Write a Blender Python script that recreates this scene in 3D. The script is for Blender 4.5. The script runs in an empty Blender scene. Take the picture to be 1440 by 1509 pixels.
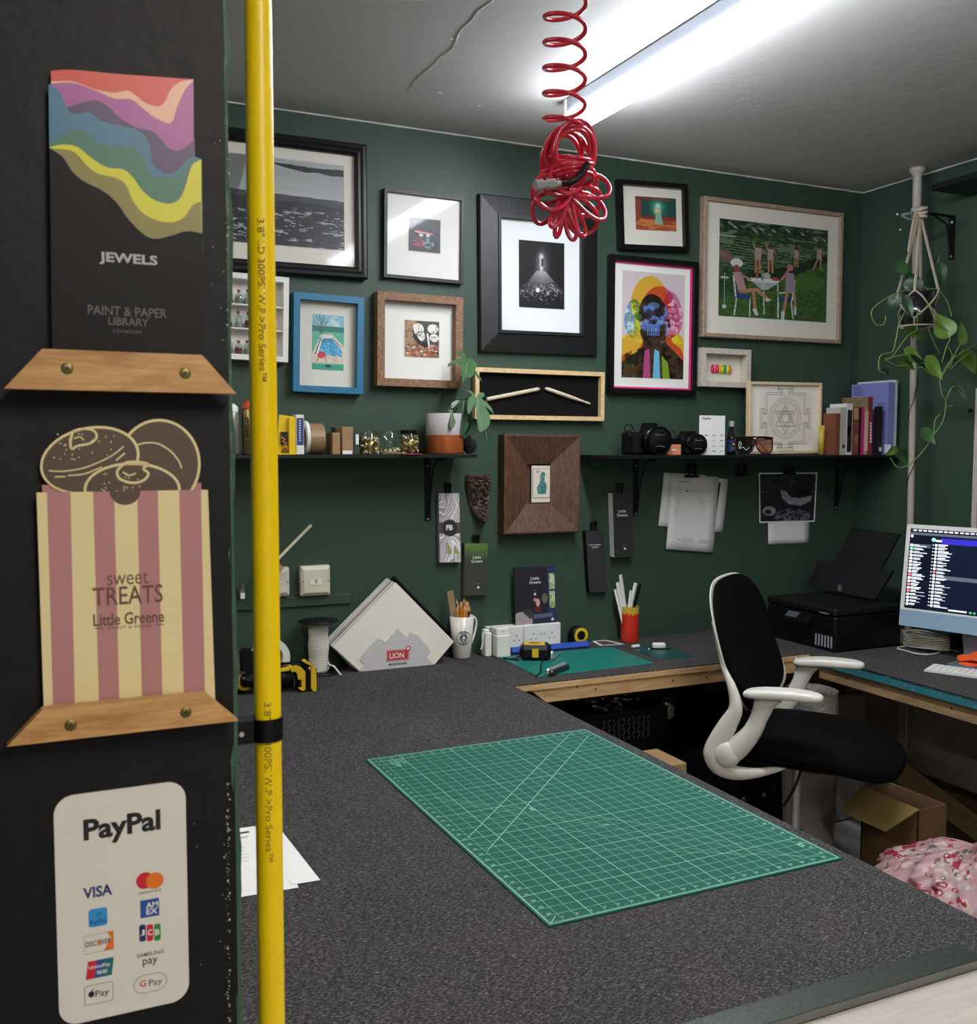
import bpy, math, random
import numpy as np
from mathutils import Vector, Matrix
random.seed(7)
V = Vector
COL = bpy.context.scene.collection
PI = math.pi

# ---------------------------------------------------------------- camera
T = 0.72                 # height of the table tops
W = 3.22                 # the back wall stands at y = W
XR = 3.213               # the right wall stands at x = XR
HC = 1.805 + T           # ceiling
FPX = 1466.04
CR = V((0.9085643, -0.41773795, 0.00243308)); CU = V((0.02596548, 0.06228507, 0.99772058)); CF = V((0.4169373, 0.90643013, -0.06743676))
CAM = V((0, 0, T + 0.74224))
cam_data = bpy.data.cameras.new('camera'); cam = bpy.data.objects.new('camera', cam_data); COL.objects.link(cam)
cam_data.sensor_fit = 'HORIZONTAL'; cam_data.sensor_width = 36.0; cam_data.lens = FPX / 1440 * 36
cam_data.clip_start = 0.02
cam_data.dof.use_dof = True; cam_data.dof.focus_distance = 2.9; cam_data.dof.aperture_fstop = 26
cam.matrix_world = Matrix(((CR.x, CU.x, -CF.x, CAM.x), (CR.y, CU.y, -CF.y, CAM.y), (CR.z, CU.z, -CF.z, CAM.z), (0, 0, 0, 1)))
bpy.context.scene.camera = cam

def ray(px, py): return CR * ((px - 720) / FPX) - CU * ((py - 754.5) / FPX) + CF
def at(px, py, x=None, y=None, z=None):
    d = ray(px, py)
    if x is not None: t = (x - CAM.x) / d.x
    elif y is not None: t = (y - CAM.y) / d.y
    else: t = (z - CAM.z) / d.z
    return CAM + d * t
def atp(px, py, P, n):
    d = ray(px, py); return CAM + d * ((P - CAM).dot(n) / d.dot(n))

# ---------------------------------------------------------------- materials
def lin(h):
    if not isinstance(h, str): return tuple(h)
    h = h.lstrip('#'); o = []
    for i in (0, 2, 4):
        c = int(h[i:i+2], 16) / 255
        o.append(c / 12.92 if c <= 0.04045 else ((c + 0.055) / 1.055) ** 2.4)
    return tuple(o)
MATS = {}
def _new(name):
    m = bpy.data.materials.new(name); m.use_nodes = True
    nt = m.node_tree; b = nt.nodes['Principled BSDF']
    return m, nt, b
def mat(name, hexc, rough=0.55, metal=0.0, var=0.12, scale=18, bump=0.0, bscale=120, coat=0.0, stretch=(1, 1, 1), spec=0.5):
    if name in MATS: return MATS[name]
    m, nt, b = _new(name); N = nt.nodes; L = nt.links
    c = lin(hexc)
    tc = N.new('ShaderNodeTexCoord'); mp = N.new('ShaderNodeMapping'); mp.inputs['Scale'].default_value = stretch
    L.new(tc.outputs['Object'], mp.inputs[0])
    nz = N.new('ShaderNodeTexNoise'); nz.inputs['Scale'].default_value = scale; nz.inputs['Detail'].default_value = 4
    L.new(mp.outputs[0], nz.inputs['Vector'])
    mx = N.new('ShaderNodeMix'); mx.data_type = 'RGBA'
    mx.inputs[6].default_value = (*[v * (1 - var) for v in c], 1); mx.inputs[7].default_value = (*[min(1, v * (1 + var)) for v in c], 1)
    L.new(nz.outputs['Fac'], mx.inputs[0]); L.new(mx.outputs[2], b.inputs['Base Color'])
    b.inputs['Roughness'].default_value = rough; b.inputs['Metallic'].default_value = metal
    b.inputs['Coat Weight'].default_value = coat; b.inputs['Coat Roughness'].default_value = 0.08
    b.inputs['Specular IOR Level'].default_value = spec
    if bump:
        n2 = N.new('ShaderNodeTexNoise'); n2.inputs['Scale'].default_value = bscale; n2.inputs['Detail'].default_value = 5
        L.new(mp.outputs[0], n2.inputs['Vector'])
        bp = N.new('ShaderNodeBump'); bp.inputs['Strength'].default_value = bump; bp.inputs['Distance'].default_value = 0.01
        L.new(n2.outputs['Fac'], bp.inputs['Height']); L.new(bp.outputs[0], b.inputs['Normal'])
    MATS[name] = m; return m
def wood(name, h1, h2, stretch=(1, 12, 12), scale=6, rough=0.5, bump=0.15, coat=0.0, knots=False):
    if name in MATS: return MATS[name]
    m, nt, b = _new(name); N = nt.nodes; L = nt.links
    tc = N.new('ShaderNodeTexCoord'); mp = N.new('ShaderNodeMapping'); mp.inputs['Scale'].default_value = stretch
    L.new(tc.outputs['Object'], mp.inputs[0])
    nz = N.new('ShaderNodeTexNoise'); nz.inputs['Scale'].default_value = scale; nz.inputs['Detail'].default_value = 8; nz.inputs['Roughness'].default_value = 0.65
    nz.inputs['Distortion'].default_value = 0.6
    L.new(mp.outputs[0], nz.inputs['Vector'])
    rp = N.new('ShaderNodeValToRGB'); e = rp.color_ramp.elements
    e[0].position = 0.35; e[0].color = (*lin(h1), 1); e[1].position = 0.66; e[1].color = (*lin(h2), 1)
    L.new(nz.outputs['Fac'], rp.inputs[0]); src = rp.outputs[0]
    if knots:
        vo = N.new('ShaderNodeTexVoronoi'); vo.inputs['Scale'].default_value = 4.5; L.new(tc.outputs['Object'], vo.inputs['Vector'])
        mr = N.new('ShaderNodeMapRange'); mr.inputs[1].default_value = 0.04; mr.inputs[2].default_value = 0.075; L.new(vo.outputs['Distance'], mr.inputs[0])
        mk = N.new('ShaderNodeMix'); mk.data_type = 'RGBA'; mk.inputs[6].default_value = (*lin('3a2412'), 1)
        L.new(mr.outputs[0], mk.inputs[0]); L.new(src, mk.inputs[7]); src = mk.outputs[2]
    L.new(src, b.inputs['Base Color']); b.inputs['Roughness'].default_value = rough; b.inputs['Coat Weight'].default_value = coat
    bp = N.new('ShaderNodeBump'); bp.inputs['Strength'].default_value = bump; bp.inputs['Distance'].default_value = 0.004
    L.new(nz.outputs['Fac'], bp.inputs['Height']); L.new(bp.outputs[0], b.inputs['Normal'])
    MATS[name] = m; return m
def glass(name, tint='ffffff', rough=0.02, fac=0.14, gl='ffffff', f0=0.04):
    # a clear pane: transmits straight through and reflects by angle
    if name in MATS: return MATS[name]
    m, nt, b = _new(name); N = nt.nodes; L = nt.links
    tr = N.new('ShaderNodeBsdfTransparent'); tr.inputs[0].default_value = (*lin(tint), 1)
    gs = N.new('ShaderNodeBsdfGlossy'); gs.inputs['Roughness'].default_value = rough; gs.inputs[0].default_value = (*lin(gl), 1)
    nz = N.new('ShaderNodeTexNoise'); nz.inputs['Scale'].default_value = 30
    lw = N.new('ShaderNodeLayerWeight'); lw.inputs[0].default_value = 0.5
    pw = N.new('ShaderNodeMath'); pw.operation = 'POWER'; pw.inputs[1].default_value = 5; L.new(lw.outputs['Facing'], pw.inputs[0])
    fr = N.new('ShaderNodeMath'); fr.operation = 'MULTIPLY_ADD'; fr.inputs[1].default_value = 0.9; fr.inputs[2].default_value = f0; L.new(pw.outputs[0], fr.inputs[0])
    ad = N.new('ShaderNodeMath'); ad.operation = 'MULTIPLY_ADD'; ad.inputs[1].default_value = fac; L.new(nz.outputs['Fac'], ad.inputs[0]); L.new(fr.outputs[0], ad.inputs[2])
    mx = N.new('ShaderNodeMixShader'); L.new(ad.outputs[0], mx.inputs[0]); L.new(tr.outputs[0], mx.inputs[1]); L.new(gs.outputs[0], mx.inputs[2])
    L.new(mx.outputs[0], N['Material Output'].inputs[0]); N.remove(b)
    MATS[name] = m; return m
def emit(name, hexc, strength):
    if name in MATS: return MATS[name]
    m, nt, b = _new(name)
    b.inputs['Base Color'].default_value = (*lin(hexc), 1)
    b.inputs['Emission Color'].default_value = (*lin(hexc), 1); b.inputs['Emission Strength'].default_value = strength
    MATS[name] = m; return m
def attr_mat(name='printed_ink', rough=0.45, em=0.0, coat=0.0):
    if name in MATS: return MATS[name]
    m, nt, b = _new(name); N = nt.nodes; L = nt.links
    a = N.new('ShaderNodeAttribute'); a.attribute_name = 'ink'
    L.new(a.outputs['Color'], b.inputs['Base Color']); b.inputs['Roughness'].default_value = rough; b.inputs['Coat Weight'].default_value = coat
    if em:
        L.new(a.outputs['Color'], b.inputs['Emission Color']); b.inputs['Emission Strength'].default_value = em
    MATS[name] = m; return m

# ---------------------------------------------------------------- object helpers
def tag(o, label=None, cat=None, group=None, kind=None):
    if label: o['label'] = label
    if cat: o['category'] = cat
    if group: o['group'] = group
    if kind: o['kind'] = kind
    return o
def thing(name, label, cat, loc=(0, 0, 0), rotz=0.0, group=None, rot=None):
    o = bpy.data.objects.new(name, None); COL.objects.link(o); o.empty_display_size = 0.05
    o.location = loc; o.rotation_euler = rot if rot else (0, 0, rotz)
    return tag(o, label, cat, group)
def wmat(o):
    m = Matrix.LocRotScale(o.location, o.rotation_euler, o.scale)
    return wmat(o.parent) @ m if o.parent else m
def copy_tree(o, parent=None):
    c = o.copy(); COL.objects.link(c)
    if parent: c.parent = parent
    for ch in list(o.children): copy_tree(ch, c)
    return c
FONT = {}
def glyphs(s, bold=0.0):
    k = (s, bold)
    if k not in FONT:
        cu = bpy.data.curves.new('text_tmp', 'FONT'); cu.body = s; cu.size = 1; cu.offset = bold; cu.resolution_u = 3
        ob = bpy.data.objects.new('text_tmp', cu); COL.objects.link(ob)
        bpy.context.view_layer.update()
        me = ob.evaluated_get(bpy.context.evaluated_depsgraph_get()).to_mesh()
        vs = [tuple(v.co) for v in me.vertices]; fs = [tuple(p.vertices) for p in me.polygons]
        ob.to_mesh_clear(); bpy.data.objects.remove(ob); bpy.data.curves.remove(cu)
        if not vs: vs = [(0, 0, 0), (.01, 0, 0), (0, .01, 0)]; fs = [(0, 1, 2)]
        FONT[k] = (vs, fs)
    return FONT[k]
def smoothpts(pts, n=6, closed=False):
    P = [V(p) for p in pts]; out = []
    N_ = len(P); rng = range(N_ if closed else N_ - 1)
    for i in rng:
        p0 = P[(i - 1) % N_] if (closed or i > 0) else P[0] * 2 - P[1]
        p1 = P[i]; p2 = P[(i + 1) % N_]
        p3 = P[(i + 2) % N_] if (closed or i + 2 < N_) else p2 * 2 - p1
        for k in range(n):
            t = k / n
            out.append(0.5 * ((2 * p1) + (p2 - p0) * t + (2 * p0 - 5 * p1 + 4 * p2 - p3) * t * t + (3 * p1 - p0 - 3 * p2 + p3) * t ** 3))
    if not closed: out.append(P[-1])
    return out
class M:
    """collects geometry in world (or local) coordinates and links it as one mesh object"""
    def __init__(s): s.v = []; s.f = []; s.m = []; s.mats = []; s.sm = []
    def mi(s, m):
        if m not in s.mats: s.mats.append(m)
        return s.mats.index(m)
    def add(s, vs, fs, m, smooth=False):
        o = len(s.v); i = s.mi(m); s.v += [tuple(v) for v in vs]
        for f in fs: s.f.append(tuple(o + k for k in f)); s.m.append(i); s.sm.append(smooth)
        return s
    def box(s, a, b, m, bev=0.0):
        (x0, y0, z0), (x1, y1, z1) = a, b
        x0, x1 = min(x0, x1), max(x0, x1); y0, y1 = min(y0, y1), max(y0, y1); z0, z1 = min(z0, z1), max(z0, z1)
        return s.obox(((x0+x1)/2, (y0+y1)/2, (z0+z1)/2), (x1-x0, y1-y0, z1-z0), m, bev=bev)
    def obox(s, c, size, m, R=None, bev=0.0):
        """box centred at c, rotated by R, with optional chamfer"""
        hx, hy, hz = [d / 2 for d in size]; c = V(c); R = R or Matrix.Identity(3)
        if bev <= 0:
            vs = [c + R @ V((i * hx, j * hy, k * hz)) for i in (-1, 1) for j in (-1, 1) for k in (-1, 1)]
            return s.add(vs, [(0, 1, 3, 2), (4, 6, 7, 5), (0, 4, 5, 1), (2, 3, 7, 6), (0, 2, 6, 4), (1, 5, 7, 3)], m)
        b = min(bev, hx * .9, hy * .9, hz * .9)
        import itertools
        idx = {}; vs = []
        for i, j, k in itertools.product((-1, 1), repeat=3):
            for ax in range(3):
                p = [i * (hx - b), j * (hy - b), k * (hz - b)]; p[ax] = (i * hx, j * hy, k * hz)[ax]
                idx[(i, j, k, ax)] = len(vs); vs.append(c + R @ V(p))
        fs = []
        def ordered(quad):
            ctr = sum((vs[q] for q in quad), V()) / len(quad); n = (ctr - c).normalized()
            a0 = (vs[quad[0]] - ctr).normalized(); b0 = n.cross(a0)
            return tuple(sorted(quad, key=lambda q: math.atan2((vs[q] - ctr).dot(b0), (vs[q] - ctr).dot(a0))))
        for ax in range(3):
            o1, o2 = [q for q in range(3) if q != ax]
            for sg in (-1, 1):
                q = [idx[key] for key in idx if key[3] == ax and key[ax] == sg]; fs.append(ordered(q))
        for ax in range(3):      # edges parallel to ax
            o1, o2 = [q for q in range(3) if q != ax]
            for s1 in (-1, 1):
                for s2 in (-1, 1):
                    q = [idx[key] for key in idx if key[o1] == s1 and key[o2] == s2 and key[3] in (o1, o2)]; fs.append(ordered(q))
        for i, j, k in itertools.product((-1, 1), repeat=3): fs.append(ordered([idx[(i, j, k, a)] for a in range(3)]))
        return s.add(vs, fs, m)
    def prism(s, pts, ext, m, m_side=None):
        """polygon (list of 3D points) extruded by the vector ext"""
        n = len(pts); P = [V(p) for p in pts]; e = V(ext)
        nr = V((0, 0, 0))
        for i in range(n): nr += P[i].cross(P[(i + 1) % n])
        if nr.dot(e) > 0: P.reverse()
        s.add(P + [p + e for p in P], [tuple(range(n)), tuple(range(2 * n - 1, n - 1, -1))], m)
        return s.add(P + [p + e for p in P], [((i + 1) % n, i, i + n, (i + 1) % n + n) for i in range(n)], m_side or m)
    def face(s, pts, m): return s.add(pts, [tuple(range(len(pts)))], m)
    def tube(s, path, r, m, seg=8, closed=False, cap=True, flat=1.0, up=None, smooth=True):
        P = [V(p) for p in path]; n = len(P)
        rr = r if isinstance(r, (list, tuple)) else [r] * n
        fl = flat if isinstance(flat, (list, tuple)) else [flat] * n
        vs = []; prev = None
        for i in range(n):
            if closed: t = (P[(i + 1) % n] - P[i - 1]).normalized()
            else: t = (P[min(i + 1, n - 1)] - P[max(i - 1, 0)]).normalized()
            if up is not None:
                a = (V(up) - t * V(up).dot(t)); a = a.normalized() if a.length > 1e-6 else t.orthogonal().normalized()
            elif prev is None: a = t.orthogonal().normalized()
            else:
                a = prev - t * prev.dot(t); a = a.normalized() if a.length > 1e-6 else t.orthogonal().normalized()
            prev = a; b = t.cross(a)
            for k in range(seg):
                an = 2 * PI * k / seg; vs.append(P[i] + a * (math.cos(an) * rr[i]) + b * (math.sin(an) * rr[i] * fl[i]))
        fs = []
        for i in range(n if closed else n - 1):
            j = (i + 1) % n
            for k in range(seg): fs.append((i * seg + k, i * seg + (k + 1) % seg, j * seg + (k + 1) % seg, j * seg + k))
        s.add(vs, fs, m, smooth)
        if cap and not closed: s.add(vs[:seg] + vs[-seg:], [tuple(range(seg - 1, -1, -1)), tuple(range(seg, 2 * seg))], m)
        return s
    def cyl(s, a, b, r0, m, r1=None, seg=24, cap=True): return s.tube([a, b], [r0, r0 if r1 is None else r1], m, seg=seg, cap=cap)
    def lathe(s, prof, c, m, axis=(0, 0, 1), seg=28, smooth=True):
        """prof = [(radius, height)...] around the axis through c"""
        ax = V(axis).normalized(); a = ax.orthogonal().normalized(); b = ax.cross(a); c = V(c); vs = []
        for (r, h) in prof:
            for k in range(seg):
                an = 2 * PI * k / seg; vs.append(c + ax * h + (a * math.cos(an) + b * math.sin(an)) * max(r, 1e-5))
        fs = [(i * seg + k, i * seg + (k + 1) % seg, (i + 1) * seg + (k + 1) % seg, (i + 1) * seg + k) for i in range(len(prof) - 1) for k in range(seg)]
        return s.add(vs, fs, m, smooth)
    def ell(s, c, rad, m, R=None, seg=16, rings=10):
        c = V(c); R = R or Matrix.Identity(3); vs = []; fs = []
        for i in range(rings + 1):
            th = PI * i / rings
            for k in range(seg):
                an = 2 * PI * k / seg
                vs.append(c + R @ V((rad[0] * math.sin(th) * math.cos(an), rad[1] * math.sin(th) * math.sin(an), rad[2] * math.cos(th))))
        for i in range(rings):
            for k in range(seg): fs.append((i * seg + k, (i + 1) * seg + k, (i + 1) * seg + (k + 1) % seg, i * seg + (k + 1) % seg))
        return s.add(vs, fs, m, True)
    def grid(s, fn, nu, nv, m, smooth=True, closed=False):
        vs = [fn(i / nu, j / nv) for j in range(nv + 1) for i in range(nu + 1)]; w = nu + 1
        fs = [(j * w + i, j * w + i + 1, (j + 1) * w + i + 1, (j + 1) * w + i) for j in range(nv) for i in range(nu)]
        return s.add(vs, fs, m, smooth)
    def rings(s, rect, prof, m, P):
        """mitred moulding: rect=(x0,x1,z0,z1); prof=[(inset, h)...]; P maps (x, h, z) to a point"""
        x0, x1, z0, z1 = rect
        for q in range(4):     # one piece per side so the mitres stay crisp
            vs = []
            for (i, h) in prof:
                cs = [(x0 + i, z0 + i), (x1 - i, z0 + i), (x1 - i, z1 - i), (x0 + i, z1 - i)]
                for c in (cs[q], cs[(q + 1) % 4]): vs.append(P(c[0], h, c[1]))
            s.add(vs, [(2 * k, 2 * k + 1, 2 * k + 3, 2 * k + 2) for k in range(len(prof) - 1)], m)
        return s
    def strokes(s, pts, w, O, u, v, m, closed=False):
        """a thin line drawn in the plane O + a*u + b*v"""
        pts = list(pts); n = len(pts)
        for i in range(n if closed else n - 1):
            a = V((*pts[i], 0)); b = V((*pts[(i + 1) % n], 0)); d = (b - a)
            if d.length < 1e-7: continue
            d = d.normalized() * (w * .5); q = V((-d.y, d.x, 0))
            s.add([O + u * p.x + v * p.y for p in (a - q - d*.6, b - q + d*.6, b + q + d*.6, a + q - d*.6)], [(0, 1, 2, 3)], m)
        return s
    def text(s, txt, c, u, v, w, h, m, bold=0.0, lift=None):
        """text centred at c, fitted to width w and height h (0 = keep the proportion) along u and v"""
        vs, fs = glyphs(txt, bold)
        xs = [p[0] for p in vs]; ys = [p[1] for p in vs]; bw = max(xs) - min(xs); bh = max(ys) - min(ys)
        if w and h: sx, sy = w / bw, h / bh
        elif w: sx = sy = w / bw
        else: sx = sy = h / bh
        cx, cy = (max(xs) + min(xs)) / 2, (max(ys) + min(ys)) / 2; c = V(c); u = V(u).normalized(); v = V(v).normalized()
        return s.add([c + u * ((p[0] - cx) * sx) + v * ((p[1] - cy) * sy) for p in vs], fs, m)
    def build(s, name, parent=None, loc=None, kind=None, label=None, cat=None, group=None, local=False, bevel=0.0, sub=0, solid=0.0):
        me = bpy.data.meshes.new(name); ob = bpy.data.objects.new(name, me); COL.objects.link(ob)
        vs = s.v
        if parent:
            ob.parent = parent
            if not local:
                inv = wmat(parent).inverted(); vs = [tuple(inv @ V(p)) for p in vs]
        elif loc is not None:
            l = V(loc); ob.location = l; vs = [tuple(V(p) - l) for p in vs]
        elif kind is None:
            a = np.array(vs); l = V(((a[:, 0].min() + a[:, 0].max()) / 2, (a[:, 1].min() + a[:, 1].max()) / 2, a[:, 2].min()))
            ob.location = l; vs = [tuple(V(p) - l) for p in vs]
        me.from_pydata(vs, [], s.f)
        for m_ in s.mats: me.materials.append(m_)
        me.polygons.foreach_set('material_index', s.m); me.polygons.foreach_set('use_smooth', s.sm)
        me.update()
        if sub:
            md = ob.modifiers.new('subdivision', 'SUBSURF'); md.levels = sub; md.render_levels = sub
        if solid:
            md = ob.modifiers.new('solidify', 'SOLIDIFY'); md.thickness = solid; md.offset = 0
        if bevel:
            md = ob.modifiers.new('bevel', 'BEVEL'); md.width = bevel; md.segments = 2; md.limit_method = 'ANGLE'
        tag(ob, label, cat, group, kind)
        return ob

# ---------------------------------------------------------------- printed pictures (ink per cell of a fine mesh)
class Ink:
    def __init__(s, w, h, bg):
        s.w, s.h = w, h; s.a = np.zeros((h, w, 3)); s.a[:] = lin(bg)
        yy, xx = np.mgrid[0:h, 0:w]; s.x = (xx + .5) / w; s.y = (yy + .5) / h
        s.rs = np.random.RandomState(w * 7 + h)
    def put(s, mk, col, a=1.0):
        k = (mk * a)[..., None] if mk.dtype != bool else (mk.astype(float) * a)[..., None]
        s.a = s.a * (1 - k) + np.array(lin(col)) * k; return s
    def mul(s, mk, col, a=1.0):
        k = (mk.astype(float) * a)[..., None]; s.a = s.a * (1 - k) + s.a * np.array(lin(col)) * k; return s
    def mpoly(s, pts):
        ins = np.zeros(s.x.shape, bool); n = len(pts)
        for i in range(n):
            x0, y0 = pts[i]; x1, y1 = pts[(i + 1) % n]
            if y0 == y1: continue
            c = ((y0 > s.y) != (y1 > s.y)) & (s.x < (x1 - x0) * (s.y - y0) / (y1 - y0) + x0); ins ^= c
        return ins
    def poly(s, pts, col, a=1.0, mask=None):
        k = s.mpoly(pts)
        if mask is not None: k &= mask
        return s.put(k, col, a)
    def mell(s, cx, cy, rx, ry, rot=0):
        asp = s.h / s.w; dx = s.x - cx; dy = (s.y - cy) * asp; c, n = math.cos(rot), math.sin(rot)
        return ((dx * c + dy * n) / rx) ** 2 + ((-dx * n + dy * c) / (ry * asp)) ** 2
    def ell(s, cx, cy, rx, ry, col, a=1.0, rot=0, soft=False):
        d = s.mell(cx, cy, rx, ry, rot); return s.put(np.exp(-d * 1.6) if soft else (d < 1), col, a)
    def line(s, pts, w, col, a=1.0):
        asp = s.h / s.w; mk = np.zeros(s.x.shape, bool)
        for (x0, y0), (x1, y1) in zip(pts[:-1], pts[1:]):
            dx, dy = x1 - x0, (y1 - y0) * asp; l2 = dx * dx + dy * dy + 1e-12
            t = np.clip(((s.x - x0) * dx + (s.y - y0) * asp * dy) / l2, 0, 1)
            mk |= (np.hypot(s.x - x0 - t * dx, (s.y - y0) * asp - t * dy) < w / 2)
        return s.put(mk, col, a)
    def noise(s, sx, sy, seed=0, octs=4):
        rs = np.random.RandomState(seed); out = np.zeros(s.x.shape); amp = 1; tot = 0
        for o in range(octs):
            gx, gy = max(2, int(sx * 2 ** o)), max(2, int(sy * 2 ** o)); g = rs.rand(gy + 2, gx + 2)
            fx = s.x * gx; fy = s.y * gy; ix = fx.astype(int); iy = fy.astype(int); tx = fx - ix; ty = fy - iy
            tx = tx * tx * (3 - 2 * tx); ty = ty * ty * (3 - 2 * ty)
            out += amp * ((g[iy, ix] * (1 - tx) + g[iy, ix + 1] * tx) * (1 - ty) + (g[iy + 1, ix] * (1 - tx) + g[iy + 1, ix + 1] * tx) * ty); tot += amp; amp *= .55
        return out / tot
    def mesh(s, name, P, parent=None, m=None, kind=None, **kw):
        """P(u, v) -> point, u to the right, v downwards"""
        w, h = s.w, s.h
        vs = [P(i / w, j / h) for j in range(h + 1) for i in range(w + 1)]
        g = M(); g.v = [tuple(p) for p in vs]; q = w + 1
        g.f = [(j * q + i, (j + 1) * q + i, (j + 1) * q + i + 1, j * q + i + 1) for j in range(h) for i in range(w)]
        g.m = [0] * len(g.f); g.sm = [False] * len(g.f); g.mats = [m or attr_mat()]
        ob = g.build(name, parent, kind=kind, **kw)
        ca = ob.data.color_attributes.new('ink', 'FLOAT_COLOR', 'CORNER')
        d = np.ones((h * w, 4, 4), np.float32); d[:, :, :3] = np.clip(s.a, 0, 1).reshape(-1, 1, 3)
        ca.data.foreach_set('color', d.ravel()); return ob
X3, Y3, Z3 = V((1, 0, 0)), V((0, 1, 0)), V((0, 0, 1))
# ================================================================ materials
m_wall = mat('green_wall_paint', '34493b', rough=0.5, var=0.08, scale=3, bump=0.12, bscale=28, spec=0.4)
m_ceil = mat('grey_ceiling_paint', 'c9c7c2', rough=0.7, var=0.04, scale=2.5, bump=0.15, bscale=22)
m_black = mat('black_plastic', '08080a', rough=0.5, var=0.15, spec=.3)
m_matte = mat('matte_black', '060607', rough=0.8, var=0.2, spec=.2)
m_gloss = mat('gloss_black', '060607', rough=0.3, var=0.1, spec=.35)
m_white = mat('white_plastic', 'e4e3dc', rough=0.4, var=0.03)
m_paper = mat('white_paper', 'e6e6e4', rough=0.8, var=0.02)
m_ink = mat('black_ink', '1b1b1d', rough=0.7, var=0.05)
m_grey = mat('grey_ink', '8f8f92', rough=0.7, var=0.05)
m_steel = mat('bright_steel', 'c6c8cb', rough=0.35, metal=.6, var=0.05)
m_wp = mat('white_print', 'e9e8e4', rough=0.6, var=0.02)
m_red = mat('red_print', 'c8242c', rough=0.5, var=0.05)
m_caulk = mat('white_caulk', 'cfcfca', rough=0.8, var=0.05)
m_kraft = mat('kraft_card', '9a7d55', rough=0.8, var=0.12, scale=9, bump=0.05)
m_yel = mat('yellow_plastic', 'e8c312', rough=0.4, var=0.06)
m_pine = wood('pine_batten', 'b58f5e', 'd9b685', stretch=(2, 14, 14), scale=3, rough=0.6, knots=True)
m_piney = wood('pine_batten_dark', '7d6344', 'a08560', stretch=(14, 2, 14), scale=3, rough=0.6, knots=True)

def carpet_mat():
    m, nt, b = _new('charcoal_carpet'); N = nt.nodes; L = nt.links
    tc = N.new('ShaderNodeTexCoord'); mp = N.new('ShaderNodeMapping'); mp.inputs['Scale'].default_value = (150, 640, 300)
    mp.inputs['Rotation'].default_value = (0, 0, 0.5)
    L.new(tc.outputs['Object'], mp.inputs[0])
    n1 = N.new('ShaderNodeTexNoise'); n1.inputs['Scale'].default_value = 1; n1.inputs['Detail'].default_value = 2; n1.inputs['Distortion'].default_value = 1.2; L.new(mp.outputs[0], n1.inputs[0])
    mq = N.new('ShaderNodeMapping'); mq.inputs['Scale'].default_value = (170, 640, 300); mq.inputs['Rotation'].default_value = (0, 0, -0.95); L.new(tc.outputs['Object'], mq.inputs[0])
    n3 = N.new('ShaderNodeTexNoise'); n3.inputs['Scale'].default_value = 1; n3.inputs['Detail'].default_value = 2; n3.inputs['Distortion'].default_value = 0.9; L.new(mq.outputs[0], n3.inputs[0])
    ck = N.new('ShaderNodeTexChecker'); ck.inputs['Scale'].default_value = 2.0; L.new(tc.outputs['Object'], ck.inputs['Vector'])
    n2 = N.new('ShaderNodeTexNoise'); n2.inputs['Scale'].default_value = 5; n2.inputs['Detail'].default_value = 3; L.new(tc.outputs['Object'], n2.inputs[0])
    r = N.new('ShaderNodeValToRGB'); e = r.color_ramp.elements
    e[0].position = 0.32; e[0].color = (*lin('262323'), 1); e[1].position = 0.74; e[1].color = (*lin('8f8786'), 1)
    k = e.new(0.52); k.color = (*lin('423e3e'), 1)
    mc = N.new('ShaderNodeMix'); mc.data_type = 'FLOAT'; L.new(ck.outputs['Fac'], mc.inputs[0]); L.new(n1.outputs['Fac'], mc.inputs[2]); L.new(n3.outputs['Fac'], mc.inputs[3]); L.new(mc.outputs[0], r.inputs[0])
    mx = N.new('ShaderNodeMix'); mx.data_type = 'RGBA'; mx.blend_type = 'MULTIPLY'; mx.inputs[0].default_value = 0.35
    L.new(r.outputs[0], mx.inputs[6]); L.new(n2.outputs['Color'], mx.inputs[7])
    hs = N.new('ShaderNodeHueSaturation'); hs.inputs['Saturation'].default_value = 0.4; hs.inputs['Value'].default_value = 0.95; L.new(mx.outputs[2], hs.inputs['Color'])
    L.new(hs.outputs[0], b.inputs['Base Color']); b.inputs['Roughness'].default_value = 0.95; b.inputs['Specular IOR Level'].default_value = 0.1
    bp = N.new('ShaderNodeBump'); bp.inputs['Strength'].default_value = 0.35; bp.inputs['Distance'].default_value = 0.002; L.new(n1.outputs['Fac'], bp.inputs['Height']); L.new(bp.outputs[0], b.inputs['Normal'])
    return m
m_carpet = carpet_mat()

# ================================================================ the room
YB, XL = -2.6, -1.7
def struct(name, m_): return m_.build(name, kind='structure')
struct('floor', M().box((XL, YB, -0.05), (XR + .1, W + .1, 0), mat('grey_floor', '98928b', rough=0.8, bump=0.1)))
g = M().box((XL - .1, YB - .1, HC), (XR + .1, W + .1, HC + 0.08), m_ceil)
m_crack = mat('crack_light', 'e4e2dc', rough=0.9); m_crackd = mat('crack_dark', 'a5a29c', rough=0.9)
cr = [(1000/6+560, 10/6), (880/6+560, 90/6), (850/6+560, 118/6), (815/6+560, 180/6), (735/6+560, 240/6), (690/6+560, 310/6), (640/6+560, 430/6), (520/6+560, 515/6), (505/6+560, 545/6), (440/6+560, 610/6), (380/6+560, 650/6), (320/6+560, 710/6), (290/6+560, 770/6), (240/6+560, 815/6)]
rc = random.Random(3); cw = []
for (a, b_) in zip(cr[:-1], cr[1:]):
    for k in range(4): cw.append((a[0] + (b_[0]-a[0])*k/4 + rc.uniform(-.7, .7), a[1] + (b_[1]-a[1])*k/4 + rc.uniform(-.7, .7)))
cp = [at(x, y, z=HC - .0006) for x, y in cw]
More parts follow.
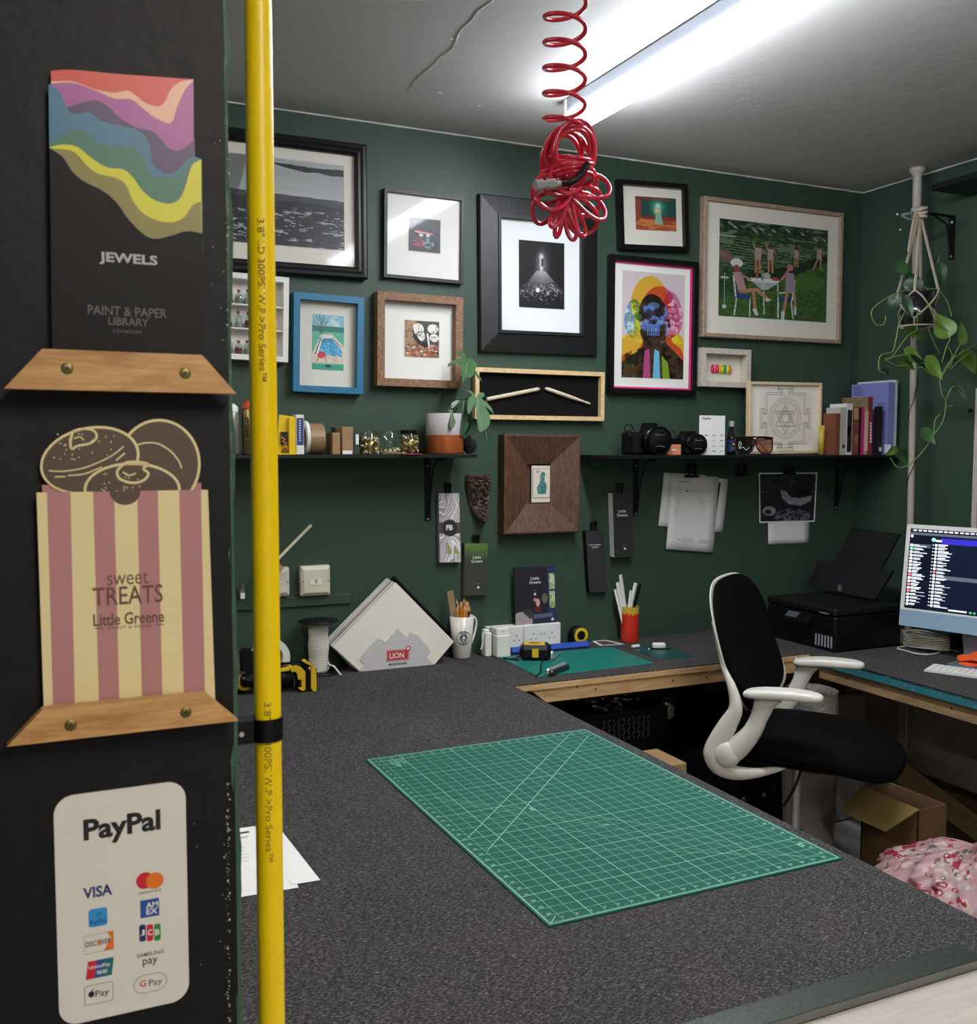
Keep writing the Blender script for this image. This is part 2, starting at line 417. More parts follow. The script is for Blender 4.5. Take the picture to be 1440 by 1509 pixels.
g.tube(cp, [rc.uniform(.0005, .0018) for _ in cp], m_crack, seg=4); g.tube([p + V((.002, .001, 0)) for p in cp], .0007, m_crackd, seg=4)
for (x, y) in ((705, 156), (647, 137), (664, 57)):
    p = at(x, y, z=HC - .001); g.ell(p, (.009, .004, .001), m_crack, seg=8, rings=4)
struct('ceiling', g)
struct('wall_back', M().box((XL, W, -.05), (XR + .1, W + .1, HC), m_wall))
struct('wall_right', M().box((XR, YB, -.05), (XR + .1, W, HC), m_wall))
struct('wall_left', M().box((XL - .1, YB, -.05), (XL, W + .1, HC), m_wall))
struct('wall_rear', M().box((XL - .1, YB - .1, -.05), (XR + .1, YB, HC), mat('pale_wall', 'd4d1c8', rough=0.7)))
rc = random.Random(5)
def caulk(name, a, b_):
    g = M(); n = 90; P = [V(a).lerp(V(b_), i / n) for i in range(n + 1)]
    g.tube(P, [.0022 + rc.random() * .0022 for _ in P], m_caulk, seg=5); struct(name, g)
caulk('trim_1', (XL, W - .001, HC - .002), (XR, W - .001, HC - .002)); caulk('trim_2', (XR - .001, W, HC - .002), (XR - .001, YB, HC - .002))
# grey boards lining the lower walls under the desks, with a pale cover strip
g = M().box((XR - .02, -1.0, 0), (XR, W - .02, T - .09), mat('grey_lining_board', 'b3a9a0', rough=0.7, var=.1))
g.box((XR - .026, 2.885, 0), (XR - .02, 2.925, T - .1), mat('pale_cover_strip', 'cfc8c0', rough=.6))
struct('trim_3', g)
struct('trim_4', M().box((1.6, W - .02, 0), (XR - .02, W, T - .09), mat('dark_lining_board', '8c8883', rough=0.7, var=.1)))
# filled vertical bead in the room corner
struct('trim_5', M().box((XR - .05, W - .004, T), (XR - .046, W, HC - .003), m_wall))

# ---- the black painted partition in the foreground, its edge painted green
YP = 0.68
XP = at(340, 750, y=YP).x
m_pil = mat('black_pillar_paint', '0f0f11', rough=0.55, var=0.14, scale=6, bump=0.10, bscale=45, spec=.3)
m_pgrn = mat('green_edge_paint', '3a5a49', rough=0.5, var=0.3, scale=30, bump=.4, bscale=60)
g = M()
g.box((-1.2, YP, 0), (XP, YP + .16, HC), m_pil)
rc = random.Random(11)
edge = [V((XP + .0012 * math.sin(i * .7) + .0006 * rc.uniform(-1, 1), YP + .0035, i / 160 * HC)) for i in range(161)]
g.tube(edge, [.0034 + rc.uniform(-.0006, .0006) for _ in edge], m_pgrn, seg=8)
g.box((XP, YP + .003, 0), (XP + .0025, YP + .16, HC), m_pgrn)
m_chip = mat('white_paint_chip', 'b9bcb6', rough=.8, var=.2)
def chip(px, py, r):
    p = at(px, py, y=YP - .0004); n = 6; a0 = rc.random() * 6
    g.prism([p + V((math.cos(a0 + k) * r * rc.uniform(.5, 1.2), 0, math.sin(a0 + k) * r * rc.uniform(.6, 1.6))) for k in range(n)], (0, .0004, 0), m_chip)
for _ in range(115):
    y = rc.uniform(1150, 1509) if rc.random() < .82 else rc.uniform(180, 540)
    chip(340 - abs(rc.gauss(0, 3.2)) - 1, y, rc.choice([.0002, .0003, .0004, .0007]))
for _ in range(14): chip(rc.uniform(285, 335), rc.choice([rc.uniform(1110, 1500), rc.uniform(180, 520)]), .00035)
struct('wall_partition', g)

# ================================================================ lamps
def batten_light(label, x, y0, y1, strength, tone='f2f6ff', mn='lamp_tube_light'):
    t = thing('batten_light', label, 'ceiling light', (x, (y0 + y1) / 2, HC), group=None)
    g = M().box((x - .043, y0, HC), (x + .043, y1, HC - .052), mat('lamp_enamel', '7b828c', rough=.4, var=.03), bev=.006)
    g.build('housing', t)
    g = M(); n = 10
    for (a, b_) in ((y0 + .02, y1 - .02),):
        vs = []
        for yy in (a, b_):
            for k in range(n + 1):
                an = PI * k / n; vs.append((x - math.cos(an) * .05, yy, HC - .053 - math.sin(an) * .036))
        g.add(vs, [(k, k + 1, n + 2 + k, n + 1 + k) for k in range(n)], emit(mn, tone, strength), True)
        g.add(vs, [tuple(range(n, -1, -1)), tuple(range(n + 1, 2 * n + 2)), (0, n + 1, 2 * n + 1, n)], emit(mn, tone, strength))
    g.build('diffuser', t)  # made wide to stand in for the bloom around a bare tube
    for (a, b_) in ((y0 - .003, y0 + .018), (y1 - .018, y1 + .003)):
        M().box((x - .046, a, HC), (x + .046, b_, HC - .056), m_white, bev=.004).build('end_cap', t)
    return t
batten_light('long white strip lamp glowing on the grey ceiling above the workroom', 1.565, 0.95, 2.76, 44)
batten_light('white strip lamp on the ceiling behind the viewer', 0.55, -1.9, -.35, 58, 'fff8ee', 'rear_tube_light')
batten_light('added unseen white fill lamp on the ceiling behind the partition, out of sight to the left', -0.9, 1.2, 2.6, 26, 'fff6ea', 'side_tube_light')  # added fill lamp, brightens the left part of the ceiling
bpy.context.scene.view_settings.view_transform = 'Standard'; bpy.context.scene.view_settings.look = 'None'; bpy.context.scene.view_settings.exposure = 0.62; bpy.context.scene.view_settings.gamma = 1.0
bpy.context.scene.cycles.max_bounces = 10; bpy.context.scene.cycles.diffuse_bounces = 6

# ================================================================ tables
def legs(t, pts, zt):
    for (x, y) in pts: M().box((x - .03, y - .03, 0), (x + .03, y + .03, zt), m_piney).build('leg', t)
def carpet_slab(name, rect, t, z1=T, th=.008):
    x0, x1, y0, y1 = rect
    nx, ny = max(2, int((x1 - x0) / .02)), max(2, int((y1 - y0) / .02))
    g = M().box((x0, y0, z1 - th), (x1, y1, z1), m_carpet, bev=.002)
    return g.build(name, t)
t = thing('cutting_table', 'big charcoal carpet-topped cutting table under the large green mat', 'table', (0.2, 2.1, 0))
g = M()
# carpet tiles butted together, hairline joints between them
xs = [-1.2, -.62, -.12, .38, .88, 1.335]; ys = [.9695, 1.49, 1.99, 2.49, 2.99, W]
for i in range(5):
    for j in range(5):
        x0, x1, y0, y1 = xs[i], xs[i+1], ys[j], ys[j+1]
        if x1 <= XP + .02 and y0 < .9: continue
        g.box((x0 + .0001, y0 + .0001, T - .008), (x1 - .0001, y1 - .0001, T), m_carpet)
g.box((-1.2, .9695, T - .012), (1.335, W, T - .0075), m_carpet)
g.build('carpet_top', t)
M().box((-1.2, .985, T - .04), (1.33, W, T - .012), m_carpet).build('board', t)
for (a, b_) in (((-1.1, 1.05, T - .11), (1.28, 1.10, T - .04)), ((-1.1, W - .06, T - .11), (1.28, W - .01, T - .04))):
    M().box(a, b_, m_pine).build('rail', t)
legs(t, ((-1.1, 1.1), (1.24, 1.1), (-1.1, W - .08), (1.24, W - .08)), T - .04)

t = thing('back_desk', 'carpet-topped desk along the back wall with bare pine edge', 'desk', (2.2, 2.97, 0))
M().box((1.337, 2.722, T - .005), (XR, W, T), m_carpet, bev=.0012).build('carpet_top', t)
g = M().prism([(1.345, 2.718, T - .005), (XR, 2.718, T - .005), (XR, 2.718, T - .022), (1.375, 2.718, T - .022)], (0, .5, 0), m_pine)
g.build('board', t, label='pale bare plywood board edge')
g = M().prism([(1.40, 2.724, T - .022), (2.51, 2.724, T - .022), (2.51, 2.724, T - .066), (1.455, 2.724, T - .066)], (0, .045, 0), m_pine)
for px, py in ((850+1, 1012), (880-2, 1016), (992, 1003), (1042, 998)):
    p = at(px, py, y=2.7232); g.cyl(p, p + V((0, .001, 0)), .0035, m_ink, seg=10)
g.build('rail', t)
legs(t, ((1.68, W - .08), (XR - .1, W - .08)), T - .022)

t = thing('side_desk', 'carpet-topped desk along the right wall with chipped teal edge', 'desk', (2.87, 1.6, 0))
M().box((2.513, .55, T - .005), (XR, 2.715, T), m_carpet, bev=.0012).build('carpet_top', t)
m_teal = mat('teal_paint', '2f6f78', rough=.45, var=.2, scale=25)
g = M().box((2.517, .55, T - .034), (XR, 2.7, T - .005), m_teal)
m_chipw = mat('bare_wood_chip', 'c9c2a4', rough=.8); rc = random.Random(2)
for _ in range(60):
    y = rc.uniform(1.9, 2.68); z = T - .005 - abs(rc.gauss(0, .004)) if rc.random() < .6 else T - rc.uniform(.006, .034); l = rc.uniform(.002, .012)
    g.box((2.5163, y, z - rc.uniform(.0006, .002)), (2.5172, y + l, z), m_chipw)
g.build('board', t, label='teal painted board edge with chips')
g = M().box((2.53, .55, T - .082), (2.575, 2.68, T - .034), m_piney)
for y in (2.12, 2.55): g.cyl((2.529, y, T - .056), (2.531, y, T - .056), .004, m_ink, seg=10)
g.build('rail', t)
legs(t, ((XR - .1, .7), (XR - .1, .95), (2.6, .7)), T - .034)

# pale laminate counter in front of the cutting table, with a clear edging strip where they meet
m_lam = wood('pale_laminate', 'aaa198', 'bab2a8', stretch=(2.2, 22, 22), scale=3, rough=.5, bump=.02)
t = thing('laminate_counter', 'pale grained laminate counter at the bottom right corner', 'counter', (1.0, .7, 0))
M().box((.2, .42, T - .045), (1.6, .966, T - .012), m_lam).build('worktop', t)
M().box((.24, .46, 0), (1.56, .94, T - .045), mat('counter_white', 'c8c4bc', rough=.6)).build('base_cabinet', t)
g = M().box((.2, .967, T + .0002), (1.24, 1.014, T + .0018), glass('clear_strip_plastic', 'dfe4e0', rough=.4, fac=.17, gl='a3a7a0'), bev=.0004)
g.box((.2, .9668, T - .0115), (1.24, .9688, T + .0002), mat('strip_face_grey', '6f716d', rough=.4))
g.build('edging_strip', label='clear plastic edging strip between the carpet top and the pale counter', cat='edging strip')

# green cable trunking on the back wall
a, b_ = at(300, 873, y=W - .02), at(519, 875, y=W - .02); c_ = at(515, 890, y=W - .02)
struct('trim_6', M().box((a.x, W - .011, c_.z), (b_.x, W, b_.z), m_wall, bev=.002))
# ================================================================ things on the black partition
def pl(px, py, dy=0.0): return at(px, py, y=YP - dy)
m_oak = wood('oak_ledge', 'a37440', 'd3a76d', stretch=(3, 3, 26), scale=5, rough=.5, bump=.1)
m_brass = mat('aged_brass', '7d7248', rough=.45, metal=.9, var=.25, scale=60)
def ledge(label, top, bot, screws, side_px):
    """oak trapezoid bar: top=(left,right) px of the upper edge, bot of the lower edge"""
    c = pl(175, (top[0][1] + bot[0][1]) / 2, .016)
    t = thing('display_ledge', label, 'wooden ledge', (c.x, YP, c.z))
    f = .022; P = [pl(*top[0], f), pl(*top[1], f), pl(*bot[1], f), pl(*bot[0], f)]
    z1 = (P[0].z + P[1].z) / 2; z0 = (P[2].z + P[3].z) / 2
    P = [V((P[0].x, YP - f, z1)), V((P[1].x, YP - f, z1)), V((P[2].x, YP - f, z0)), V((P[3].x, YP - f, z0))]
    g = M(); ch = .0025
    Q = [p + V((0, .010, 0)) for p in P]
    g.prism(P, (0, .010, 0), m_oak)
    # the spacer block that holds it off the wall
    g.box((P[0].x + .012, YP - .012, z0 + .001), (P[1].x - .012, YP, z0 + .008), m_oak)
    g.build('oak_bar', t)
    for (sx, sy) in screws:
        p = pl(sx, sy, f); s = M().lathe([(.0001, .0006), (.0022, .0006), (.0033, .0002), (.0036, 0), (.0036, -.002)], p, m_brass, axis=(0, -1, 0), seg=20)
        k = mat('screw_slot', '2a2718', rough=.6)
        for an in (.3, .3 + PI / 2): s.obox(p + V((0, -.0007, 0)), (.0032, .0003, .0007), k, R=Matrix.Rotation(an, 3, 'Y'))
        s.build('screw', t)
    return P
lg1 = ledge('upper oak ledge on the black partition holding the wavy colour card', ((62, 517), (298, 520)), ((6, 574), (349, 579)), ((99, 543), (273, 550)), 0)
lg2 = ledge('lower oak ledge on the black partition holding the striped bag card', ((62, 1045), (304, 1024)), ((10, 1104), (352, 1059)), ((104, 1069), (274, 1050)), 0)

# ---- wavy colour card
s1 = .35775
def w1(x, y, d): return pl(x * s1, 80 + y * s1, d)
def band(pts_top, pts_bot, d, m_, th=.0004):
    def q(pl_): return [V(p) for p in smoothpts([w1(x, y, d) for x, y in pl_], 6)] if len(pl_) > 2 else [w1(x, y, d) for x, y in pl_]
    return q(pts_top) + q(pts_bot)[::-1]
t = thing('paint_card', 'black colour card with red, purple, blue and yellow wave cutouts', 'colour card', (pl(185, 300).x, YP - .006, lg1[3].z + .008))
zb1 = lg1[3].z + .0085
mk = lambda n, h: mat(n, h, rough=.38, var=.02)
A_purtop = [(210, 120), (300, 118), (390, 148), (470, 182), (540, 185), (580, 215), (630, 255), (690, 283), (715, 270), (730, 220), (760, 150), (797, 108)]
A_peach = [(210, 112), (300, 112), (390, 144), (470, 158), (525, 150), (560, 170), (600, 200), (650, 215), (680, 195), (700, 150), (740, 115), (797, 103)]
A_dpur = [(205, 235), (280, 215), (380, 190), (430, 205), (500, 265), (560, 300), (630, 318), (660, 345), (700, 390), (740, 395), (780, 370), (802, 350)]
A_blue = [(200, 122), (240, 145), (262, 190), (285, 235), (310, 245), (370, 240), (420, 275), (500, 295), (560, 310), (600, 340), (620, 390), (630, 450), (660, 480), (700, 492), (740, 470), (770, 435), (800, 422), (830, 432)]
A_grn = [(205, 375), (260, 330), (310, 308), (360, 325), (410, 370), (480, 375), (540, 380), (590, 420), (610, 480), (650, 505), (700, 505), (740, 495), (770, 455), (800, 430), (830, 434)]
A_yel = [(205, 382), (260, 372), (320, 382), (380, 430), (440, 465), (510, 475), (550, 510), (590, 565), (640, 602), (700, 615), (740, 595), (765, 540), (790, 460), (830, 432)]
A_olv = [(205, 386), (300, 400), (350, 450), (400, 490), (480, 510), (520, 540), (545, 600), (590, 655), (650, 685), (710, 692), (760, 670), (790, 625), (828, 605)]
A_blk = [(205, 386), (260, 425), (300, 485), (350, 525), (420, 560), (480, 610), (530, 680), (590, 740), (640, 760), (710, 745), (770, 728), (835, 738)]
def card(name, top, xs_, d, layers, lab):
    g = M(); bot = [(xs_[0], 1200), (xs_[1], 1212)]
    pts = smoothpts([w1(x, y, d) for x, y in top], 5) + [V((w1(xs_[1] , 1200, d).x, YP - d, zb1)), V((w1(xs_[0] + 10, 1200, d).x, YP - d, zb1))]
    g.prism(pts, (0, .0006, 0), layers[0])
    for k, (edge_, m_) in enumerate(layers[1]):
        dd = d + .00012 * (k + 1)
        p2 = smoothpts([w1(x, y, dd) for x, y in edge_], 5)
        lo = smoothpts([w1(x, y, dd) for x, y in layers[2][k]], 5)
        # strip between the two wavy edges, cut into quads
        n = 60
        def samp(P, s_):
            f = s_ * (len(P) - 1); i = min(int(f), len(P) - 2); return P[i].lerp(P[i+1], f - i)
        for i in range(n):
            xa = V(p2[0]).lerp(V(p2[-1]), i / n).x; xb = V(p2[0]).lerp(V(p2[-1]), (i + 1) / n).x
            def zat(P, x):
                for a, b2 in zip(P[:-1], P[1:]):
                    if (a.x - x) * (b2.x - x) <= 0 and abs(b2.x - a.x) > 1e-9: return a.z + (b2.z - a.z) * (x - a.x) / (b2.x - a.x)
                return P[0].z if abs(P[0].x - x) < abs(P[-1].x - x) else P[-1].z
            q = [(xa, zat(p2, xa)), (xb, zat(p2, xb)), (xb, min(zat(lo, xb), zat(p2, xb))), (xa, min(zat(lo, xa), zat(p2, xa)))]
            g.face([V((a, YP - dd, b2)) for a, b2 in q][::-1], m_)
    return g.build(name, t, label=lab)
full = [(202, 800), (500, 810), (835, 820)]
card('red_card', [(210, 68), (300, 64), (500, 82), (797, 103)], (210, 800), .0045, (mk('card_red', 'd2473a'), [(A_peach, mk('card_peach', 'eab79c'))], [A_purtop]), 'red card with peach wave')
card('purple_card', A_purtop, (205, 802), .0055, (mk('card_purple', 'a7559c'), [(A_dpur, mk('card_plum', '4a3660'))], [full]), 'purple card with plum wave')
card('blue_card', A_blue, (202, 830), .0065, (mk('card_blue', '3b7392'), [(A_grn, mk('card_green', '3b7260'))], [full]), 'blue card with green wave')
card('yellow_card', A_yel, (205, 830), .0075, (mk('card_yellow', 'd4d024'), [(A_olv, mk('card_olive', '857c38'))], [full]), 'yellow card with olive wave')
g = M(); pts = smoothpts([w1(x, y, .0085) for x, y in A_blk], 5) + [V((w1(832, 1200, .0085).x, YP - .0085, zb1)), V((w1(215, 1200, .0085).x, YP - .0085, zb1))]
g.prism(pts, (0, .0008, 0), mat('card_black', '0d0b0b', rough=.5, var=.02, spec=.25))
m_silv = mat('silver_lettering', 'a5a3a5', rough=.4, metal=.2, var=.05); m_sil2 = mat('dim_lettering', '5f5c60', rough=.5, var=.05)
def tx(g, s_, cx, cy, wpx, m_, fn, d, bold=0.0, h=0):
    c = fn(cx, cy, d); k = fn(cx + wpx / 2, cy, d).x - fn(cx - wpx / 2, cy, d).x
    hh = abs(fn(cx, cy - h / 2, d).z - fn(cx, cy + h / 2, d).z) if h else 0
    g.text(s_, c, X3, Z3, k, hh, m_, bold)
tx(g, 'JEWELS', 530, 847, 240, m_silv, w1, .0087, .03, h=52)
tx(g, 'PAINT & PAPER', 527, 1060, 325, m_sil2, w1, .0087, .01, h=38)
tx(g, 'LIBRARY', 530, 1102, 165, m_sil2, w1, .0087, .01, h=32)
tx(g, 'LONDON', 527, 1142, 115, m_sil2, w1, .0087, 0, h=14)
for e_ in (A_blk,):
    g.tube(smoothpts([w1(x, y, .0086) for x, y in e_], 5), .0002, m_grey, seg=4)
g.build('black_cover', t, label='black front cover with silver lettering')

# ---- striped bag card
def w2(x, y, d=0.006): return pl(x * s1, 580 + y * s1, d)
t = thing('paint_card', 'striped pink and cream bag card with brown doughnuts on top', 'colour card', (pl(185, 860).x, YP - .006, lg2[3].z + .01))
m_pink = mk('card_dusty_pink', 'b27e80'); m_cream = mk('card_cream', 'e2d3a0'); m_brn = mk('card_brown', '554639'); m_brn2 = mk('brown_ink', '6d4a45')
zb2 = lg2[3].z + .010
def dep(P, d): return [V((p.x, YP - d, p.z)) for p in P]
def ellp(cx, cy, rx, ry, rot=0, n=40, wob=0):
    return [(cx + rx * math.cos(a) * math.cos(rot) - ry * math.sin(a) * math.sin(rot) + wob * math.sin(a * 9), cy + rx * math.cos(a) * math.sin(rot) + ry * math.sin(a) * math.cos(rot)) for a in [2 * PI * k / n for k in range(n)]]
g = M()
bp = [w2(172, 330, .0045), w2(828, 300, .0045)]
g.box((bp[0].x, YP - .0045, zb2), (bp[1].x, YP - .0039, w2(500, 372, .0045).z), m_pink)
def eplate(cx, cy, rx, ry, rot, d, m_, wob=0): g.prism([w2(x, y, d) for x, y in ellp(cx, cy, rx, ry, rot, wob=wob)], (0, .0003, 0), m_)
for (cx, cy, rx, ry, rot, d) in ((655, 290, 172, 186, 0, .0047), (370, 275, 208, 138, -.22, .0054), (545, 395, 200, 112, 0, .0061)):
    eplate(cx, cy, rx, ry, rot, d, m_cream); eplate(cx, cy, rx - 11, ry - 11, rot, d + .0003, m_brn)
def ln(pts, w_, d, m_=m_cream):
    for a, b_ in zip(pts[:-1], pts[1:]):
        A, B = w2(*a, d), w2(*b_, d); dv = (B - A); 
        if dv.length < 1e-7: continue
        n = V((-dv.z, 0, dv.x)).normalized() * (w_ * .000083)
        g.face([A - n, B - n, B + n, A + n], m_)
def sm2(pts, n=5): return [(p.x, p.y) for p in smoothpts([V((x, y, 0)) for x, y in pts], n)]
ln(sm2([(565, 212), (600, 203), (650, 206), (700, 235), (735, 275), (748, 308)]), 6, .0052)
ln(sm2([(202, 318), (260, 320), (350, 305), (450, 262), (510, 218)]), 5, .0059); ln(sm2([(225, 343), (270, 342)]), 5, .0059)
ln(sm2([(280, 338), (350, 330), (420, 302)]), 5, .0059); ln([(478, 275), (515, 245)], 6, .0059)
ln(sm2([(300, 155), (340, 145), (385, 152), (398, 180), (370, 205), (320, 215), (296, 228), (290, 200), (300, 155)]), 9, .0059); ln(sm2([(305, 185), (330, 178), (345, 192)]), 5, .0059)
ln(sm2([(490, 308), (520, 285), (570, 282), (612, 292), (590, 308), (612, 330), (590, 358), (545, 368), (495, 352), (482, 325), (490, 308)]), 10, .0066); ln(sm2([(505, 322), (530, 337), (560, 328)]), 6, .0066)
rc = random.Random(4)
for _ in range(46):
    if rc.random() < .6: x, y, d = rc.uniform(225, 470), rc.uniform(160, 270), .0059
    else: x, y, d = rc.uniform(415, 580), rc.uniform(325, 400), .0066
    ln([(x, y), (x + rc.uniform(-5, 5), y + 4)], 5, d)
g.build('doughnut_card', t, label='brown doughnut shapes outlined in cream')
g = M()
topx = [150, 193, 290, 383, 470, 565, 650, 738, 828, 857]; botx = [180, 218, 308, 408, 492, 585, 670, 758, 845, 887]
D = .0078; zt = (w2(500, 402, D).z)
for k in range(9):
    a, b_ = w2(topx[k], 400, D).x, w2(topx[k+1], 400, D).x
    a2, b2 = w2(botx[k], 1270, D).x, w2(botx[k+1], 1270, D).x
    g.prism([(a, YP - D, zt), (b_, YP - D, zt), (b2, YP - D, zb2), (a2, YP - D, zb2)], (0, .0006, 0), m_pink if k % 2 else m_cream)
nc = V((w2(515, 402, D).x, 0, zt)); r_ = .0093
g.face([V((nc.x + r_ * math.cos(a), YP - D - .0001, nc.z + r_ * math.sin(a) * .95)) for a in [PI + PI * k / 20 for k in range(21)]], m_brn)
tx(g, 'sweet', 527, 762, 170, m_brn2, w2, D + .0001, .0, h=50); tx(g, 'TREATS', 528, 830, 290, m_brn2, w2, D + .0001, .01, h=76)
tx(g, 'Little Greene', 532, 925, 292, m_brn2, w2, D + .0001, .02, h=50); tx(g, 'PAINT & PAPER', 537, 961, 180, m_brn2, w2, D + .0001, 0, h=12)
ln([(390, 968), (425, 967)], 4, D + .0001, m_brn2); ln([(640, 952), (675, 951)], 4, D + .0001, m_brn2)
g.build('striped_sleeve', t)

# ---- payment card
def w3(x, y, d=0.0012): return pl(x / 3, 1020 + y / 3, d)
DP = .0012
x0, x1 = w3(247, 900).x, w3(829, 900).x; z1 = (w3(500, 432).z); z0 = z1 - (x1 - x0) * 1.87
t0 = V(((x0 + x1) / 2, YP, z0))
g = M()
def rrect(x0, x1, z0, z1, r, n=8):
    P = []
    for (cx, cz, a0) in ((x1 - r, z1 - r, 0), (x0 + r, z1 - r, PI / 2), (x0 + r, z0 + r, PI), (x1 - r, z0 + r, 1.5 * PI)):
        for k in range(n + 1): a = a0 + PI / 2 * k / n; P.append((cx + r * math.cos(a), cz + r * math.sin(a)))
    return P
def shp(P2, m_, d, th=.00008): g.prism([(x, YP - d, z) for x, z in P2], (0, th, 0), m_)
shp(rrect(x0, x1, z0, z1, .012), mat('payment_card_white', 'dcd9d2', rough=.5, var=.01), DP, .0012)
f1 = DP + .0001; f2 = DP + .0002; f3 = DP + .0003
navy = mk('ink_navy', '1f2a6b'); orange = mk('ink_orange', 'e87722'); red_ = mk('ink_red', 'c8202f'); blue_ = mk('ink_sky', '2f8fd0'); dblue = mk('ink_blue', '2a4f9c'); grn_ = mk('ink_green', '2c8a3e')
def R_(cx, cy, w_, h_): a = w3(cx - w_/2, cy); b_ = w3(cx + w_/2, cy); c = w3(cx, cy - h_/2); e_ = w3(cx, cy + h_/2); return a.x, b_.x, e_.z, c.z
tx(g, 'PayPal', 542, 600, 342, m_ink, w3, f1, .035, h=120)
tx(g, 'VISA', 432, 881, 130, navy, w3, f1, .03, h=50)
for cx, cc in ((641, red_), (685, orange)):
    c = w3(cx, 833, f1); shp([(c.x + .0056 * math.cos(a), c.z + .0056 * math.sin(a)) for a in [2*PI*k/24 for k in range(24)]], cc, f1 if cx < 660 else f2)
tx(g, 'mastercard', 662, 880, 98, m_ink, w3, f1, 0)
shp(rrect(*R_(433, 995, 84, 80), .002), blue_, f1); tx(g, 'PayPal', 434, 1017, 70, navy, w3, f2, .01); tx(g, ')))', 437, 982, 22, navy, w3, f2, 0)
shp(rrect(*R_(662, 954, 84, 78), .0005), dblue, f1); tx(g, 'AM', 672, 940, 55, m_wp, w3, f2, .02, h=25); tx(g, 'EX', 672, 968, 50, m_wp, w3, f2, .02, h=25)
def outline(cx, cy, w_, h_, r, m_, th=.0003):
    a = R_(cx, cy, w_, h_); P = rrect(*a, r)
    for p, q in zip(P, P[1:] + P[:1]):
        d = V((q[0]-p[0], 0, q[1]-p[1])); 
        if d.length < 1e-8: continue
        n = V((-d.z, 0, d.x)).normalized() * th / 2
        g.face([V((p[0], YP - f1, p[1])) - n, V((q[0], YP - f1, q[1])) - n, V((q[0], YP - f1, q[1])) + n, V((p[0], YP - f1, p[1])) + n], m_)
outline(437, 1107, 130, 80, .0008, m_grey)
a = R_(437, 1107, 130, 80); shp([(a[1], a[2]), (a[1], a[3]), (a[1] - .004, a[3]), (a[1] - .0015, (a[2]+a[3])/2 + .002), (a[1] - .006, a[2])][::-1], orange, f1)
tx(g, 'DISCOVER', 435, 1107, 112, m_ink, w3, f2, .01, h=24); c = w3(437, 1107, f3); shp([(c.x + .0012 * math.cos(a_), c.z + .0012 * math.sin(a_)) for a_ in [2*PI*k/14 for k in range(14)]], orange, f3)
for k, cc in enumerate((navy, red_, grn_)):
    shp(rrect(*R_(630 + k * 33, 1065 - k * 2, 29, 74), .0012), cc, f1); tx(g, 'JCB'[k], 630 + k * 33, 1064 - k * 2, 20, m_wp, w3, f2, .02, h=26)
a = R_(436, 1222, 116, 78); sk = .0015; w_ = (a[1] - a[0]) / 3
for k, cc in enumerate((red_, dblue, mk('ink_teal', '14696d'))):
    shp([(a[0] + w_ * k, a[2]), (a[0] + w_ * (k + 1), a[2]), (a[0] + w_ * (k + 1) + sk, a[3]), (a[0] + w_ * k + sk, a[3])], cc, f1)
tx(g, 'UnionPay', 440, 1212, 96, m_wp, w3, f2, .01); tx(g, '银联', 452, 1236, 50, m_wp, w3, f2, .01, h=18)
tx(g, 'SAMSUNG', 665, 1156, 118, m_ink, w3, f1, .01, h=17); tx(g, 'pay', 664, 1194, 66, m_ink, w3, f1, .01, h=36)
outline(437, 1332, 126, 84, .0012, m_ink); tx(g, 'Pay', 452, 1332, 62, m_ink, w3, f1, .01, h=38)
c = w3(404, 1336, f1); shp([(c.x + .0019 * math.cos(a_), c.z + .0021 * math.sin(a_)) for a_ in [2*PI*k/18 for k in range(18)]], m_ink, f1); c = w3(407, 1319, f1); shp([(c.x - .0003, c.z - .0008), (c.x + .0006, c.z), (c.x + .0012, c.z + .0014), (c.x, c.z + .0006)], m_ink, f1)
outline(665, 1285, 146, 78, .0062, m_ink); tx(g, 'Pay', 688, 1284, 60, mk('ink_midgrey', '5c5c60'), w3, f1, .01, h=36); tx(g, 'G', 632, 1288, 28, red_, w3, f1, .02, h=30)
g.build('payment_card', label='white rounded payment card with ten payment logos below the ledges', cat='sign', loc=t0)

# ---- yellow air hose clipped to the partition edge
pc = .0173 / 2 * 1.08; PY = YP + .02
xc = (at(369, 750, y=PY).x + at(408.5, 750, y=PY).x) / 2; pr = (at(408.5, 750, y=PY).x - at(369, 750, y=PY).x) / 2
m_hose = mat('yellow_hose_rubber', 'f2cf00', rough=.38, var=.08, scale=14, bump=.05, bscale=60)
t = thing('air_hose', 'straight yellow rubber air hose running floor to ceiling', 'hose', (xc, PY, 0))
g = M(); hp = [V((xc + .0011 * math.sin(z * 1.3 + .6) , PY, z)) for z in [HC * k / 60 for k in range(61)]]
g.tube(hp, pr, m_hose, seg=32)
m_hink = mat('faded_print', '6b5a12', rough=.6, var=.3, scale=200)
def hose_text(s_, pya, pyb, off=0.0, bold=0.0, mm=m_hink):
    za, zb = at(388, pya, y=PY - pr).z, at(388, pyb, y=PY - pr).z
    vs, fs = glyphs(s_, bold); xs = [p[0] for p in vs]; ys = [p[1] for p in vs]; L_ = max(xs) - min(xs); H_ = max(ys) - min(ys)
    sc = (za - zb) / L_; hh = .0050 / H_
    out = []
    for p in vs:
        z = za - (p[0] - min(xs)) * sc; a = ((p[1] - (max(ys) + min(ys)) / 2) * hh + off) / pr
        x_ = xc + .0011 * math.sin(z * 1.3 + .6)
        a0 = math.atan2(xc - CAM.x, PY - CAM.y)      # the printed side faces the room
        out.append((x_ + math.sin(a - a0) * (pr + .00015), PY - math.cos(a - a0) * (pr + .00015), z))
    g.add(out, fs, mm)
hose_text('3/8" I.D 300PSI W.P >Pro Series™', 322, 562, 0, .01)
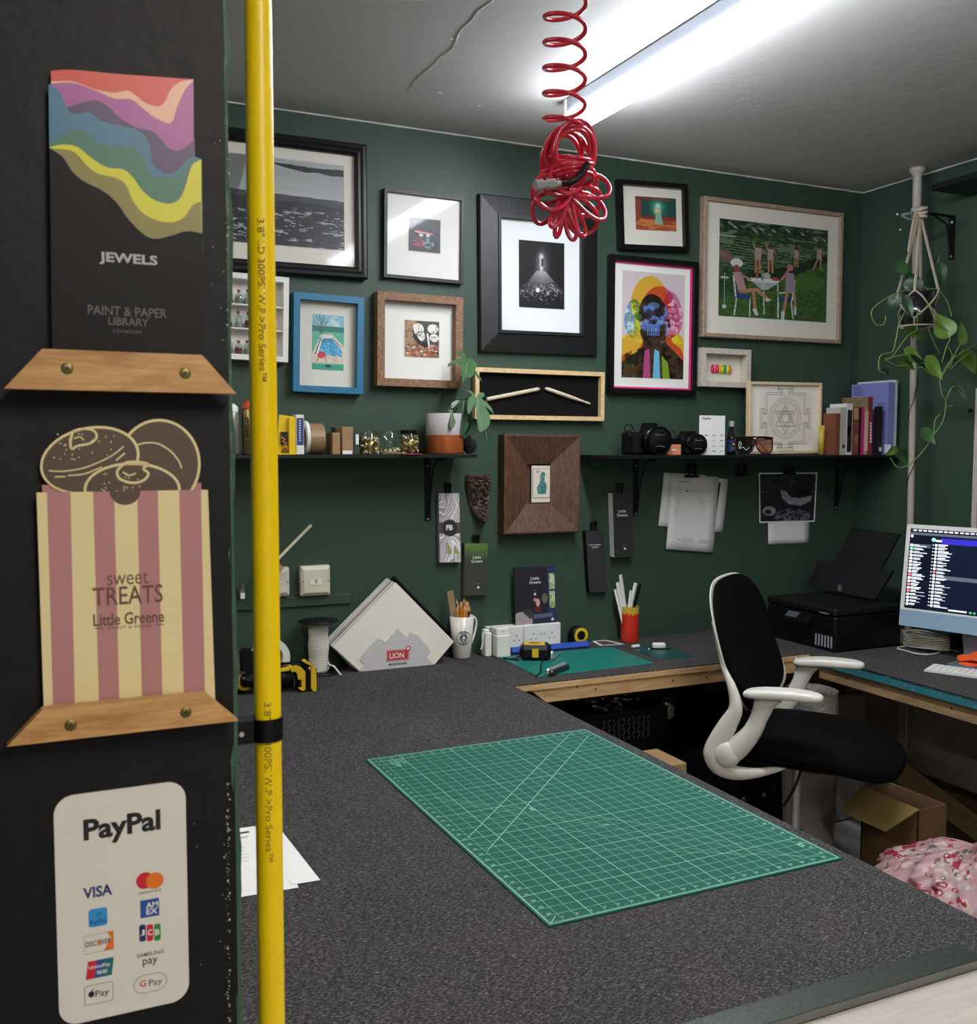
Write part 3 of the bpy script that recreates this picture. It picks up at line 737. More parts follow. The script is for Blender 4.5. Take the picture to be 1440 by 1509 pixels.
hose_text('3/8" I.D 300PSI W.P >Pro Series™', 1036, 1272, 0, .0)
hose_text('3/8" I.D 300PSI W.P >Pro Series™', -330, -95, 0, .0)
g.build('hose', t, label='yellow hose with printed lettering')
za, zb = at(388, 1063, y=PY - pr - .002).z, at(388, 1096, y=PY - pr - .002).z
g = M(); g.lathe([(pr + .0002, zb), (pr + .0022, zb), (pr + .0022, za), (pr + .0002, za)], (xc, PY, 0), m_gloss, seg=32, smooth=False)
g.box((XP + .002, PY - .009, zb), (xc - pr - .0005, PY + .012, za), m_gloss, bev=.001)
g.cyl((XP + .007, PY - .0093, (za + zb) / 2), (XP + .007, PY - .0105, (za + zb) / 2), .0018, m_steel, seg=10)
g.build('clip', t, label='black pipe clip')
# ================================================================ framed pictures on the back wall
def fit_rect(tl, tr, br, bl, h, yw=W):
    """four pixel corners -> (cx, cz, width, height, tilt) on the plane h in front of the wall"""
    P = [at(*p, y=yw - h) for p in (tl, tr, br, bl)]
    c = sum(P, V()) / 4
    w = ((P[1] - P[0]).length + (P[2] - P[3]).length) / 2; hh = ((P[0] - P[3]).length + (P[1] - P[2]).length) / 2
    th = (math.atan2(P[1].z - P[0].z, P[1].x - P[0].x) + math.atan2(P[2].z - P[3].z, P[2].x - P[3].x)) / 2
    return c.x, c.z, w, hh, th
m_glz = glass('picture_glass', 'fdfefd', rough=.06, fac=.004, f0=.008)
m_mount = mat('white_mount', 'e8e6e0', rough=.85, var=.01); m_mount2 = mat('cream_mount', 'dcd7cb', rough=.85, var=.01)
def L_(x, h, z): return V((x, -h, z))
def frame(label, corners, depth, prof, m_fr, mount=None, mh=None, img=None, ink=None, m_mt=None, glz=True, name='picture_frame', cat='picture', bevel_line=True, group=None, yw=W, mb=None, ink_m=None):
    cx, cz, w, h, th = fit_rect(*corners, depth, yw)
    t = thing(name, label, cat, (cx, yw, cz), rot=(0, -th, 0), group=group)
    g = M(); g.rings((-w/2, w/2, -h/2, h/2), [(0, .001)] + prof, m_fr, L_)
    g.add([L_(sx * w/2, .001, sz * h/2) for sx, sz in ((-1, -1), (1, -1), (1, 1), (-1, 1))], [(0, 1, 2, 3)], m_fr)
    g.build('moulding', t, local=True)
    ins, ih = prof[-1][0], prof[-1][1]
    inv = wmat(t).inverted()
    def loc(px, py, hh): return inv @ at(px, py, y=yw - hh)
    mh = mh if mh is not None else max(.002, ih - .002)
    if mount is not False:
        M().box((-w/2 + ins - .002, -mh, -h/2 + ins - .002), (w/2 - ins + .002, -mh + .002, h/2 - ins + .002), m_mt or m_mount).build('mount', t, local=True)
    if img:
        a, b_ = loc(*img[0], mh), loc(*img[1], mh)
        if len(img) == 4:
            c_, d_ = loc(*img[2], mh), loc(*img[3], mh)   # TL, TR, BR, BL
            a = V(((a.x + d_.x) / 2, 0, (a.z + b_.z) / 2)); b_ = V(((b_.x + c_.x) / 2, 0, (c_.z + d_.z) / 2))
        x0, x1, z1, z0 = a.x, b_.x, a.z, b_.z
        if ink is not None:
            ink.mesh('print', lambda u, v: (x0 + (x1 - x0) * u, -mh - .0008, z1 + (z0 - z1) * v), t, local=True, m=ink_m)
        if bevel_line:     # the cut edge of the mount window
            g = M(); e = .0016
            g.rings((x0 - e, x1 + e, z0 - e, z1 + e), [(0, mh + .0012), (e, mh + .0009)], mat('mount_bevel', 'cfcdc8', rough=.8), L_)
            g.build('mount_window', t, local=True)
    else: x0 = x1 = z0 = z1 = 0
    if glz:
        gh = max(mh + .003, ih - .001)
        M().add([L_(-w/2 + ins * .98, gh, -h/2 + ins * .98), L_(w/2 - ins * .98, gh, -h/2 + ins * .98), L_(w/2 - ins * .98, gh, h/2 - ins * .98), L_(-w/2 + ins * .98, gh, h/2 - ins * .98)], [(0, 1, 2, 3)], m_glz).build('glass_pane', t, local=True)
    return t, w, h, (x0, x1, z0, z1), loc

m_fblk = wood('black_stained_frame', '0a0b0d', '16181a', stretch=(30, 30, 5), scale=6, rough=.42, bump=.3)
m_fblk2 = mat('satin_black_frame', '0a0a0c', rough=.4, spec=.35, var=.1)
# --- black and white seascape, wide black moulding
ik = Ink(220, 150, '17181a')
n = ik.noise(26, 60, 1); n2 = ik.noise(9, 30, 2)
sea = ik.y > .40 + .05 * (ik.x - .5)
ik.a[:] = np.array(lin('a6a8a8')) * (0.75 + .55 * ik.noise(3, 6, 3))[..., None]
ik.put(sea, '131416'); ik.put(sea & (n > .60), '3a3d40', .8)
ik.put(sea & (ik.y > .55) & (n > .60) & (n2 > .47), 'a2a5a8', .9); ik.put(sea & (n < .38), '0e0f11')
ik.put((np.abs(ik.y - .42 - .05 * (ik.x - .5)) < .05) & sea, '4c4f52', .6)
ik.poly([(.60, .055), (.72, .055), (.86, .07), (1, .05), (1, .13), (.93, .14), (.86, .115), (.80, .13), (.70, .10)], '1a1b1d')
ik.poly([(0, 0), (.35, 0), (.25, .05), (0, .07)], '1a1b1d')
ik.put(ik.x < .5 - .12 * ik.y, '0d0e10', .55)
frame('large black framed black-and-white seascape partly hidden behind the partition', ((170, 165), (543, 213), (541, 411), (170, 385)), .035,
      [(0, .030), (.004, .034), (.014, .035), (.022, .030), (.030, .031), (.037, .024), (.0375, .012)], m_fblk2, mh=.010, img=((213, 208), (507, 246.6), (507, 367.6), (213, 347)), ink=ik, m_mt=m_mount2)
# --- small square print of a lit boat on black water
ik = Ink(90, 100, '15181e')
ik.a *= (.5 + 1.1 * ik.noise(4, 4, 5) + (1 - ik.y) * .9)[..., None]
ik.poly([(.18, .40), (.30, .36), (.74, .42), (.78, .46), (.5, .45), (.2, .43)], 'c4353f'); ik.line([(.2, .41), (.75, .45)], .02, 'd8b7bb')
for x in (.36, .42, .58, .63): ik.ell(x, .50 + (x > .5) * .0, .035, .05, 'dfe6ea', .9, soft=True)
ik.put((ik.noise(10, 40, 3) > .5) & (ik.mell(.32, .74, .2, .14) < 1), 'a8323c', .85); ik.put((ik.noise(10, 40, 8) > .5) & (ik.mell(.62, .74, .18, .15) < 1), '5f8f9a', .8)
frame('thin black square frame with tiny dark print of a lit red boat', ((566.9, 275.8), (686.4, 291.8), (681.8, 418), (566, 408.4)), .024,
      [(0, .024), (.011, .024), (.0115, .014)], m_fblk, mh=.011, img=((602.4, 319.8), (649, 325), (648.5, 373.7), (602, 369)), ink=ik)
# --- blue box frame, painting of a pool
ik = Ink(80, 140, '4f9db0')
ik.put(ik.y < .22, '7fb0c4'); ik.put((ik.noise(5, 9, 2) > .52) & (ik.y < .22), 'b8cbd0'); ik.put((ik.y > .21) & (ik.y < .31), '2b7566')
ik.put(ik.y > .31, '57ab92'); ik.poly([(.0, .72), (.2, .45), (.3, .36), (.6, .34), (1, .55), (1, .88), (0, .88)], 'd8c6b4')
ik.poly([(.28, .43), (.62, .40), (.94, .62), (.94, .75), (.12, .72)], '2f8fc0'); ik.put((ik.noise(30, 40, 4) > .56) & ik.mpoly([(.28, .43), (.62, .40), (.94, .62), (.94, .75), (.12, .72)]), '6fb7d8')
ik.line([(.16, .71), (.3, .43), (.62, .40), (.94, .62)], .045, 'e3e6e2'); ik.line([(.1, .72), (.27, .43)], .03, '223038'); ik.line([(.64, .41), (.9, .58)], .025, '223038')
for k in range(7): ik.line([(.2 + .07 * k, .42), (.28 + .055 * k, .49)], .02, '1d3a42')
ik.put(ik.y > .90, '2f9a83')
for k, (x, y) in enumerate(((.06, .10), (.12, .04), (.22, .0), (.30, .05), (.38, .02), (.46, .12), (.02, .2), (.5, .2))): ik.line([(.28, .34), (x, y)], .028, '246b5f')
ik.ell(.30, .735, .135, .062, 'c81f3a'); ik.line([(.2, .76), (.16, .86)], .022, 'a01830'); ik.line([(.4, .76), (.46, .86)], .022, 'a01830')
ik.ell(.5, .93, .11, .022, '15211f'); ik.put((ik.noise(20, 8, 6) > .6) & (ik.y > .76) & (ik.y < .9), 'c9a59a', .6)
m_fblue = mat('blue_frame_paint', '1d6d92', rough=.45, var=.08, scale=10)
frame('blue box frame holding a pool painting with red chair', ((432.7, 429.7), (537.4, 438.5), (534.8, 581.4), (432.7, 576.4)), .034,
      [(0, .034), (.021, .034), (.0212, .009)], m_fblue, mh=.006, img=((460, 462.4), (506.8, 466), (506.8, 546.4), (460, 544)), ink=ik, m_mt=m_mount2, bevel_line=False)
# --- brown wood frame with a black, white and orange ink print
ik = Ink(100, 112, '4a4340')
ik.put(ik.x < .35, '8d6547'); ik.put(ik.y > .66, '7a5a45'); ik.put((ik.noise(8, 30, 9) > .55) & (ik.x < .3), 'b08a62')
for (x, y, rx, ry) in ((.38, .22, .17, .15), (.48, .42, .11, .13), (.82, .20, .16, .13), (.86, .45, .14, .11)): ik.ell(x, y, rx, ry, 'e9e5dc')
rc = random.Random(8)
for _ in range(42):
    x, y = rc.choice([(.4, .25), (.48, .42), (.82, .22), (.86, .46)]); a = rc.uniform(0, 6.3); x += rc.uniform(-.12, .12); y += rc.uniform(-.1, .1)
    ik.line([(x, y), (x + .06 * math.cos(a), y + .06 * math.sin(a))], .014, '2a2624')
ik.poly([(.2, .1), (.28, .35), (.5, .6), (.62, .55), (.7, .7), (1, .86), (1, .95), (.8, .8), (.5, .7), (.25, .5)], '14110f')
ik.line([(.66, .35), (.72, .75)], .05, 'e9e5dc')
for _ in range(70):
    x, y = rc.uniform(.05, .95), rc.uniform(.66, .97); ik.ell(x, y, rc.uniform(.02, .05), rc.uniform(.015, .035), rc.choice(['c46a3a', 'd9c5ad', '35241b', 'b34336', '9a9184', 'e0a070']))
m_fbrn = wood('brown_oak_frame', '6b4d33', '9b7654', stretch=(14, 14, 14), scale=7, rough=.6, bump=.5)
frame('brown wooden box frame with a small black, white and orange print', ((555.8, 428.3), (684, 438.5), (680.6, 572.6), (557, 568.2)), .042,
      [(0, .042), (.026, .042), (.0262, .014)], m_fbrn, mh=.012, img=((596.6, 471.4), (646.8, 475), (646.8, 528), (596.6, 525)), ink=ik)
# --- large black frame, stepped, black and white stage photograph
ik = Ink(110, 170, '121214')
ik.a *= (.6 + .8 * ik.noise(5, 6, 1))[..., None]
ik.ell(.5, .33, .13, .20, '77777a', .9, soft=True); ik.line([(.49, .22), (.49, .42)], .07, 'b9b9bc'); ik.ell(.49, .22, .05, .04, 'c4c4c6', soft=True); ik.line([(.51, .26), (.51, .36)], .03, '202022')
cone = ik.mpoly([(.38, .44), (.58, .44), (.98, .74), (.06, .74)])
ik.a += (cone * (.28 * np.exp(-((ik.y - .44) / .16)) * np.exp(-((ik.x - .5) / .33) ** 2) + .03))[..., None]
ik.put((ik.noise(40, 60, 2) > .57) & (ik.y > .6) & (ik.y < .9), '0d0d0e', .85)
for _ in range(120):
    x, y = rc.uniform(.04, .97), rc.gauss(.76, .06)
    if .64 < y < .97: ik.line([(x, y), (x + rc.uniform(-.05, .05), y + rc.uniform(-.03, .03))], .012, rc.choice(['8f8f92', '55555a', 'c8c8ca', '2b2b2d']))
ik.ell(.41, .73, .05, .035, 'd8d8da'); ik.ell(.63, .77, .035, .03, '9a9a9c')
frame('big black stepped frame with black-and-white photo of a lit stage', ((711.7, 283.7), (887.4, 302), (881.3, 523.6), (708, 517)), .036,
      [(0, .016), (.004, .022), (.066, .030), (.0665, .036), (.077, .036), (.0775, .020)], m_fblk, mh=.018, img=((765.5, 353.4), (832, 359), (831, 456.5), (764, 452)), ink=ik, m_mt=mat('bright_mount', 'e6e7ea', rough=.8, var=.01))
# --- small black frame, glowing figure in teal and orange
ik = Ink(100, 92, '1f4a42')
ik.put(ik.y > .62, '9a4a28'); ik.put((ik.noise(5, 14, 4) > .52) & (ik.y > .66), 'c27445'); ik.poly([(0, 0), (.14, .1), (.14, .62), (0, .8)], '8a4130'); ik.poly([(0, 0), (.7, 0), (.95, .1), (.14, .1)], '6e3a2c')
ik.put((ik.y > .56) & (ik.y < .68) & (ik.x > .2), '7a2530', .8); ik.ell(.55, .3, .17, .22, '57b79a', .95, soft=True); ik.ell(.55, .26, .07, .09, 'c8e6cf', 1, soft=True)
ik.ell(.52, .42, .07, .1, 'dccf9a', soft=True); ik.poly([(.5, .44), (.62, .44), (.66, .8), (.46, .8)], '7fae97'); ik.ell(.57, .4, .05, .05, 'e0b089')
frame('small black square frame with a glowing teal and orange picture', ((915, 263.3), (1017, 272), (1013.3, 370), (912, 366.7)), .03,
      [(0, .030), (.018, .030), (.0182, .012)], m_fblk2, mh=.010, img=((937, 288), (997, 294), (996, 342.6), (936, 337)), ink=ik, m_mt=m_mount2)
# --- overlapping coloured heads, black frame with a pink inner edge
ik = Ink(150, 270, 'cdbdc3')
hd = lambda cx, cy, k=1: ik.mell(cx, cy, .26 * k, .24 * k) < 1
sm = lambda P: [(p.x, p.y) for p in smoothpts([V((x, y, 0)) for x, y in P], 5, closed=True)]
ye = ik.mpoly(sm([(.43, .03), (.56, .05), (.68, .13), (.76, .30), (.80, .50), (.98, .60), (1, .72), (1, 1), (0, 1), (0, .64), (.16, .58), (.20, .45), (.13, .30), (.20, .14), (.31, .06)]))
mg = ik.mpoly(sm([(.62, .12), (.76, .16), (.86, .27), (.92, .42), (.90, .55), (.80, .63), (.98, .74), (1, 1), (.22, 1), (.26, .76), (.34, .62), (.26, .44), (.32, .26), (.46, .15)]))
cyn = ik.mpoly(sm([(.50, .20), (.62, .24), (.72, .34), (.78, .50), (.70, .64), (.86, .74), (1, .84), (1, 1), (0, 1), (0, .86), (.22, .76), (.34, .68), (.28, .56), (.24, .42), (.30, .28), (.40, .21)]))
pk = ik.mpoly(sm([(.78, .16), (.90, .22), (.97, .36), (.96, .50), (.86, .60), (.74, .58), (.66, .40), (.68, .22)])); lb = ik.mpoly(sm([(.10, .30), (.22, .26), (.30, .36), (.26, .52), (.18, .62), (.08, .58), (.03, .46)]))
nz = ik.noise(7, 12, 5); n3 = ik.noise(16, 28, 6)
ik.mul(pk, 'e89ac0'); ik.mul(lb, '8cc4ea'); ik.mul(ye, 'ffd820', .95); ik.mul(mg, 'e85aa4', .9); ik.mul(cyn, '4a9cf0', .95)
ik.mul((nz < .45) & cyn & (ik.y < .7), '3a4a90', .8); ik.put((nz > .60) & cyn & mg & (ik.y < .66), '5f8fe0', .6); ik.put((nz > .56) & ye & ~mg & (ik.y > .3) & (ik.y < .66), 'cfd022', .75); ik.put((n3 > .58) & pk & ~cyn, 'f0c4d8', .7); ik.put((n3 > .58) & lb & ~ye, 'd2e6f4', .7)
def skull(cx, cy, k, dk, lt, a):
    for sx in (-1, 1): ik.ell(cx + sx * .075 * k, cy, .052 * k, .036 * k, dk, a); ik.ell(cx + sx * .11 * k, cy + .075 * k, .04 * k, .018 * k, lt, a * .6)
    ik.poly([(cx, cy + .04 * k), (cx + .035 * k, cy + .10 * k), (cx - .035 * k, cy + .10 * k)], dk, a); ik.poly([(cx - .11 * k, cy + .135 * k), (cx + .11 * k, cy + .125 * k), (cx + .08 * k, cy + .21 * k), (cx - .07 * k, cy + .215 * k)], dk, a * .75)
    for q in range(7): x = cx + (-.085 + q * .028) * k; ik.line([(x, cy + .135 * k), (x, cy + .165 * k)], .016 * k, lt, a); ik.line([(x + .004, cy + .178 * k), (x + .004, cy + .20 * k)], .014 * k, lt, a * .8)
    ik.ell(cx, cy - .07 * k, .09 * k, .03 * k, lt, a * .35)
skull(.20, .42, .85, '5f7a20', 'e6e23a', .55); skull(.80, .40, .85, 'b05a86', 'f4c8dc', .6); skull(.50, .38, 1.05, '0e1230', '7fa8e8', .85)
jk = ik.mpoly([(0, .80), (.30, .68), (.42, .76), (.34, 1), (0, 1)]) | ik.mpoly([(.66, .68), (1, .82), (1, 1), (.74, 1), (.62, .80)]); ik.mul(jk & (nz < .52), '2a2026', .85); ik.mul(ik.mpoly([(0, .80), (.16, .74), (.18, 1), (0, 1)]), 'd0405a', .8)
ik.put(ik.mpoly([(.52, .72), (.60, .74), (.62, 1), (.50, 1)]), '6fc4ea', .8); ik.put(ik.mpoly([(.64, .78), (.74, .84), (.78, 1), (.66, 1)]), '8ab52a', .7); ik.put(ik.mpoly([(.36, .74), (.44, .72), (.46, 1), (.34, 1)]), 'c9528f', .7)
t, w, h, _, loc = frame('black frame with pink inner edge holding overlapping multicoloured heads', ((901.5, 374.6), (1030.5, 385.8), (1026.6, 583), (898, 578)), .03,
      [(0, .030), (.0185, .030), (.0187, .016)], m_fblk2, mh=.009, img=((917.4, 399), (1009, 406), (1006.7, 558), (916, 557)), ink=ik, m_mt=m_mount)
g = M(); g.rings((-w/2 + .0185, w/2 - .0185, -h/2 + .0185, h/2 - .0185), [(0, .0155), (.007, .0155), (.0075, .0105)], mat('pink_slip', 'd62f7c', rough=.5), L_)
g.build('slip', t, local=True, label='bright pink inner slip')
# --- big pale oak frame, garden party
ik = Ink(190, 165, '2c4a2a')
n = ik.noise(50, 60, 3); n2 = ik.noise(10, 34, 7)
ik.put(ik.y < .1, '2c2f3a'); ik.put(n > .55, '3f6136', .8); ik.put(n < .4, '1b2b1d', .8); ik.put((n2 > .60) & (ik.y < .5), '8a937c', .55)
for k in range(12):
    y = .16 + k * .028; ik.line([(0, y), (.5, y + .03), (1, y + .10)], .005, '7d8f70', .7)
ik.poly([(.28, .5), (.62, .44), (1, .26), (1, .34), (.62, .56), (.3, .56)], '20301f'); ik.poly([(.62, .56), (1, .34), (1, 1), (0, 1), (0, .84), (.3, .62)], '3c5f2c')
gr = ik.mpoly([(.62, .56), (1, .34), (1, 1), (0, 1), (0, .84), (.3, .62)]); ik.put(gr & (n > .54), '4d7434', .7); ik.put(gr & (n < .4), '2c4722', .7); ik.put(gr & (ik.mell(.78, .58, .2, .09) < 1), '55803a', .5)
for (x, y) in ((.08, .03), (.12, .06), (.3, .08), (.36, .06), (.47, .06), (.6, .04), (.74, .06), (.86, .1), (.95, .1)): ik.line([(x, y), (x + .03, y + .02)], .012, 'aab0b4')
ik.line([(0, .17), (.14, .17)], .012, 'a9b1b0'); ik.ell(.05, .38, .06, .06, '8b5a5e', .7)
skin = 'b98266'; dress = '9c8f9c'
for (x, y, s_) in ((.345, .22, 1), (.46, .22, .95), (.70, .22, .68), (.92, .18, .85)):
    ik.ell(x, y, .014, .02, '4a3024'); ik.poly([(x - .026 * s_, y + .04 * s_), (x + .026 * s_, y + .04 * s_), (x + .03 * s_, y + .17 * s_), (x - .028 * s_, y + .17 * s_)], 'b49aa0')
    ik.line([(x - .03 * s_, y + .05), (x - .045 * s_, y + .0)], .013 * s_, skin); ik.line([(x + .03 * s_, y + .05), (x + .05 * s_, y + .09)], .013 * s_, skin)
    ik.line([(x - .014 * s_, y + .16 * s_), (x - .018 * s_ - (.04 if x > .9 else 0), y + .30 * s_)], .018 * s_, skin); ik.line([(x + .014 * s_, y + .16 * s_), (x + .022 * s_, y + .30 * s_)], .018 * s_, skin)
wh = 'd9dcde'
ik.ell(.40, .60, .15, .025, wh); ik.line([(.40, .62), (.41, .95)], .010, wh); ik.line([(.53, .62), (.54, .88)], .008, wh); ik.poly([(.28, .60), (.53, .62), (.43, .70), (.38, .70)], 'c5cac8', .7)
ik.ell(.43, .55, .035, .035, 'b8b49c'); ik.ell(.51, .575, .035, .018, 'b0503f'); ik.line([(.34, .5), (.34, .58)], .02, 'b0503f'); ik.line([(.39, .5), (.39, .59)], .02, '5f9a86')
for (x, sx) in ((.16, 1), (.66, -1)):
    ik.line([(x - .03 * sx, .58), (x - .01 * sx, .78), (x + .12 * sx, .80)], .014, wh); ik.line([(x, .8), (x - .02 * sx, .98)], .012, wh); ik.line([(x + .12 * sx, .8), (x + .12 * sx, .98)], .012, wh); ik.line([(x + .01*sx, .70), (x + .11 * sx, .72)], .012, wh)
    ik.poly([(x, .74), (x + .11 * sx, .77), (x + .12 * sx, .81), (x, .80)], '2c3f8a')
ik.ell(.155, .44, .055, .045, 'd6d6d0'); ik.ell(.155, .50, .03, .04, '8a4a34'); ik.poly([(.12, .54), (.20, .53), (.25, .72), (.18, .74)], 'b88f94')
ik.line([(.19, .56), (.28, .60)], .018, skin); ik.line([(.2, .73), (.34, .70), (.45, .80)], .034, skin); ik.line([(.31, .74), (.33, .92)], .028, skin); ik.poly([(.42, .78), (.48, .80), (.42, .82)], wh); ik.poly([(.30, .91), (.34, .90), (.36, .97), (.33, .97)], wh)
ik.ell(.645, .44, .03, .035, 'c0707c'); ik.poly([(.61, .50), (.68, .50), (.70, .70), (.60, .72)], dress); ik.line([(.61, .52), (.56, .58), (.63, .47)], .018, skin); ik.line([(.62, .72), (.59, .92)], .028, skin); ik.line([(.69, .72), (.70, .88)], .024, skin)
ik.poly([(.57, .91), (.60, .91), (.60, 1), (.57, 1)], wh); ik.line([(.70, .86), (.70, .93)], .02, wh)
ik.line([(.05, .55), (.05, .9)], .010, 'a9aeb2'); ik.ell(.05, .6, .04, .012, 'b5babc'); ik.ell(.05, .9, .02, .02, 'c5caca')
ik.a *= .8
m_foak = wood('pale_oak_frame', '8c7462', 'b09a86', stretch=(12, 12, 12), scale=6, rough=.6, bump=.2)
frame('large pale oak frame with a colour photograph of a garden party', ((1041.3, 288.7), (1245.4, 314), (1239, 506.6), (1033.6, 495.3)), .03,
      [(0, .028), (.003, .030), (.015, .030), (.0165, .018)], m_foak, mh=.015, img=((1061.7, 321.7), (1220.6, 340), (1217, 475.4), (1057.4, 465)), ink=ik, m_mt=m_mount2)
# --- cream shadow box with sweets
m_fcrm = wood('cream_frame', 'b3aa9c', 'cfc7b8', stretch=(12, 12, 12), scale=6, rough=.6, bump=.15)
t, w, h, _, loc = frame('small cream shadow box frame with colourful little figures inside', ((1036, 511.8), (1107.6, 515.7), (1106.3, 571.7), (1033, 569)), .045,
      [(0, .045), (.021, .045), (.0212, .008)], m_fcrm, mh=.005, m_mt=m_mount2, glz=True)
rc = random.Random(6)
for k, hx in enumerate(('c22a4a', 'd8418a', 'c93a30', 'd9a91a', '9fb82a', '2f8f6a', 'd6c522', 'c8772a')):
    x = -.043 + .0122 * k; mm = mat('sweet_' + str(k), hx, rough=.3, var=.1)
    g = M(); g.ell(L_(x, .0115, -.004), (.0072, .006, .016), mm, seg=10, rings=8); g.ell(L_(x, .0125, .011), (.0042, .004, .0045), mm, seg=10, rings=6)
    g.ell(L_(x - .004, .012, -.012), (.002, .002, .005), mm, seg=6, rings=5); g.ell(L_(x + .004, .012, -.012), (.002, .002, .005), mm, seg=6, rings=5)
    g.build('figurine', t, local=True)
# --- pine frame with the two halves of a snapped drumstick
t, w, h, _, loc = frame('narrow pine frame on the wall displaying a snapped drumstick', ((700.6, 540.8), (892.2, 548.7), (890, 620.3), (700.6, 617.6)), .03,
      [(0, .030), (.0155, .030), (.0157, .010)], wood('light_pine_frame', 'c9a877', 'e3c798', stretch=(12, 12, 12), scale=5, rough=.6, bump=.1), mh=.008, m_mt=m_matte, glz=False)
m_stick = wood('hickory_stick', 'c4b393', 'ddd0b4', stretch=(8, 20, 20), scale=6, rough=.5)
a, b_ = loc(717, 588.5, .016), loc(795.5, 573, .016); c, d = loc(803, 572, .016), loc(869.5, 595, .016)
for p in (a, b_, c, d): p.y = -.0165
M().tube([a, a.lerp(b_, .5), a.lerp(b_, .96), b_], [.0072, .0074, .0072, .002], m_stick, seg=12).build('stick_half', t, local=True)
M().tube([c, c.lerp(d, .05), c.lerp(d, .55), c.lerp(d, .88), c.lerp(d, .92), d], [.002, .0068, .007, .0035, .0048, .003], m_stick, seg=12).build('stick_half', t, local=True)
# --- deep walnut frame round a small card
ik = Ink(70, 116, 'd9cfbd')
ik.put(np.maximum(abs(ik.x - .5) * 1.0, 0) > .435, 'd9cfbd'); 
for P in ([(.06, .09), (.94, .09), (.94, .88), (.06, .88), (.06, .09)],): ik.line(P, .02, '3c4a42')
ik.poly([(.5, .16), (.66, .2), (.62, .4), (.74, .55), (.7, .78), (.32, .78), (.26, .6), (.42, .42), (.42, .25)], '3b6f6c'); ik.put((ik.noise(14, 20, 4) > .55) & ik.mpoly([(.5, .16), (.66, .2), (.62, .4), (.74, .55), (.7, .78), (.32, .78), (.26, .6), (.42, .42), (.42, .25)]), '5b8f86')
ik.ell(.3, .16, .1, .04, '6d7a70', .6)
m_wal = wood('walnut_frame', '3e2a1e', '6a4a36', stretch=(16, 16, 4), scale=7, rough=.5, bump=.3)
t, w, h, _, loc = frame('deep dark walnut frame with sloping sides around a tiny card', ((744, 640), (857, 641), (853.7, 784), (742.8, 788)), .052,
      [(0, .050), (.002, .052), (.007, .052), (.106, .017), (.1062, .0135)], m_wal, mount=False, mh=.014, img=((783.4, 686), (814, 686.3), (813.6, 740.3), (783, 740)), ink=ik, bevel_line=False, glz=False)
# --- white shelf box of little jars
t, w, h, _, loc = frame('white shallow box frame of miniature bottles behind the yellow hose', ((262, 392), (426, 410), (425, 533), (262, 525)), .05,
      [(0, .050), (.017, .050), (.0172, .004)], m_white, mount=False, mh=.003, glz=False)
M().box((-w/2 + .01, -.004, -h/2 + .01), (w/2 - .01, -.001, h/2 - .01), m_mount).build('back_panel', t, local=True)
zs = []
for py in (449, 484, 519):
    z = loc(360, py, .03).z; zs.append(z)
    if py < 519: M().box((-w/2 + .017, -.045, z - .004), (w/2 - .017, -.004, z), m_white).build('shelf', t, local=True)
zs[2] = -h/2 + .0172
m_jar = glass('bottle_glass', 'dfe9e4', rough=.05, fac=.12)
rc = random.Random(9); first = None
for r_, z in enumerate(zs):
    for k in range(5):
        x = loc(352, 480, .03).x + (k - 1) * .030 + rc.uniform(-.002, .002) 
        if x > w/2 - .03: x = w/2 - .03 - .002 * r_
        hh = rc.uniform(.036, .048); c = ['7a2326', 'a8352c', '5a3a2a', '8c8f8a', 'b9b6ac'][rc.randrange(5)]
        p = t.matrix_basis @ L_(x, .026, z)
        b = thing('miniature_bottle', 'tiny corked glass bottle inside the white box frame', 'bottle', p, group='miniature bottles in the white box frame')
        g = M().lathe([(.0001, .0005), (.0122, .0005), (.0125, hh * .7), (.005, hh * .86), (.005, hh)], (0, 0, 0), m_jar, seg=14); g.build('body', b, local=True)
        g = M().lathe([(.0001, .001), (.0108, .001), (.0108, hh * rc.uniform(.3, .6)), (.0001, hh * .62)], (0, 0, 0), mat('bottle_fill_' + c, c, rough=.6, var=.3, scale=90), seg=12); g.build('filling', b, local=True)
        g = M().lathe([(.0001, hh * .95), (.0046, hh * .95), (.0056, hh * 1.12), (.0001, hh * 1.12)], (0, 0, 0), mat('bottle_cap', '9b9c98' if k % 2 else '8a2326', rough=.4), seg=12); g.build('cap', b, local=True)
        if k >= 3: break
# ================================================================ shelves and everything on them
def snap(t, z):
    """rest a thing on the height z"""
    lo = 1e9; st = [t]
    while st:
        o = st.pop(); st += list(o.children)
        if o.type == 'MESH':
            m = wmat(o); lo = min(lo, min((m @ v.co).z for v in o.data.vertices))
    t.location.z += z - lo; return t
m_shelf = mat('black_shelf_board', '0b0c0f', rough=.4, var=.15)
SD = .195; ZL = T + .7105; ZR = T + .7060
xl1 = at(703, 672, y=W - SD).x; SR = .25; xr0 = at(904, 672, y=W - SR).x
g = M().box((-.1, W - SD, ZL - .012), (xl1, W, ZL), m_shelf, bev=.001); g.build('wall_shelf', label='black wall shelf on the left holding jars, tape and the copper pot', cat='shelf')
g = M().box((xr0, W - SR, ZR - .012), (XR - .002, W, ZR), m_shelf, bev=.001); g.build('wall_shelf', label='black wall shelf on the right holding cameras, books and the yantra frame', cat='shelf')
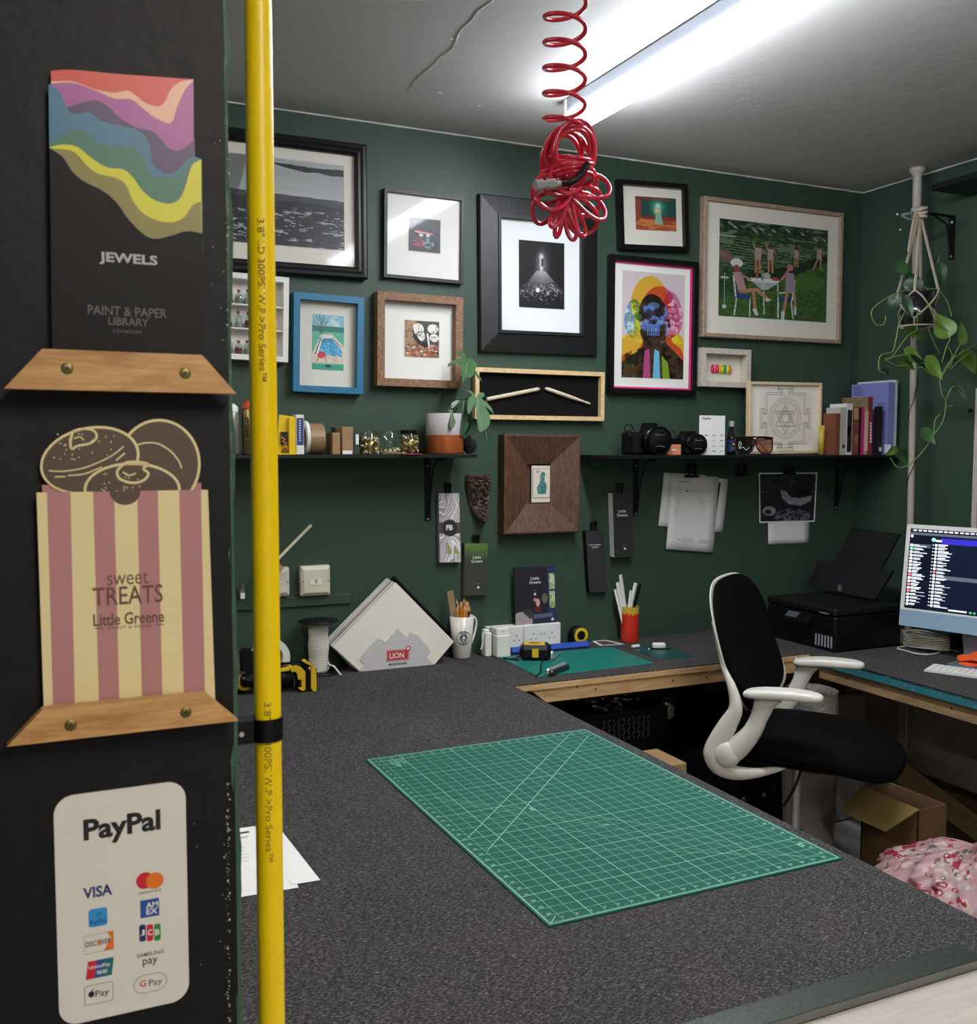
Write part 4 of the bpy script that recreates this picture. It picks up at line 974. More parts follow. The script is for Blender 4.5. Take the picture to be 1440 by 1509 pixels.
def bracket(label, x, zt, zb, name='shelf_bracket'):
    t = thing(name, label, 'bracket', (x, W, zb), rotz=0)
    g = M(); g.box((x - .011, W - .004, zb), (x + .011, W - .0005, zt), m_black, bev=.001); g.box((x - .011, W - .15, zt - .004), (x + .011, W - .002, zt - .0004), m_black, bev=.001)
    g.tube(smoothpts([(x, W - .14, zt - .006), (x, W - .06, zt - .03), (x, W - .012, zb + .015)], 6), .003, m_black, seg=6)
    g.build('arm', t)
    for z in (zb + .008, zt - .03): M().lathe([(.0001, .002), (.003, .0015), (.004, 0)], (x, W - .004, z), m_steel, axis=(0, -1, 0), seg=12).build('screw', t)
    return t
bz = at(629, 768, y=W).z
bracket('black shelf bracket under the left shelf beside the marbled swatch', at(630, 700, y=W).x, ZL - .012, bz)
bracket('black shelf bracket at the left end of the right shelf', at(937, 700, y=W).x, ZR - .012, at(937, 760, y=W).z)
bracket('black shelf bracket at the right end of the right shelf', at(1233, 700, y=W).x, ZR - .012, at(1233, 751, y=W).z)
YF = 3.06
def pxbox(px0, py0, px1, yf, depth, z0, m_, g=None, bev=.0015):
    a, b_ = at(px0, py0, y=yf), at(px1, py0, y=yf); g = g or M()
    return g.box((a.x, yf, z0), (b_.x, yf + depth, a.z), m_, bev=bev)
def wtext(g, s_, cx, cy, wpx, hpx, y, m_, bold=0.0, rot=0):
    c = at(cx, cy, y=y)
    if rot:     # reads upwards (rot=1) or downwards (rot=-1): wpx is the length along the spine
        w_ = abs(at(cx, cy - wpx / 2, y=y).z - at(cx, cy + wpx / 2, y=y).z); h_ = at(cx + hpx / 2, cy, y=y).x - at(cx - hpx / 2, cy, y=y).x
        return g.text(s_, c, Z3 * rot, -X3 * rot, w_, h_, m_, bold)
    w_ = at(cx + wpx / 2, cy, y=y).x - at(cx - wpx / 2, cy, y=y).x; h_ = at(cx, cy - hpx / 2, y=y).z - at(cx, cy + hpx / 2, y=y).z
    return g.text(s_, c, X3, Z3, w_, h_, m_, bold)
# cans
m_gold = mat('gold_can', '8a7349', rough=.3, metal=.75, var=.05)
def can(label, px, top, body, cap, r=.029, word=None):
    yc = YF + r; x = at(px, top, y=yc).x; zt = at(px, top, y=yc).z
    t = thing('spray_can', label, 'spray can', (x, yc, ZL))
    M().lathe([(.0001, .0005), (r * .96, .0005), (r, .004), (r, zt - ZL - .034), (r * .82, zt - ZL - .022), (r * .5, zt - ZL - .02), (.0001, zt - ZL - .02)], (x, yc, ZL), body, seg=32).build('body', t)
    M().lathe([(r * .9, zt - ZL - .030), (r * .9, zt - ZL - .012), (r * .55, zt - ZL - .002), (.0001, zt - ZL)], (x, yc, ZL), cap, seg=28).build('cap', t)
    if word:
        g = M(); vs, fs = glyphs(word, .05); xs = [p[0] for p in vs]; ys = [p[1] for p in vs]; z0 = ZL + .052; sc = .062 / (max(xs) - min(xs)); hh = .013 / (max(ys) - min(ys))
        out = []
        for p in vs:
            a = -((p[1] - (max(ys) + min(ys)) / 2) * hh - .0) / r - .72; rr = r + .0003; z = z0 + (p[0] - min(xs)) * sc
            out.append((x + math.sin(a) * rr, yc - math.cos(a) * rr, z))
        g.add(out, fs, m_ink); g.build('lettering', t, label='black vertical lettering')
can('gold spray can with orange cap half hidden by the yellow hose', 370, 589, m_gold, mat('orange_cap', 'c8502c', rough=.5), word='GOLD')
can('silver grey spray can at the edge of the partition', 338, 594, mat('silver_can', '8f8c82', rough=.35, metal=.6), m_white)
# yellow tool, blue packet, tape rolls, cartons
x0, x1 = at(408, 640, y=YF).x, at(436, 640, y=YF).x; zt = at(420, 611, y=YF).z
t = thing('tape_gun', 'yellow plastic tool standing next to the white and blue packet', 'tool', (x0, YF + .03, ZL))
g = M(); g.prism([(x0, YF + .01, ZL + .001), (x1, YF + .01, ZL + .001), (x1, YF + .01, zt - .006), (x0 + .01, YF + .01, zt)], (0, .003, 0), m_yel)
g.box((x1 - .022, YF - .002, ZL + .001), (x1 - .001, YF + .03, zt - .008), m_yel, bev=.002); g.box((x0 + .005, YF - .008, ZL), (x1, YF + .03, ZL + .004), m_yel)
g.build('body', t)
g = M(); g.box((x0 + .014, YF + .003, ZL + .03), (x0 + .034, YF + .0095, ZL + .07), m_ink); g.cyl((x0 + .026, YF + .0, ZL + .012), (x0 + .026, YF + .009, ZL + .012), .009, mat('worn_brass', '7d5a22', rough=.4, metal=.6))
for k in range(3): g.obox((x0 + .02 + .004 * k, YF + .002, ZL + .05 - .012 * k), (.016, .002, .004), mat('orange_bits', 'd08030', rough=.5), R=Matrix.Rotation(.6, 3, 'Y'))
g.build('blade_slot', t)
g = pxbox(436, 611, 448, YF - .002, .05, ZL, m_white); a, b_ = at(437, 616, y=YF), at(447.5, 656, y=YF)
g.box((a.x, YF - .0026, b_.z), (b_.x, YF - .002, a.z), mat('packet_blue', '33447a', rough=.5))
for k in range(9): p = at(442, 620 + k * 3.6, y=YF - .0028); g.box((p.x - .002, YF - .003, p.z - .0022), (p.x + .002, YF - .0026, p.z + .0022), m_wp)
g.build('packet', label='slim white packet with blue label beside the yellow tool', cat='packet')
def tape(label, px0, px1, top, m_, name='tape_roll', core=True):
    x0, x1 = at(px0, 640, y=YF + .03).x, at(px1, 640, y=YF + .03).x; r = (at(px1, top, y=YF + .04).z - ZL) / 2; c = V((x0, YF + .045, ZL + r))
    t = thing(name, label, 'tape', (x0, YF + .045, ZL)); w_ = x1 - x0
    M().lathe([(r * .62, 0), (r * .98, 0), (r, .001), (r, w_ - .001), (r * .98, w_), (r * .62, w_)], c, m_, axis=(1, 0, 0), seg=40, smooth=False).build('tape', t)
    M().lathe([(r * .62, w_), (r * .56, w_), (r * .56, 0), (r * .62, 0)], c, m_kraft, axis=(1, 0, 0), seg=32).build('core', t)
tape('narrow white tape roll standing against the brown tape', 449, 454, 620, m_white)
tape('wide brown packing tape roll standing on the left shelf', 454.5, 476, 624, mat('brown_tape', '8f744f', rough=.35, var=.08))
g = pxbox(490, 637.5, 501.5, YF, .07, ZL, m_kraft); g.build('small_carton', label='short brown carton, left of the two brown cartons', cat='carton')
g = pxbox(493, 629.5, 503.5, YF + .078, .04, ZL, mat('dark_olive_box', '2c3026', rough=.6)); g.build('dark_box', label='dark box standing behind the short brown carton', cat='carton')
g = pxbox(504, 629, 520.5, YF, .07, ZL, m_kraft)
a, b_ = at(505, 664, y=YF), at(519, 667, y=YF); g.box((a.x, YF - .0005, ZL + .001), (b_.x, YF, a.z), m_wp); g.build('small_carton', label='tall brown carton with white strip at its foot', cat='carton')
g = pxbox(521, 637, 529, YF + .002, .06, ZL, mat('dark_green_box', '1f4034', rough=.5)); a, b_ = at(524.5, 640, y=YF), at(529, 655, y=YF); g.box((a.x, YF + .0014, b_.z), (b_.x, YF + .002, a.z), m_wp)
g.build('green_box', label='dark green box with pale label beside the glass jars', cat='box')
# jars
m_jglass = glass('jar_glass', 'f6f8f7', rough=.04, fac=.08)
def jar(label, px0, px1, top, fill, lid, hfill, bits, n=90):
    r = (at(px1, 650, y=YF + .03).x - at(px0, 650, y=YF + .03).x) / 2; x = at((px0 + px1) / 2, 650, y=YF + r).x; yc = YF + r; zt = at(px0, top, y=yc).z; h = zt - ZL
    t = thing('glass_jar', label, 'jar', (x, yc, ZL))
    M().lathe([(.0001, .0006), (r * .95, .0006), (r, .004), (r, h * .78), (r * .88, h * .86), (r * .88, h * .97)], (x, yc, ZL), m_jglass, seg=32).build('glass', t)
    M().lathe([(r * .9, h * .82), (r * .93, h * .84), (r * .93, h - .001), (r * .9, h), (.0001, h)], (x, yc, ZL), lid, seg=32, smooth=False).build('lid', t)
    g = M(); g.lathe([(.0001, .002), (r * .86, .002), (r * .86, h * hfill * .9), (.0001, h * hfill)], (x, yc, ZL), fill[0], seg=20); rc = random.Random(px0)
    for _ in range(n):
        a = rc.uniform(0, 2 * PI); q = r * .88; z = ZL + rc.uniform(.004, h * hfill); R = Matrix.Rotation(rc.uniform(0, 3), 3, 'X') @ Matrix.Rotation(rc.uniform(0, 3), 3, 'Y')
        g.obox((x + math.cos(a) * q, yc + math.sin(a) * q, z), (bits * rc.uniform(.6, 1.4), bits * .5, bits * .35), rc.choice(fill), R=R)
    o = g.build('contents', t); tag(o, kind='stuff'); return t
br1, br2, br3 = mat('brass_bits', 'a08a4e', rough=.3, metal=.8, var=.3, scale=200), mat('pale_bits', 'c9bd97', rough=.4, var=.2, scale=200), mat('dark_bits', '3c3420', rough=.5, var=.2)
jar('clear jar full of brass hooks next to the cartons', 530, 558, 634, (br1, br2, br3), m_jglass, .68, .011)
jar('wide clear jar with white tag and a few brass bits, between two jars', 559, 588.5, 633.5, (br2, br1), m_jglass, .22, .010, 40)
jar('black-lidded jar full of brass screws, right of the clear jars', 589.5, 616.5, 633.5, (br1, br2, br3), m_gloss, .74, .007, 130)
g = M(); a = at(603, 666, y=YF - .02); g.obox((a.x, YF - .03, ZL + .0012), (.07, .03, .0022), mat('pink_card', 'a8305a', rough=.5), R=Matrix.Rotation(.15, 3, 'Z')); g.build('pink_card', label='flat pink card lying on the shelf edge before the copper pot', cat='card')
g = M(); rc = random.Random(77)
for _ in range(26):
    R = Matrix.Rotation(rc.uniform(0, 3), 3, 'Z') @ Matrix.Rotation(rc.uniform(-.5, .5), 3, 'X')
    g.obox((at(578, 666, y=YF).x + rc.uniform(-.035, .035), YF - .022 + rc.uniform(-.012, .012), ZL + .003 + rc.uniform(-.001, .003)), (.012, .0016, .0014), rc.choice((br1, br2)), R=R)
tag(g.build('brass_bits', label='loose pile of brass bits on the shelf before the wide jar', cat='hardware'), kind='stuff')
# leaves
m_leaf = mat('leaf_green', '3c5f35', rough=.35, var=.35, scale=25); m_leaf2 = mat('leaf_yellow_green', '5d7f35', rough=.38, var=.3, scale=25); m_stem = mat('stem_green', '6d8a4a', rough=.5, var=.1)
m_leafd = mat('leaf_dark', '29472f', rough=.35, var=.3, scale=25)
def leaf(g, base, tip, side, width, m_, lobes=0, fold=.25, droop=.12, nt=16, nu=6):
    base, tip = V(base), V(tip); a = tip - base; L_n = a.length; s_ = V(side); s_ = (s_ - a * (s_.dot(a) / a.dot(a))).normalized(); n = a.normalized().cross(s_)
    def prof(t): return (math.sin(PI * min(1, t) ** .62)) ** .9 * (1 - .25 * t) if 0 < t < 1 else 0
    def fn(u, v):
        q = u * 2 - 1; w = prof(v)
        if lobes: w *= (1 - .62 * max(0, math.sin(v * PI * lobes * 2)) ** 2 * min(1, 1.4 * abs(q)))
        tt = v + (.10 if lobes else -.10) * abs(q) * (1 - v) - (.10 * (1 - v) ** 4 * abs(q) if not lobes else 0)
        return base + a * tt + s_ * (q * w * width * .5) + n * (fold * abs(q) * w * width * .5 - droop * L_n * math.sin(PI * v) * 1.0)
    g.grid(fn, nu * 2, nt, m_)
def leaf_part(t, *a, **k): g = M(); leaf(g, *a, **k); return g
# copper dipped pot + trailing plant
r = (at(680, 640, y=YF + .05).x - at(627.5, 640, y=YF + .05).x) / 2; px_ = at(654, 640, y=YF + r).x; yc = YF + r - .01; zt = at(654, 608.5, y=yc - r).z; h = zt - ZL
t = thing('potted_plant', 'copper-dipped grey pot with a trailing lobed-leaf plant', 'plant', (px_, yc, ZL))
g = M(); g.lathe([(.0001, .0005), (r * .93, .0005), (r * .97, .006), (r * .995, h * .47)], (px_, yc, ZL), mat('copper_dip', 'c06a3c', rough=.32, metal=.5, var=.1), seg=40)
g.lathe([(r * .996, h * .47), (r, h), (r * .93, h), (r * .92, h * .86), (.0001, h * .86)], (px_, yc, ZL), mat('grey_cement', 'a09c99', rough=.7, var=.08), seg=40)
g.build('pot', t); M().lathe([(.0001, h * .88), (r * .92, h * .87)], (px_, yc, ZL), mat('soil', '241b14', rough=1, bump=.5), seg=20).build('soil', t)
g = M(); st = M(); S = V((px_ + .02, yc, ZL + h * .87))
def PL(px, py, y): return at(px, py, y=y)
def cq(x, y): return (620 + x * .11925, 500 + y * .11925)
m_leafp = mat('leaf_pale', '44663f', rough=.6, spec=.25, var=.35, scale=40); m_vein = mat('leaf_vein', '8fa878', rough=.5)
outl = [([(440, 150), (500, 142), (545, 178), (562, 250), (578, 285), (572, 240), (630, 235), (690, 290), (705, 320), (655, 350), (690, 400), (745, 480), (760, 525), (700, 470), (660, 400), (650, 450), (580, 490), (575, 420), (545, 500), (515, 540), (505, 400), (500, 330), (460, 300), (410, 300), (360, 330), (330, 345), (345, 300), (400, 265), (450, 240), (500, 240), (530, 260), (480, 200)], 3.10, (.3, -1, .35), m_leafp, ((570, 285), (560, 470))),
        ([(690, 730), (700, 690), (730, 655), (780, 660), (795, 700), (750, 730), (820, 780), (880, 850), (905, 930), (850, 870), (790, 820), (840, 900), (862, 980), (850, 1060), (800, 1120), (740, 1150), (710, 1120), (690, 960), (690, 860), (670, 800), (640, 850), (620, 900), (590, 930), (572, 870), (580, 790), (600, 720), (640, 690), (600, 650), (565, 635), (620, 635), (660, 670)], 3.03, (-.2, -1, .45), m_leafp, ((690, 730), (745, 1130))),
        ([(480, 760), (560, 740), (590, 800), (580, 900), (560, 1000), (600, 1050), (560, 1140), (500, 1200), (470, 1100), (450, 980), (455, 860)], 3.06, (-.5, -1, .2), m_leafd, ((530, 750), (500, 1180))),
        ([(560, 860), (640, 900), (650, 1000), (600, 1120), (540, 1230), (500, 1180), (520, 1000)], 3.08, (.4, -1, .2), m_leafd, ((570, 880), (530, 1200))),
        ([(335, 870), (395, 865), (410, 960), (435, 1020), (405, 1095), (370, 1100), (352, 1040), (365, 940)], 3.045, (-.3, -1, .3), m_leaf, ((370, 870), (390, 1090))),
        ([(780, 1140), (820, 1115), (855, 1200), (862, 1290), (845, 1360), (820, 1280)], 3.03, (.2, -1, 0), m_leafd, ((800, 1130), (845, 1340))),
        ([(380, 790), (430, 755), (490, 750), (450, 800), (400, 850), (350, 850)], 3.07, (0, -1, .6), m_leaf, ((360, 845), (480, 755)))]
for P_, y, nn, mm, vn in outl:
    c0_ = at(*cq(sum(p[0] for p in P_) / len(P_), sum(p[1] for p in P_) / len(P_)), y=y); nn = V(nn).normalized()
    pts = [atp(*cq(*p), c0_, nn) for p in P_]; g.prism(pts, -nn * .0007, mm)
    a_, b_ = [atp(*cq(*p), c0_, nn) + nn * .0005 for p in vn]; st.tube(smoothpts([S, (S + a_) / 2 + V((0, -.01, .03)), a_], 6), .0016, mat('dark_stem', '20281c', rough=.6), seg=6); g.tube([a_, b_], [.0012, .0004], m_vein, seg=4)
g.build('leaves', t, label='glossy lobed green leaves'); st.build('stems', t)
g = M(); x = at(692, 660, y=3.12).x; rc = random.Random(12)
def rockfn(u, v):
    th = v * PI; ph = u * 2 * PI; q = 1 + .16 * math.sin(ph * 3 + th * 4) + .1 * math.sin(ph * 7 + 2) * math.sin(th * 5)
    return V((x + .024 * q * math.sin(th) * math.cos(ph), 3.12 + .024 * q * math.sin(th) * math.sin(ph), ZL + .03 + .030 * (q if th < PI / 2 else 1) * math.cos(th)))
g.grid(rockfn, 20, 12, mat('dark_stone', '2a2e2c', rough=.5, var=.4, scale=60, bump=.5), smooth=False); g.build('dark_stone', label='dark rough stone tucked right of the copper pot', cat='stone')

# ---- right shelf
def DS(label, px, py, rpx, body, hump, word=None, name='photo_camera', strap=False):
    yb = 3.09; c = at(px, py, y=yb - .02); x0, x1 = at(body[0], py, y=yb).x, at(body[2], py, y=yb).x; zt = at(px, body[1], y=yb).z
    r = at(px + rpx, py, y=yb - .04).x - at(px, py, y=yb - .04).x
    t = thing(name, label, 'camera', ((x0 + x1) / 2, yb, ZR))
    g = M(); g.box((x0, yb - .012, ZR + .0005), (x1, yb + .05, zt), m_black, bev=.008); g.box((x0, yb - .045, ZR + .001), (x0 + .034, yb + .0, zt - .008), m_matte, bev=.008); g.build('body', t)
    cz = max(c.z, ZR + r + .0008); cc = V((c.x, yb - .012, cz))
    M().lathe([(r * 1.0, 0), (r, .03), (r * .93, .034), (r * .93, .040), (r * .99, .042), (r * .99, .052), (r * .86, .052), (r * .86, .046), (.0001, .046)], cc, m_gloss, axis=(0, -1, 0), seg=40, smooth=False).build('lens', t)
    g = M().lathe([(.0001, .0505), (r * .85, .0505), (r * .85, .046)], cc, m_matte, axis=(0, -1, 0), seg=36)
    for sz in (-1, 1): g.tube([cc + V((k * r * .14, -.0508, sz * r * (.38 + .006 * k * k))) for k in range(-3, 4)], .0008, m_grey, seg=5)
    g.build('lens_cap', t)
    if hump:
        hx = c.x; zh = at(px, hump, y=yb).z + .004
        g = M().prism([(hx - .030, yb - .014, zt - .004), (hx + .030, yb - .014, zt - .004), (hx + .019, yb - .016, zh), (hx - .019, yb - .016, zh)], (0, .045, 0), m_black)
        if word: g.text(word, V((hx, yb - .0172, (zt + zh) / 2 + .0)), X3, Z3, .024, .007, m_wp, .03)
        g.build('viewfinder_hump', t)
    g = M().lathe([(.0001, .008), (.007, .008), (.007, 0)], (x0 + .016, yb + .01, zt), m_gloss, seg=16); g.lathe([(.0001, .006), (.009, .006), (.009, 0)], (x1 - .02, yb + .015, zt), m_gloss, seg=20); g.build('dials', t)
    if strap:
        g = M(); a = V((x0 - .002, yb, zt - .006)); g.tube(smoothpts([a, a + V((-.018, -.01, .022)), a + V((-.002, -.02, .034)), a + V((.018, -.012, .016)), a + V((.03, .0, .012))], 6), .004, m_matte, seg=6, flat=.35)
        b2 = V((x1, yb, zt - .008)); g.tube(smoothpts([b2, b2 + V((.016, -.008, .014)), b2 + V((.022, -.012, -.015)), b2 + V((.012, -.01, -.03)), (b2.x + .01, yb - .02, ZR + .012)], 6), .003, m_matte, seg=6, flat=.35); g.build('strap', t)
    return t
DS('large black reflex camera at the left end of the right shelf', 963, 652, 17.5, (925, 637, 986), 625, 'Canon', strap=True)
DS('smaller black compact camera between the orange box and the card', 1019.5, 655.5, 12.5, (1003, 643, 1029), 637)
g = pxbox(983, 655, 1004, YF, .035, ZR, mat('orange_label_box', 'd0855c', rough=.5, var=.25, scale=40)); a = at(993, 663, y=YF - .0003); g.ell((a.x, YF - .0005, a.z), (.012, .0003, .0028), m_wp, seg=14, rings=6)
g.build('film_box', label='little orange and white box in front of the black cameras', cat='box')
g = M(); a = at(997, 646, y=3.115); g.box((a.x - .012, 3.10, ZR), (a.x + .014, 3.14, a.z), m_matte, bev=.002); g.build('battery_charger', label='small black block behind the orange box', cat='box')
# payment card stand
t = thing('card_stand', 'white upright payment logo card on the right shelf', 'sign', (at(1050, 640, y=YF).x, YF - .01, ZR))
g = M(); yc = YF - .018; a, b_ = at(1031.5, 612, y=yc), at(1069, 612, y=yc); g.box((a.x, yc, ZR), (b_.x, yc + .003, a.z), m_wp)
wtext(g, 'PayPal', 1041.5, 617, 12, 3.2, yc - .0004, m_ink, .03)
cs = ('39477a', '777a80', 'c05a3a', 'a0a2a5', 'b8b8b8', '4d5c8c', 'b8b8b0', 'a9a9a9', '8f9a5a', 'c2c2c2', '53555a', 'b5b5b5')
for i in range(4):
    for j in range(3):
        p = at(1041 + j * 11.4, 641.5 + i * 7.8, y=yc - .0004); k = i * 3 + j; g.box((p.x - .006, yc - .0005, p.z - .0018), (p.x + .006, yc, p.z + .0018), mat('logo_' + str(k), cs[k], rough=.6))
g.build('card', t); M().box((a.x + .01, yc + .003, ZR), (b_.x - .01, yc + .03, ZR + .004), m_wp).build('foot', t)
# small bottle
yc = YF + .02; x = at(1078, 650, y=yc).x; r = .0168; zt = at(1078, 620.5, y=yc).z; h = zt - ZR
t = thing('drink_bottle', 'small dark drink bottle with blue and yellow label, silver cap', 'bottle', (x, yc, ZR))
M().lathe([(.0001, .0005), (r, .001), (r, h * .5), (r * .6, h * .72), (r * .5, h * .84)], (x, yc, ZR), mat('dark_bottle_glass', '14100e', rough=.06, var=.1, coat=.5), seg=28).build('body', t)
M().lathe([(r * .62, h * .84), (r * .62, h), (.0001, h)], (x, yc, ZR), m_steel, seg=24, smooth=False).build('cap', t)
g = M().lathe([(r + .0004, .012), (r + .0004, h * .48)], (x, yc, ZR), mat('label_blue', '24345f', rough=.4), seg=28)
for k, (z, w_, hh, mm) in enumerate(((.040, .0095, .005, m_yel), (.0405, .004, .0065, m_red), (.028, .009, .0012, m_wp), (.022, .009, .0012, m_wp))): g.ell((x, yc - r - .0006, ZR + z), (w_, .0007, hh), mm, seg=12, rings=8)
g.build('label', t, label='blue label with a yellow disc')
# sunglasses
t = thing('sunglasses', 'brown amber shield sunglasses lying on the right shelf', 'sunglasses', (at(1111, 660, y=YF).x, YF - .03, ZR))
ys = YF - .04; m_tort = mat('tortoise', '2a1510', rough=.15, var=.4, scale=80); F1 = M(); ln_ = M()
def Q(cx, cy): return at(900 + cx * .30556, 560 + cy * .30556, y=ys)
Lp = [(608, 284), (684, 282), (692, 318), (672, 350), (640, 358), (612, 345), (603, 310)]; Rp = [(706, 282), (772, 284), (780, 312), (776, 345), (748, 357), (722, 347), (702, 318)]
for P_, mm in ((Lp, glass('dark_lens', '2a2220', rough=.05, fac=.1)), (Rp, glass('amber_lens', 'b07d66', rough=.05, fac=.05))):
    pp = [Q(*p) for p in P_]; s_ = smoothpts(pp, 5, closed=True); F1.tube(s_, .0026, m_tort, seg=8, closed=True); ln_.face([p + V((0, .001, 0)) for p in s_], mm)
F1.tube([Q(600, 278), Q(640, 275), Q(700, 275), Q(740, 275), Q(782, 279)], .003, m_tort, seg=8); F1.box(Q(682, 284) + V((0, 0, 0)), Q(710, 312) + V((0, .003, 0)), mat('tort_bridge', '54302a', rough=.2))
F1.build('frame', t); ln_.build('lenses', t)
g = M()
for p0 in (Q(601, 284), Q(781, 285)): g.tube(smoothpts([p0, p0 + V((.002, .05, -.002)), p0 + V((0, .10, -.012)), (p0.x, p0.y + .115, ZR + .004)], 5), .0022, m_tort, seg=6)
g.build('temples', t)
g = M(); g.tube(smoothpts([Q(616, 320) - V((0, .001, 0)), Q(622, 298) - V((0, .001, 0)), Q(630, 312) - V((0, .001, 0)), Q(618, 330) - V((0, .001, 0)), Q(640, 325) - V((0, .001, 0)), Q(652, 338) - V((0, .001, 0)), Q(668, 325) - V((0, .001, 0))], 5), .0011, m_wp, seg=5); g.build('squiggle', t, label='white squiggle on the dark lens')
snap(t, ZR + .0003)
g = M(); a, b_ = at(1112, 669, y=YF - .02), at(1154, 669, y=YF - .02); g.box((a.x, YF - .03, ZR), (b_.x, YF + .02, ZR + .0035), m_matte); g.build('black_folder', label='thin black folder lying flat under the pale line-drawing frame', cat='folder')
# yantra frame leaning on the wall
t, w, h, _, loc = frame('pale maple frame with geometric line drawing leaning on the right shelf', ((1106, 564.6), (1212.3, 564), (1211, 670.6), (1103, 670)), .022,
      [(0, .020), (.002, .022), (.011, .022), (.0112, .012)], wood('maple_frame', 'c9b08c', 'dcc6a4', stretch=(10, 10, 10), scale=5, rough=.6, bump=.1), mh=.010, m_mt=mat('ivory_mount', 'ece4d8', rough=.8, var=.01), yw=W - .10, glz=True)
g = M(); yy = -.0115; O = V((0, yy, 0)); m_ln = mat('sepia_line', '5a5049', rough=.8)
a_, b_ = loc(1119, 579, .0115), loc(1195, 655, .0115); x0, x1, z1, z0 = a_.x, b_.x, a_.z, b_.z
M().box((x0, -.0112, z0), (x1, -.0106, z1), mat('drawing_sheet', 'e6ddd5', rough=.8)).build('sheet', t, local=True)
O = V(((x0 + x1) / 2, -.0118, (z0 + z1) / 2)); k_ = (x1 - x0) / 2
for sc in (.80, .74):
    P = []
    q = .34
    base = [(q*.5, 1.08), (q*1.1, 1.08), (q*1.1, 1.2), (-q*1.1, 1.2), (-q*1.1, 1.08), (-q*.5, 1.08), (-q*.5, .95), (-.95, .95)]
    for r4 in range(4):
        c, s_ = math.cos(r4 * PI / 2), math.sin(r4 * PI / 2); seq = [(.95, .95), (q*.5, .95)] + base[:6] + [(-q*.5, .95)]
        P += [((x * c - y * s_) * k_ * sc, (x * s_ + y * c) * k_ * sc) for x, y in seq]
    g.strokes(P, .0013, O, X3, Z3, m_ln, closed=True)
for rr in (.62, .58, .50, .46): g.strokes([(math.cos(a) * rr * k_, math.sin(a) * rr * k_) for a in [2 * PI * k / 48 for k in range(48)]], .0007, O, X3, Z3, m_ln, closed=True)
for k in range(16):
    a = 2 * PI * k / 16; g.strokes([(math.cos(a - .12) * .50 * k_, math.sin(a - .12) * .50 * k_), (math.cos(a) * .58 * k_, math.sin(a) * .58 * k_), (math.cos(a + .12) * .50 * k_, math.sin(a + .12) * .50 * k_)], .0006, O, X3, Z3, m_ln)
for rr, o_ in ((.44, .0), (.40, -.05), (.32, .04), (.24, 0)):
    for sg in (1, -1): g.strokes([(math.cos(a) * rr * k_, (math.sin(a) * rr * sg + o_) * k_) for a in (PI / 2, PI * 7 / 6, PI * 11 / 6)], .0010, O, X3, Z3, m_ln, closed=True)
g.build('line_drawing', t, local=True); snap(t, ZR)
# books: spines face out near the shelf edge, the left covers show where a book stands proud of its neighbour
YS = W - SR + .008
def book(label, px0, px1, top, hexc, depth=.14, spine=None, cover_px=None, cover_mat=None, extra=None, ys=YS, cextra=None):
    a, b_ = at(px0, top, y=ys), at(px1, top, y=ys); x0, x1, z1 = a.x + .0002, b_.x - .0002, a.z
    if cover_px: depth = at(cover_px, 640, x=x0).y - ys
    depth = min(depth, W - ys - .004)
    t = thing('book', label, 'book', ((x0 + x1) / 2, ys + depth / 2, ZR)); mm = mat('book_' + hexc, hexc, rough=.5, var=.06); e = min(.0016, (x1 - x0) * .2); g = M()
    g.box((x0, ys, ZR), (x0 + e, ys + depth, z1), cover_mat or mm); g.box((x1 - e, ys, ZR), (x1, ys + depth, z1), mm); g.box((x0 + e, ys, ZR), (x1 - e, ys + .0015, z1), mm)
    g.build('cover', t); M().box((x0 + e, ys + .0016, ZR + .002), (x1 - e, ys + depth - .003, z1 - .003), m_paper).build('pages', t)
    if extra or cextra:
        g = M()
        for (qx0, qy0, qx1, qy1, hx) in extra or (): p, q = at(qx0, qy0, y=ys), at(qx1, qy1, y=ys); g.box((p.x, ys - .0004, max(q.z, ZR + .001)), (q.x, ys, p.z), mat('patch_' + hx, hx, rough=.5))
        for (qx0, qy0, qx1, qy1, hx) in cextra or (): p, q = at(qx0, qy0, x=x0), at(qx1, qy0, x=x0); z0_ = at(qx0, qy1, x=x0).z; g.box((x0 - .0004, q.y, max(z0_, ZR + .001)), (x0, min(p.y, ys + depth), p.z), mat('patch_' + hx, hx, rough=.5))
        g.build('printing', t)
    return t
book('reddish-brown leather book, first in the row with its cover showing', 1232.5, 1238.8, 609, '6f3d28', cover_px=1212.8)
book('pale grey book just right of the brown leather book', 1239, 1247.8, 600, 'a5a29c', cover_px=1217, extra=[(1241.5, 655, 1245, 661, '3a3a3c')])
book('white book with black picture strip on its spine', 1248.3, 1257.2, 594.5, 'c9c8c6', cover_px=1222, extra=[(1249.5, 604, 1254.5, 666, '1c1c1e'), (1250, 628, 1253, 642, 'b97a5c')])
book('maroon and tan book beside the white spined book', 1257.8, 1266.6, 599.5, '713a35', extra=[(1259, 601, 1265, 618, 'a38a60'), (1260, 640, 1264, 655, '9a5a4c')])
book('thin black book beside the magenta one', 1267, 1269.8, 600, '17120f')
book('slim magenta book in the middle of the row', 1270.2, 1274.2, 599, 'a82a62')
book('pink and cream book left of the tall dark red book', 1274.6, 1279.2, 600, 'b8808c', extra=[(1275.5, 606, 1278.5, 664, 'cbb09a')])
ex = [(1282.2, y_, 1284.6, y_ + 3.4, 'd8d0cc') for y_ in (622, 626.5, 631, 635.5, 640, 644.5, 649)] + [(1281, 590, 1285.5, 600, '5a3a34')]
